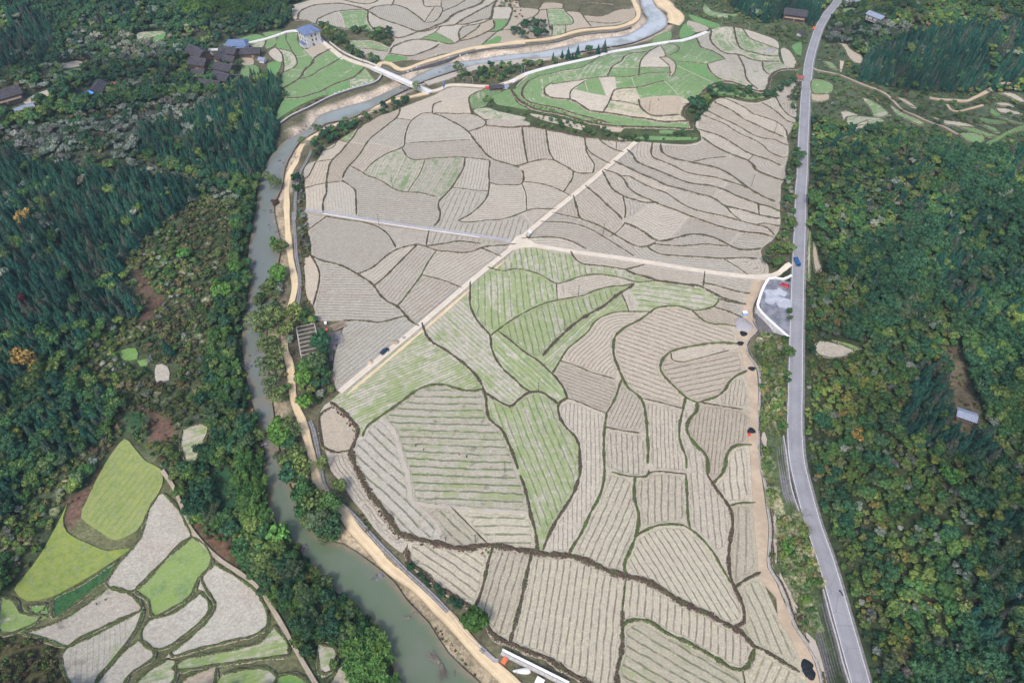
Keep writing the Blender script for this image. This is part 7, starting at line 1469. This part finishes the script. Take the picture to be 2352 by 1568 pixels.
MIX = dict(  # zone -> (spacing factor, [(prototype, weight, scale range)])
 broad=(1.0, [('broadA', 5, .7, 1.2), ('broadC', 3, .6, 1.1), ('shrubA', 2, .8, 1.5), ('bamboo', 1, .6, .9), ('broadB', 1, .6, .9)]),
 mixed=(1.05, [('broadB', 3.4, .45, .85), ('broadA', 5.2, .5, .95), ('broadC', 2.2, .5, 1.0), ('greyT', .9, .6, .95), ('shrubY', 2.0, .9, 1.6), ('bare', .3, .8, 1.2)]),
 darkmix=(.95, [('broadC', 5, .6, 1.1), ('greyT', 1.4, .7, 1.2), ('fir', 2, .6, 1.0), ('broadA', 2, .6, 1.0)]),
 bamboo=(.85, [('bamboo', 8, .7, 1.1), ('broadA', 1, .6, .9)]),
 village=(.72, [('broadC', 3, .6, 1.2), ('greyT', 3, .6, 1.0), ('broadA', 3, .5, 1.0), ('shrubO', 3, .9, 1.6), ('bare', .6, .8, 1.1)]),
 greytree=(.8, [('greyT', 6, .8, 1.3), ('broadA', 1.5, .6, 1.0), ('broadC', 1, .6, .9), ('bare', .6, .8, 1.1)]),
 fir=(1.25, [('fir', 12, .6, 1.2), ('greyT', .35, .9, 1.3), ('broadA', .4, .8, 1.2)]),
 greyshrub=(.95, [('greyT', 6, .6, 1.1), ('shrubO', 1.2, 1, 1.7), ('broadC', 1, .5, .8), ('bare', .6, .6, 1.0)]),
 firmix=(1.0, [('fir', 6, .6, 1.0), ('broadA', 3, .7, 1.2), ('broadB', 1.2, .6, 1.0), ('broadC', 2, .7, 1.1)]),
 scrub=(.92, [('shrubO', 7, .7, 1.5), ('shrubY', 2, .7, 1.3), ('shrubA', 2.5, .7, 1.4), ('greyT', 1, .4, .7), ('reed', 1.2, .7, 1.2), ('broadA', .35, .5, .8), ('bare', .15, .5, .8)]),
 clear=(.45, [('shrubO', 3, .4, .9), ('shrubR', 2, .4, .8)]), rust=(.8, [('shrubR', 6, .7, 1.3), ('shrubA', 2, .6, 1.1), ('bare', .7, .4, .6)]), lowgreen=(.9, [('shrubA', 5, .4, .8), ('shrubG', 1, .5, .8)]),
 none=(0, []), rust2=(.9, [('shrubO', 5, .6, 1.2), ('shrubY', 3, .6, 1.1), ('shrubA', 3, .6, 1.2), ('shrubR', .8, .5, .8)]),
 side=(.6, [('shrubO', 5, .5, 1.1), ('shrubA', 5, .5, 1.1), ('broadA', .5, .45, .7), ('greyT', .5, .4, .7), ('shrubR', .8, .5, .8)]),
 mixed2=(.95, [('broadA', 4.5, .5, .95), ('broadB', 2.2, .45, .8), ('broadC', 2.2, .5, .9), ('greyT', 1.3, .6, 1.0), ('fir', 1.8, .5, .9), ('shrubO', 2, .8, 1.6)]),
 broaddark=(1.0, [('broadC', 6, .6, 1.2), ('broadA', 2.5, .6, 1.05), ('broadB', .5, .6, .9), ('greyT', .4, .8, 1.1), ('fir', 3.2, .6, 1.1)]),
 broadgreen=(1.0, [('broadC', 4, .8, 1.25), ('broadA', 5, .8, 1.2)]), clear2=(.5, [('shrubO', 4, .5, 1.1), ('shrubR', 1.5, .4, .8), ('shrubA', 1.5, .5, .9)]),
 autumn=(1.08, [('broadB', 6, .45, .85), ('shrubY', 3, .9, 1.6), ('broadA', 3.5, .45, .85), ('greyT', .8, .6, .9)]),
 verge=(.75, [('shrubO', 5, .6, 1.2), ('shrubA', 2, .6, 1.1), ('shrubR', 1, .5, .9), ('reed', 1, .6, 1.0), ('bare', .15, .5, .7)]),
 reeds=(.98, [('reed', 5, .7, 1.2), ('shrubA', 2.6, .5, 1.0), ('shrubG', 1.0, .6, 1.1), ('shrubY', 1.2, .5, .9), ('shrubO', 1.3, .5, 1.0)]),
 riverbank=(.55, [('shrubO', 3, .7, 1.3), ('shrubA', 3, .7, 1.3), ('greyT', 1.2, .6, 1.0), ('broadA', 1, .5, .9)]))
def scatter():
    s = 2.05; gx = np.arange(-470, 480, s); gy = np.arange(38, 665, s); X_, Y_ = np.meshgrid(gx, gy); P = np.stack([X_.ravel(), Y_.ravel()], 1) + rng.uniform(-.85, .85, (X_.size, 2))
    z = height(P); P3 = np.column_stack([P, z-.5]); uv = project(P3)
    k = (uv[:, 0] > -200) & (uv[:, 0] < 2560) & (uv[:, 1] > -90) & (uv[:, 1] < 1900); P, P3 = P[k], P3[k]; uvk = uv[k]
    zn = zone_of(P3); dfoot = pdist(P, FOOT, True); dr = -pdist(P, ROAD, True); dw = pdist(P, np.vstack([RIVER, RIVER[:1]])); names = list(ZN)
    ok = (~occupied(P)) & (~inside(P, RIVER)) & (dw > .6) & (abs(dr) > 4.8)
    special = np.isin(zn, [ZN['verge'], ZN['reeds'], ZN['riverbank']]); hill = (dfoot > 2) | (dr > 0) | ((dfoot > -7) & (uvk[:, 1] > 330) & (dw < 9)) | inside(uvk[:, :2], NORTH); ok &= (hill | special)
    out = []
    for i in np.where(ok)[0]:
        n = names[zn[i]]; dens, mix = MIX[n]
        if not mix: continue
        pr = dens*dens*.9 if dens < 1.2 else .85
        if n in ('fir', 'broad', 'mixed', 'darkmix', 'broaddark', 'mixed2', 'autumn', 'broadgreen', 'greytree', 'greyshrub', 'firmix'): pr = min(1, pr*(.78 if n not in ('fir', 'greyshrub') else .62))
        if rng.random() > pr: continue
        wts = np.array([m[1] for m in mix], float)
        wb = 1 + .9*np.array([math.sin(P[i, 0]*.11*(j+1)+j*2.1 + 1.3*math.sin(P[i, 1]*.09+j)) for j in range(len(mix))]); wts *= np.maximum(.08, wb); wts /= wts.sum()   # drifts of one kind
        m = mix[rng.choice(len(mix), p=wts)]; sc = rng.uniform(m[2], m[3])*rng.choice([.82, 1, 1, 1.12])
        if dr[i] > 0 and dr[i] < 9: sc *= .7
        out.append((m[0], rng.integers(len(PROTO[m[0]])), P3[i, 0], P3[i, 1], P3[i, 2], sc, rng.uniform(0, 2*pi), n))
    return out
PLANTS = scatter(); print('plants', len(PLANTS))
KIND = dict(fir=('fir_tree', 'fir tree'), firb=('fir_tree', 'fir tree'), broadA=('leafy_tree', 'tree'), broadB=('leafy_tree', 'tree'), broadC=('leafy_tree', 'tree'), greyT=('grey_tree', 'tree'), shrubA=('shrub', 'shrub'), shrubO=('shrub', 'shrub'),
    shrubG=('shrub', 'shrub'), shrubR=('shrub', 'shrub'), shrubY=('shrub', 'shrub'), reed=('reed_clump', 'reeds'), bamboo=('bamboo_clump', 'bamboo'), bare=('bare_tree', 'tree'))
LOOK = dict(fir='dark bluish green cone-shaped fir', firb='bright green cone-shaped fir', broadA='mid green round-crowned leafy tree', broadB='olive to yellow autumn tree', broadC='dark green dense leafy tree', greyT='pale grey-green loose tree',
    shrubA='low green leafy shrub', shrubO='dull olive and brown shrub', shrubG='fresh green low shrub', shrubR='rusty red-brown shrub', shrubY='yellowish green bushy shrub', reed='arching tan-green reed clump', bamboo='feathery green bamboo clump', bare='leafless grey tree')
WHERE = dict(broad='among the trees lining the left river bank', mixed='on the wooded slope right of the road', darkmix='in the dark wood behind the village', bamboo='in the bamboo grove', village='around the tiled village houses', greytree='in the grey-green wood edge',
    fir='in the fir plantation', greyshrub='on the grey-green scrub ridge left of the river', firmix='in the mixed wood on the lower left slope', scrub='on the scrubby slope between firs and river', clear='on the reddish bare clearing', rust='on the burnt rusty bank above the pale fields',
    lowgreen='in the green thicket hollow', none='by the pale fields', rust2='on the brownish slope in the lower left corner', side='in the terraced side valley right of the road', mixed2='on the upper slope right of the road', broaddark='in the dark wood on the right hillside',
    broadgreen='on the far right green hillside', clear2='in the brown clearing on the right slope', autumn='on the yellowing slope right of the road', verge='on the rough verge left of the road', reeds='on the reedy bank between fields and road', riverbank='on the riverside strip')
def plant_obj(key, vi, x, y, z, sc, rz, label, group=None, name=None, cat=None):
    cr, tr, H = PROTO[key][vi]; t = thing(name or KIND[key][0], label, cat or KIND[key][1], (x, y, z), rz, group); t.scale = (sc, sc, sc*random.uniform(.92, 1.1))
    link(PART[key], cr, t)
    if tr: link('trunk', tr, t)
    return t
def place_plants():
    A = np.array([p[2:5] for p in PLANTS]); uv = project(A); inf = (uv[:, 0] > 0) & (uv[:, 0] < 2352) & (uv[:, 1] > 12) & (uv[:, 1] < 1568)
    size = np.array([PROTO[p[0]][p[1]][2]*p[5] for p in PLANTS])/uv[:, 2]*inf
    fam = np.array([KIND[p[0]][0] for p in PLANTS]); single = np.zeros(len(PLANTS), bool)
    for f in set(fam):
        ids = np.where((fam == f) & (size > 0))[0]
        if len(ids) == 0: continue
        o = ids[np.argsort(-size[ids])][:300]; single[o] = True
    for i in np.where(single)[0]:
        k, vi, x, y, z, sc, rz, zn = PLANTS[i]; lab = LOOK[k] + ' ' + WHERE[zn]
        plant_obj(k, vi, x, y, z, sc, rz, lab, LOOK[k].split(' ')[-1] + 's ' + WHERE[zn] + ' (' + LOOK[k].split(' ')[0] + ')')
    for k in PROTO:
        ids = [i for i in range(len(PLANTS)) if PLANTS[i][0] == k and not single[i]]
        if ids: stuff_trees(k, ids)
def stuff_trees(key, ids):
    names = dict(fir='fir_forest', broadA='green_woodland', broadB='autumn_woodland', broadC='dark_woodland', greyT='grey_green_woodland', shrubA='green_scrub', shrubO='olive_scrub', shrubG='fresh_scrub', shrubR='rusty_scrub', shrubY='yellowish_scrub', reed='reed_bed', bamboo='bamboo_grove', bare='leafless_wood')
    P = [PLANTS[i] for i in ids]; me = bpy.data.meshes.new(names[key]); me.vertices.add(len(P)); me.vertices.foreach_set('co', np.array([p[2:5] for p in P], np.float32).ravel())
    fattr(me, 'plant_scale', [p[5] for p in P]); fattr(me, 'plant_turn', [p[6] for p in P])
    a = me.attributes.new('plant_kind', 'INT', 'POINT'); a.data.foreach_set('value', np.array([p[1] for p in P], np.int32))
    o = link(names[key], me); tag(o, LOOK[key] + 's too many to count covering the hillsides', names[key].replace('_', ' '), None, 'stuff')
    ng = bpy.data.node_groups.new(names[key] + '_nodes', 'GeometryNodeTree'); ng.interface.new_socket('Geometry', in_out='INPUT', socket_type='NodeSocketGeometry'); ng.interface.new_socket('Geometry', in_out='OUTPUT', socket_type='NodeSocketGeometry')
    N = ng.nodes; Lk = ng.links; gi = N.new('NodeGroupInput'); go = N.new('NodeGroupOutput'); m2p = N.new('GeometryNodeMeshToPoints'); Lk.new(gi.outputs[0], m2p.inputs[0])
    ja = N.new('GeometryNodeJoinGeometry')
    used = {ob.data.name: ob for ob in S.objects if ob.type == 'MESH' and ob.parent}
    for cr, tr, H in [p for p in PROTO[key] if p[0].name in used] or PROTO[key][:0]:
        jb = N.new('GeometryNodeJoinGeometry')
        for mm in (cr, tr):
            if mm is None: continue
            src = used[mm.name]; oi = N.new('GeometryNodeObjectInfo'); oi.inputs['Object'].default_value = src; Lk.new(oi.outputs['Geometry'], jb.inputs[0])
        g2 = N.new('GeometryNodeGeometryToInstance'); Lk.new(jb.outputs[0], g2.inputs[0]); Lk.new(g2.outputs[0], ja.inputs[0])
    io = N.new('GeometryNodeInstanceOnPoints'); Lk.new(m2p.outputs[0], io.inputs['Points']); Lk.new(ja.outputs[0], io.inputs['Instance']); io.inputs['Pick Instance'].default_value = True
    def na(nm, dt):
        n = N.new('GeometryNodeInputNamedAttribute'); n.data_type = dt; n.inputs[0].default_value = nm; return n.outputs[0]
    Lk.new(na('plant_kind', 'INT'), io.inputs['Instance Index']); c = N.new('ShaderNodeCombineXYZ'); Lk.new(na('plant_turn', 'FLOAT'), c.inputs[2]); e = N.new('FunctionNodeEulerToRotation'); Lk.new(c.outputs[0], e.inputs[0]); Lk.new(e.outputs[0], io.inputs['Rotation'])
    Lk.new(na('plant_scale', 'FLOAT'), io.inputs['Scale']); Lk.new(io.outputs[0], go.inputs[0])
    md = o.modifiers.new('plants', 'NODES'); md.node_group = ng

# ------------------------------------------------------------ trees that stand on their own
def lone(key, vi, t, x, y, sc, label, name=None, cat=None, group=None, sz=1.0):
    p = at(t, x, y, -.3); vi = vi % len(PROTO[key]); o = plant_obj(key, vi, *p, sc, random.uniform(0, 6), label, group, name, cat); o.scale[2] *= sz; return o
add_broad('willow', 'willow', 4, 2.7, 6.2, 7, 52, .42, core=0, seed0=400, bark='bark_pale'); add_broad('oak', 'leafG', 2, 2.9, 5.0, 8, 90, .46, seed0=420)
add_broad('yellow', 'yellowleaf', 1, 2.6, 4.8, 7, 60, .44, core=0, seed0=430); add_broad('red', 'redleaf', 1, 2.3, 4.4, 6, 56, .44, core=.5, seed0=440); add_broad('lime', 'limeleaf', 1, 2.4, 4.4, 6, 56, .5, core=.3, seed0=450)
for k, a in (('willow', 'pale green airy willow'), ('oak', 'fresh green dense tree'), ('yellow', 'golden yellow tree'), ('red', 'dark red tree'), ('lime', 'bright lime green tree')): KIND[k] = (k+'_tree' if k in ('willow', 'oak') else 'leafy_tree', 'tree'); LOOK[k] = a; PART[k] = 'crown'
KIND['oak'] = ('leafy_tree', 'tree')
lone('oak', 0, 'G', 1040, 960, 1.75, 'round fresh green tree between the irrigation channel and the lower fields')
for i, (t, x, y, k, s) in enumerate([('O', 1745, 465, 'oak', 1.05), ('O', 1770, 500, 'willow', 1.2), ('O', 1720, 720, 'oak', 1.25), ('O', 1760, 660, 'oak', 1.2), ('O', 1690, 760, 'willow', 1.3), ('O', 1680, 930, 'willow', 1.6), ('O', 1750, 960, 'willow', 1.6), ('O', 1640, 980, 'willow', 1.4), ('O', 1810, 1010, 'willow', 1.35),
    ('O', 1700, 1120, 'willow', 1.4), ('O', 1750, 1180, 'willow', 1.3), ('O', 1700, 1260, 'willow', 1.3), ('O', 1740, 1330, 'willow', 1.2), ('O', 1930, 1240, 'broadA', 1.0), ('O', 2010, 1220, 'broadA', 1.35), ('O', 1920, 1310, 'oak', 1.1), ('O', 1925, 1450, 'oak', 1.2), ('O', 1760, 1420, 'willow', 1.1),
    ('N', 1550, 180, 'oak', 1.15), ('N', 1580, 240, 'oak', 1.2), ('N', 1630, 380, 'broadA', 1.4), ('N', 1640, 450, 'broadC', 1.35), ('N', 1690, 420, 'willow', 1.2), ('N', 1700, 560, 'broadA', 1.35), ('N', 1770, 600, 'willow', 1.5), ('N', 1790, 700, 'broadC', 1.5), ('N', 1830, 740, 'broadC', 1.35), ('N', 1840, 620, 'broadA', 1.4), ('N', 1790, 380, 'willow', .9), ('N', 1640, 200, 'willow', 1.0), ('N', 1895, 500, 'broadA', .8), ('N', 1720, 640, 'broadA', 1.2),
    ('N', 1560, 790, 'lime', 1.5), ('N', 1550, 830, 'broadB', 1.2), ('O', 1700, 60, 'willow', 1.0), ('O', 1750, 100, 'willow', .95), ('O', 1730, 185, 'shrubR', 1.5), ('O', 1865, 45, 'broadC', .8), ('O', 1870, 100, 'shrubA', 1.6), ('O', 2030, 1090, 'broadC', 1.2), ('O', 2040, 1140, 'broadC', .9), ('O', 1860, 880, 'broadA', 1.1), ('O', 1850, 930, 'willow', 1.3),
    ('O', 2080, 1350, 'shrubA', 1.2), ('O', 1960, 1370, 'broadB', .8)]):
    lone(k, i, t, x, y, s*1.3, LOOK[k] + ' on the strip between river and farmland', group='%s trees along the right river bank' % KIND[k][0].split('_')[0] + (' of the %s kind' % LOOK[k].split(' ')[0]))
for i, (t, x, y, s) in enumerate([('A', 400, 540, 1.3), ('A', 470, 490, 1.3), ('A', 520, 470, 1.2), ('A', 625, 415, 1.3), ('A', 250, 620, 1.0)]): lone('willow' if i in (0, 4) else 'bare', i, t, x, y, s*1.1, ['pale green willow left of three bare trees on the river bend', 'leafless tree in the middle of the river bend row', 'leafless tree next right on the river bend row', 'tall leafless tree at the right end of the river bend row', 'round pale green willow above the narrow river track'][i])
lone('bare', 0, 'A', 190, 760, 1.6, 'leafless tree leaning over the river beside the track'); lone('bare', 1, 'A', 255, 740, 1.3, 'leafless slim tree next to the channel head'); lone('bare', 2, 'A', 150, 960, 1.3, 'dark leafless tree overhanging the dirt track')
lone('willow', 1, 'K', 1725, 695, 1.35, 'tall thin-leaved tree on the gravel bank upstream of the bridge', sz=1.15); lone('willow', 2, 'K', 1335, 870, 1.2, 'half bare tree rising beside the south end of the bridge'); lone('oak', 1, 'K', 1938, 695, .75, 'small dark egg-shaped tree near the river bend', sz=1.4); lone('bare', 1, 'K', 490, 890, 1.0, 'small leafless tree at the corner of the green terraces')
for i, (x, y, s) in enumerate([(525, 400, .75), (585, 390, .85), (625, 395, 1.0), (688, 392, 1.15), (825, 370, 1.2), (868, 355, 1.25), (655, 395, .6)]): lone('fir', i, 'L', x, y, s, ['dark narrow conifer, first from the left in the riverside row', 'dark narrow conifer, second from the left in the riverside row', 'dark conifer, third from the left in the riverside row', 'wide dark conifer in the middle of the riverside row', 'tall dark conifer, second from the right in the riverside row', 'tallest dark conifer at the right end of the riverside row', 'smallest conifer tucked in the middle of the riverside row'][i])
lone('broadC', 0, 'L', 760, 365, 1.3, 'bushy dark tree among the riverside conifers'); lone('broadC', 2, 'L', 1478, 760, 1.9, 'large dark round tree in the hollow beside the knoll'); lone('broadA', 1, 'L', 1545, 700, 1.2, 'mid green tree in the hollow just above the large dark tree')
lone('bare', 0, 'Q', 320, 560, 1.5, 'leafless tree leaning over the lower road'); lone('bare', 1, 'Q', 365, 660, 1.2, 'smaller leafless tree leaning over the lower road')
lone('yellow', 0, 'O', 190, 1200, 1.9, 'large golden orange tree among the dark firs on the left'); lone('yellow', 0, 'O', 250, 1250, 1.2, 'smaller golden tree right below the large golden one'); lone('yellow', 0, 'O', 175, 305, 1.5, 'dull golden tree high in the fir plantation'); lone('red', 0, 'O', 140, 815, 1.5, 'dark red tree in the fir plantation')
lone('lime', 0, 'O', 1170, 530, 1.5, 'bright lime green tree among grey shrubs'); lone('willow', 2, 'O', 1470, 225, 1.5, 'pale straw-green round tree by the river bend'); lone('oak', 0, 'O', 1410, 760, 2.0, 'big yellow-green tree leaning towards the river'); lone('oak', 1, 'O', 1500, 620, 1.4, 'yellow-green tree just above the big one by the river'); lone('fir', 0, 'O', 1065, 1120, 1.3, 'lone dark fir beside the small green plots')
lone('yellow', 0, 'Q', 650, 90, 1.25, 'golden orange tree on the slope right of the road'); lone('yellow', 0, 'Q', 660, 300, .6, 'small orange tree on the slope right of the road'); lone('lime', 0, 'Q', 1190, 335, 1.5, 'feathery lime green clump on the right slope'); lone('lime', 0, 'H', 1580, 150, .95, 'bright green fern-like clump on the reedy bank')
for i, (t, x, y, k, s) in enumerate([('F', 1990+0*1, 730, 'bare', .01)][:0]): pass
for i, (t, x, y, s) in enumerate([('D', 2140, 790, 1.25), ('D', 2150, 500, .6), ('D', 2155, 545, .5), ('D', 2140, 915, .6), ('D', 2145, 955, .55), ('P', 265, 330, 1.0), ('P', 230, 500, 1.3), ('P', 100, 560, .8), ('M', 420, 1380, 1.2), ('M', 400, 1440, .9), ('P', 385, 200, 1.7), ('P', 372, 325, .7), ('P', 370, 970, .7), ('B', 1850, 1180, .0)][:13]):
    lone('broadA' if i != 7 else 'broadC', i, t, x, y, s, ['round green tree overhanging the road edge below the car park', 'small green bush in the car park corner, upper one', 'small green bush in the car park corner, lower one', 'small roadside tree below the round green tree', 'small roadside tree lowest of the pair', 'green tree left of the road above the blue truck', 'tall thin green tree by the side road', 'dark bush by the rubble above the side road', 'green tree left of the road, larger of the pair', 'green tree left of the road, smaller of the pair', 'large pale green tree right of the road', 'dark round bush at the right gutter', 'fresh green bush at the right gutter beside the car park'][i])
# shrubs on the scrub patches inside the valley
def patch(t, poly, keys, n, sc, label, group, cat=None):
    P = G(t, *poly); x0, y0 = P.min(0); x1, y1 = P.max(0); k = 0; tries = 0
    while k < n and tries < n*30:
        tries += 1; p = np.array([[random.uniform(x0, x1), random.uniform(y0, y1)]])
        if not inside(p, P)[0] or occupied(p, CLR)[0]: continue
        key = random.choice(keys); vi = random.randrange(len(PROTO[key])); PLANTS.append((key, vi, p[0, 0], p[0, 1], gz(p[0])-.4, random.uniform(*sc), random.uniform(0, 6), group)); WHERE.setdefault(group, label); k += 1
patch('K', [(690, 285), (930, 290), (1060, 300), (1120, 380), (1110, 440), (1040, 430), (960, 395), (800, 340)], ['broadA', 'broadC', 'shrubO', 'shrubY'], 46, (.5, 1.0), 'in the thicket between the pale fields beyond the river', 'thicket')
patch('K', [(400, 230), (560, 270), (640, 330), (700, 400), (730, 480), (860, 540), (980, 560), (960, 610), (820, 570), (680, 500), (560, 420), (450, 330)], ['broadA', 'broadC', 'shrubA', 'broadB', 'shrubO'], 90, (.5, 1.0), 'on the bank above the village road', 'road_bank')
patch('K', [(0, 110), (110, 80), (200, 130), (190, 180), (100, 220), (0, 240)], ['broadC'], 16, (.9, 1.3), 'in the dark clump at the edge of the far fields', 'far_clump')
patch('K', [(1680, 700), (1900, 650), (2352, 620), (2352, 690), (2150, 780), (1700, 785)], ['broadA', 'shrubA', 'shrubO', 'greyT'], 60, (.5, .9), 'between the sandbar and the south road', 'southbank')
patch('L', [(0, 460), (300, 430), (560, 410), (780, 375), (700, 400), (560, 425), (330, 480), (200, 560), (0, 560)], ['broadA', 'shrubA', 'shrubO', 'broadC'], 60, (.5, .95), 'between the sandbar and the south road', 'southbank')
patch('L', [(250, 190), (330, 150), (480, 140), (515, 200), (500, 245), (260, 275)], ['shrubR', 'greyT', 'broadC', 'bare', 'shrubO'], 60, (.6, 1.1), 'in the reddish thicket on the brown terraces', 'red_thicket')
patch('L', [(190, 0), (300, 0), (280, 50), (150, 50)], ['shrubR', 'greyT', 'shrubO'], 26, (.6, 1.0), 'in the dark patch at the top of the brown terraces', 'top_thicket'); patch('L', [(260, 60), (320, 60), (320, 130), (280, 150)], ['shrubR', 'bare', 'shrubO'], 12, (.6, .9), 'in the reddish thicket on the brown terraces', 'red_thicket')
patch('L', [(60, 640), (150, 730), (380, 760), (560, 790), (800, 850), (960, 900), (1480, 900), (1500, 930), (950, 960), (700, 900), (400, 850), (380, 800), (160, 735), (60, 700)], ['shrubA', 'shrubO', 'shrubG', 'broadA'], 150, (.35, .8), 'on the bank at the foot of the knoll', 'knoll_foot')
patch('L', [(250, 620), (300, 680), (420, 740), (700, 810), (900, 850), (880, 820), (700, 780), (560, 740), (340, 690)], ['shrubA', 'shrubO'], 90, (.3, .6), 'on the knoll terrace bank', 'knoll_bank')
patch('L', [(1430, 720), (1520, 640), (1640, 590), (1800, 610), (1950, 650), (2020, 620), (2120, 520), (2180, 480), (2180, 520), (2030, 660), (1850, 700), (1690, 650), (1560, 740), (1500, 840), (1450, 800)], ['shrubA', 'shrubG', 'shrubO', 'broadA', 'broadC'], 130, (.4, .9), 'in the hollow between knoll and striped terraces', 'hollow')
patch('A', [(380, 560), (560, 470), (700, 410), (860, 340), (1000, 280), (1160, 190), (1230, 200), (1150, 270), (1000, 350), (860, 400), (660, 520), (520, 600), (430, 660), (380, 740), (320, 760), (340, 620)], ['broadC', 'shrubA', 'shrubR', 'broadA', 'shrubO'], 130, (.4, .85), 'on the hedge bank beside the river track', 'hedge')
patch('A', [(200, 880), (250, 820), (260, 1000), (270, 1200), (290, 1400), (310, 1568), (190, 1568), (185, 1200)], ['shrubO', 'shrubR', 'shrubA', 'greyT'], 110, (.4, .8), 'on the rough strip beside the channel', 'channel_strip')
patch('C', [(80, 0), (170, 0), (190, 150), (210, 380), (150, 420), (150, 600), (170, 740), (240, 840), (240, 980), (110, 900), (120, 600), (90, 380)], ['shrubO', 'shrubR', 'shrubA', 'shrubO'], 110, (.35, .75), 'on the rough strip beside the channel', 'channel_strip')
patch('B', [(2000, 150), (2090, 60), (2080, 400), (2070, 700), (2060, 1000), (2030, 1150), (1960, 1130), (1960, 900), (2000, 640), (2020, 450), (2070, 300)], ['shrubO', 'shrubA', 'greyT', 'broadA'], 150, (.4, .85), 'on the rough verge left of the road', 'verge')
patch('B', [(1850, 1200), (1940, 1130), (2030, 1160), (2010, 1290), (1900, 1380), (1870, 1300)], ['shrubA', 'shrubR', 'broadA', 'shrubO'], 40, (.4, .9), 'above the side road and car park', 'above_lot')
patch('J', [(1210, 640), (1280, 620), (1260, 700), (1250, 800), (1320, 930), (1200, 1080), (1180, 1170), (1100, 1170), (1180, 900)], ['broadC', 'shrubA', 'fir'], 26, (.5, .8), 'at the edge of the green terraces', 'terrace_edge')
patch('J', [(1260, 1170), (1420, 1060), (1580, 990), (1700, 930), (1790, 900), (1700, 960), (1500, 1060), (1350, 1150)], ['shrubA', 'shrubR', 'shrubO'], 50, (.4, .7), 'on the bank above the stone river wall', 'wall_bank')
patch('E', [(250, 250), (330, 280), (440, 400), (430, 560), (480, 760), (600, 960), (760, 1200), (820, 1290), (760, 1280), (600, 1060), (480, 860), (390, 620), (420, 440), (330, 330)], ['shrubR', 'shrubO', 'shrubR'], 130, (.25, .5), 'on the brown bank around the big field', 'brown_bank')
patch('E', [(870, 1270), (1100, 1310), (1360, 1340), (1500, 1320), (1760, 1370), (2100, 1400), (2352, 1490), (2352, 1530), (2100, 1440), (1760, 1410), (1380, 1390), (1100, 1360), (860, 1320)], ['shrubR', 'shrubO', 'shrubO'], 120, (.2, .42), 'on the brown bank around the big field', 'brown_bank')
patch('E', [(340, 960), (480, 1100), (640, 1290), (760, 1400), (900, 1500), (860, 1540), (640, 1350), (440, 1120), (330, 1000)], ['shrubA', 'shrubO', 'shrubG'], 50, (.3, .6), 'on the strip between channel and narrow field', 'channel_side')
patch('G', [(330, 330), (600, 540), (900, 760), (870, 800), (600, 600), (330, 370)], ['shrubA', 'shrubO', 'broadC'], 40, (.3, .6), 'on the strip between channel and narrow field', 'channel_side')
patch('G', [(120, 480), (250, 560), (420, 780), (560, 900), (740, 1080), (900, 1260), (1050, 1480), (1000, 1480), (860, 1280), (700, 1120), (500, 930), (380, 800), (200, 600), (90, 530)], ['shrubO', 'shrubR', 'reed'], 60, (.2, .45), 'along the waterline below the track', 'waterline')

patch('F', [(1790, 0), (1940, 0), (1930, 180), (1890, 200), (1910, 450), (1960, 640), (2040, 800), (2140, 1000), (2220, 1300), (2190, 1568), (1990, 1568), (1900, 1330), (1835, 1200), (1845, 900), (1805, 600), (1765, 200)], ['reed', 'reed', 'reed', 'shrubA', 'shrubG', 'shrubO', 'shrubY'], 420, (.7, 1.4), 'on the reedy bank between fields and road', 'reeds')
patch('H', [(1640, 600), (1880, 500), (1880, 750), (1920, 1000), (1980, 1283), (1960, 1400), (1930, 1400), (1800, 1000)], ['reed', 'reed', 'shrubO', 'shrubA'], 110, (.7, 1.3), 'on the reedy bank between fields and road', 'reeds')
patch('D', [(1960, 620), (2150, 650), (2150, 1300), (2120, 1568), (1980, 1568), (1965, 900)], ['shrubA', 'shrubA', 'reed', 'shrubO', 'shrubY', 'shrubG'], 300, (.6, 1.2), 'on the reedy bank between fields and road', 'reeds')
patch('O', [(1640, 700), (1780, 640), (1800, 860), (1760, 1000), (1770, 1150), (1800, 1400), (1700, 1420), (1640, 1150), (1600, 900)], ['willow', 'shrubA', 'greyT', 'shrubO', 'broadA'], 70, (.6, 1.1), 'on the riverside strip', 'riverbank')
patch('O', [(1880, 820), (1960, 900), (1990, 930), (1980, 1000), (2060, 1150), (2080, 1300), (2000, 1360), (1880, 1300), (1850, 1000)], ['broadA', 'broadC', 'shrubA', 'shrubO'], 45, (.6, 1.0), 'between the dirt track and the lilac field', 'track_grove')
patch('N', [(1530, 150), (1640, 120), (1680, 300), (1720, 450), (1790, 560), (1850, 640), (1880, 800), (1760, 790), (1640, 560), (1560, 380), (1500, 220)], ['broadA', 'willow', 'shrubA', 'broadC'], 60, (.7, 1.1), 'on the riverside strip', 'riverbank')
place_plants()

# ------------------------------------------------------------ valley haze
def haze():
    m = bpy.data.materials.new('haze_air'); m.use_nodes = True; t = m.node_tree; t.nodes.remove(t.nodes['Principled BSDF']); v = t.nodes.new('ShaderNodeVolumePrincipled')
    v.inputs['Color'].default_value = (.62, .80, 1, 1); v.inputs['Density'].default_value = .00012; v.inputs['Anisotropy'].default_value = .2
    t.links.new(v.outputs[0], t.nodes['Material Output'].inputs['Volume'])
    x0, x1, y0, y1, z0, z1 = -945, 1045, -295, 1545, -9, 262
    o = link('haze', newmesh('haze', [(x, y, z) for z in (z0, z1) for x, y in ((x0, y0), (x1, y0), (x1, y1), (x0, y1))], [(3, 2, 1, 0), (4, 5, 6, 7), (0, 1, 5, 4), (1, 2, 6, 5), (2, 3, 7, 6), (3, 0, 4, 7)], [m])); o['kind'] = 'stuff'
haze()
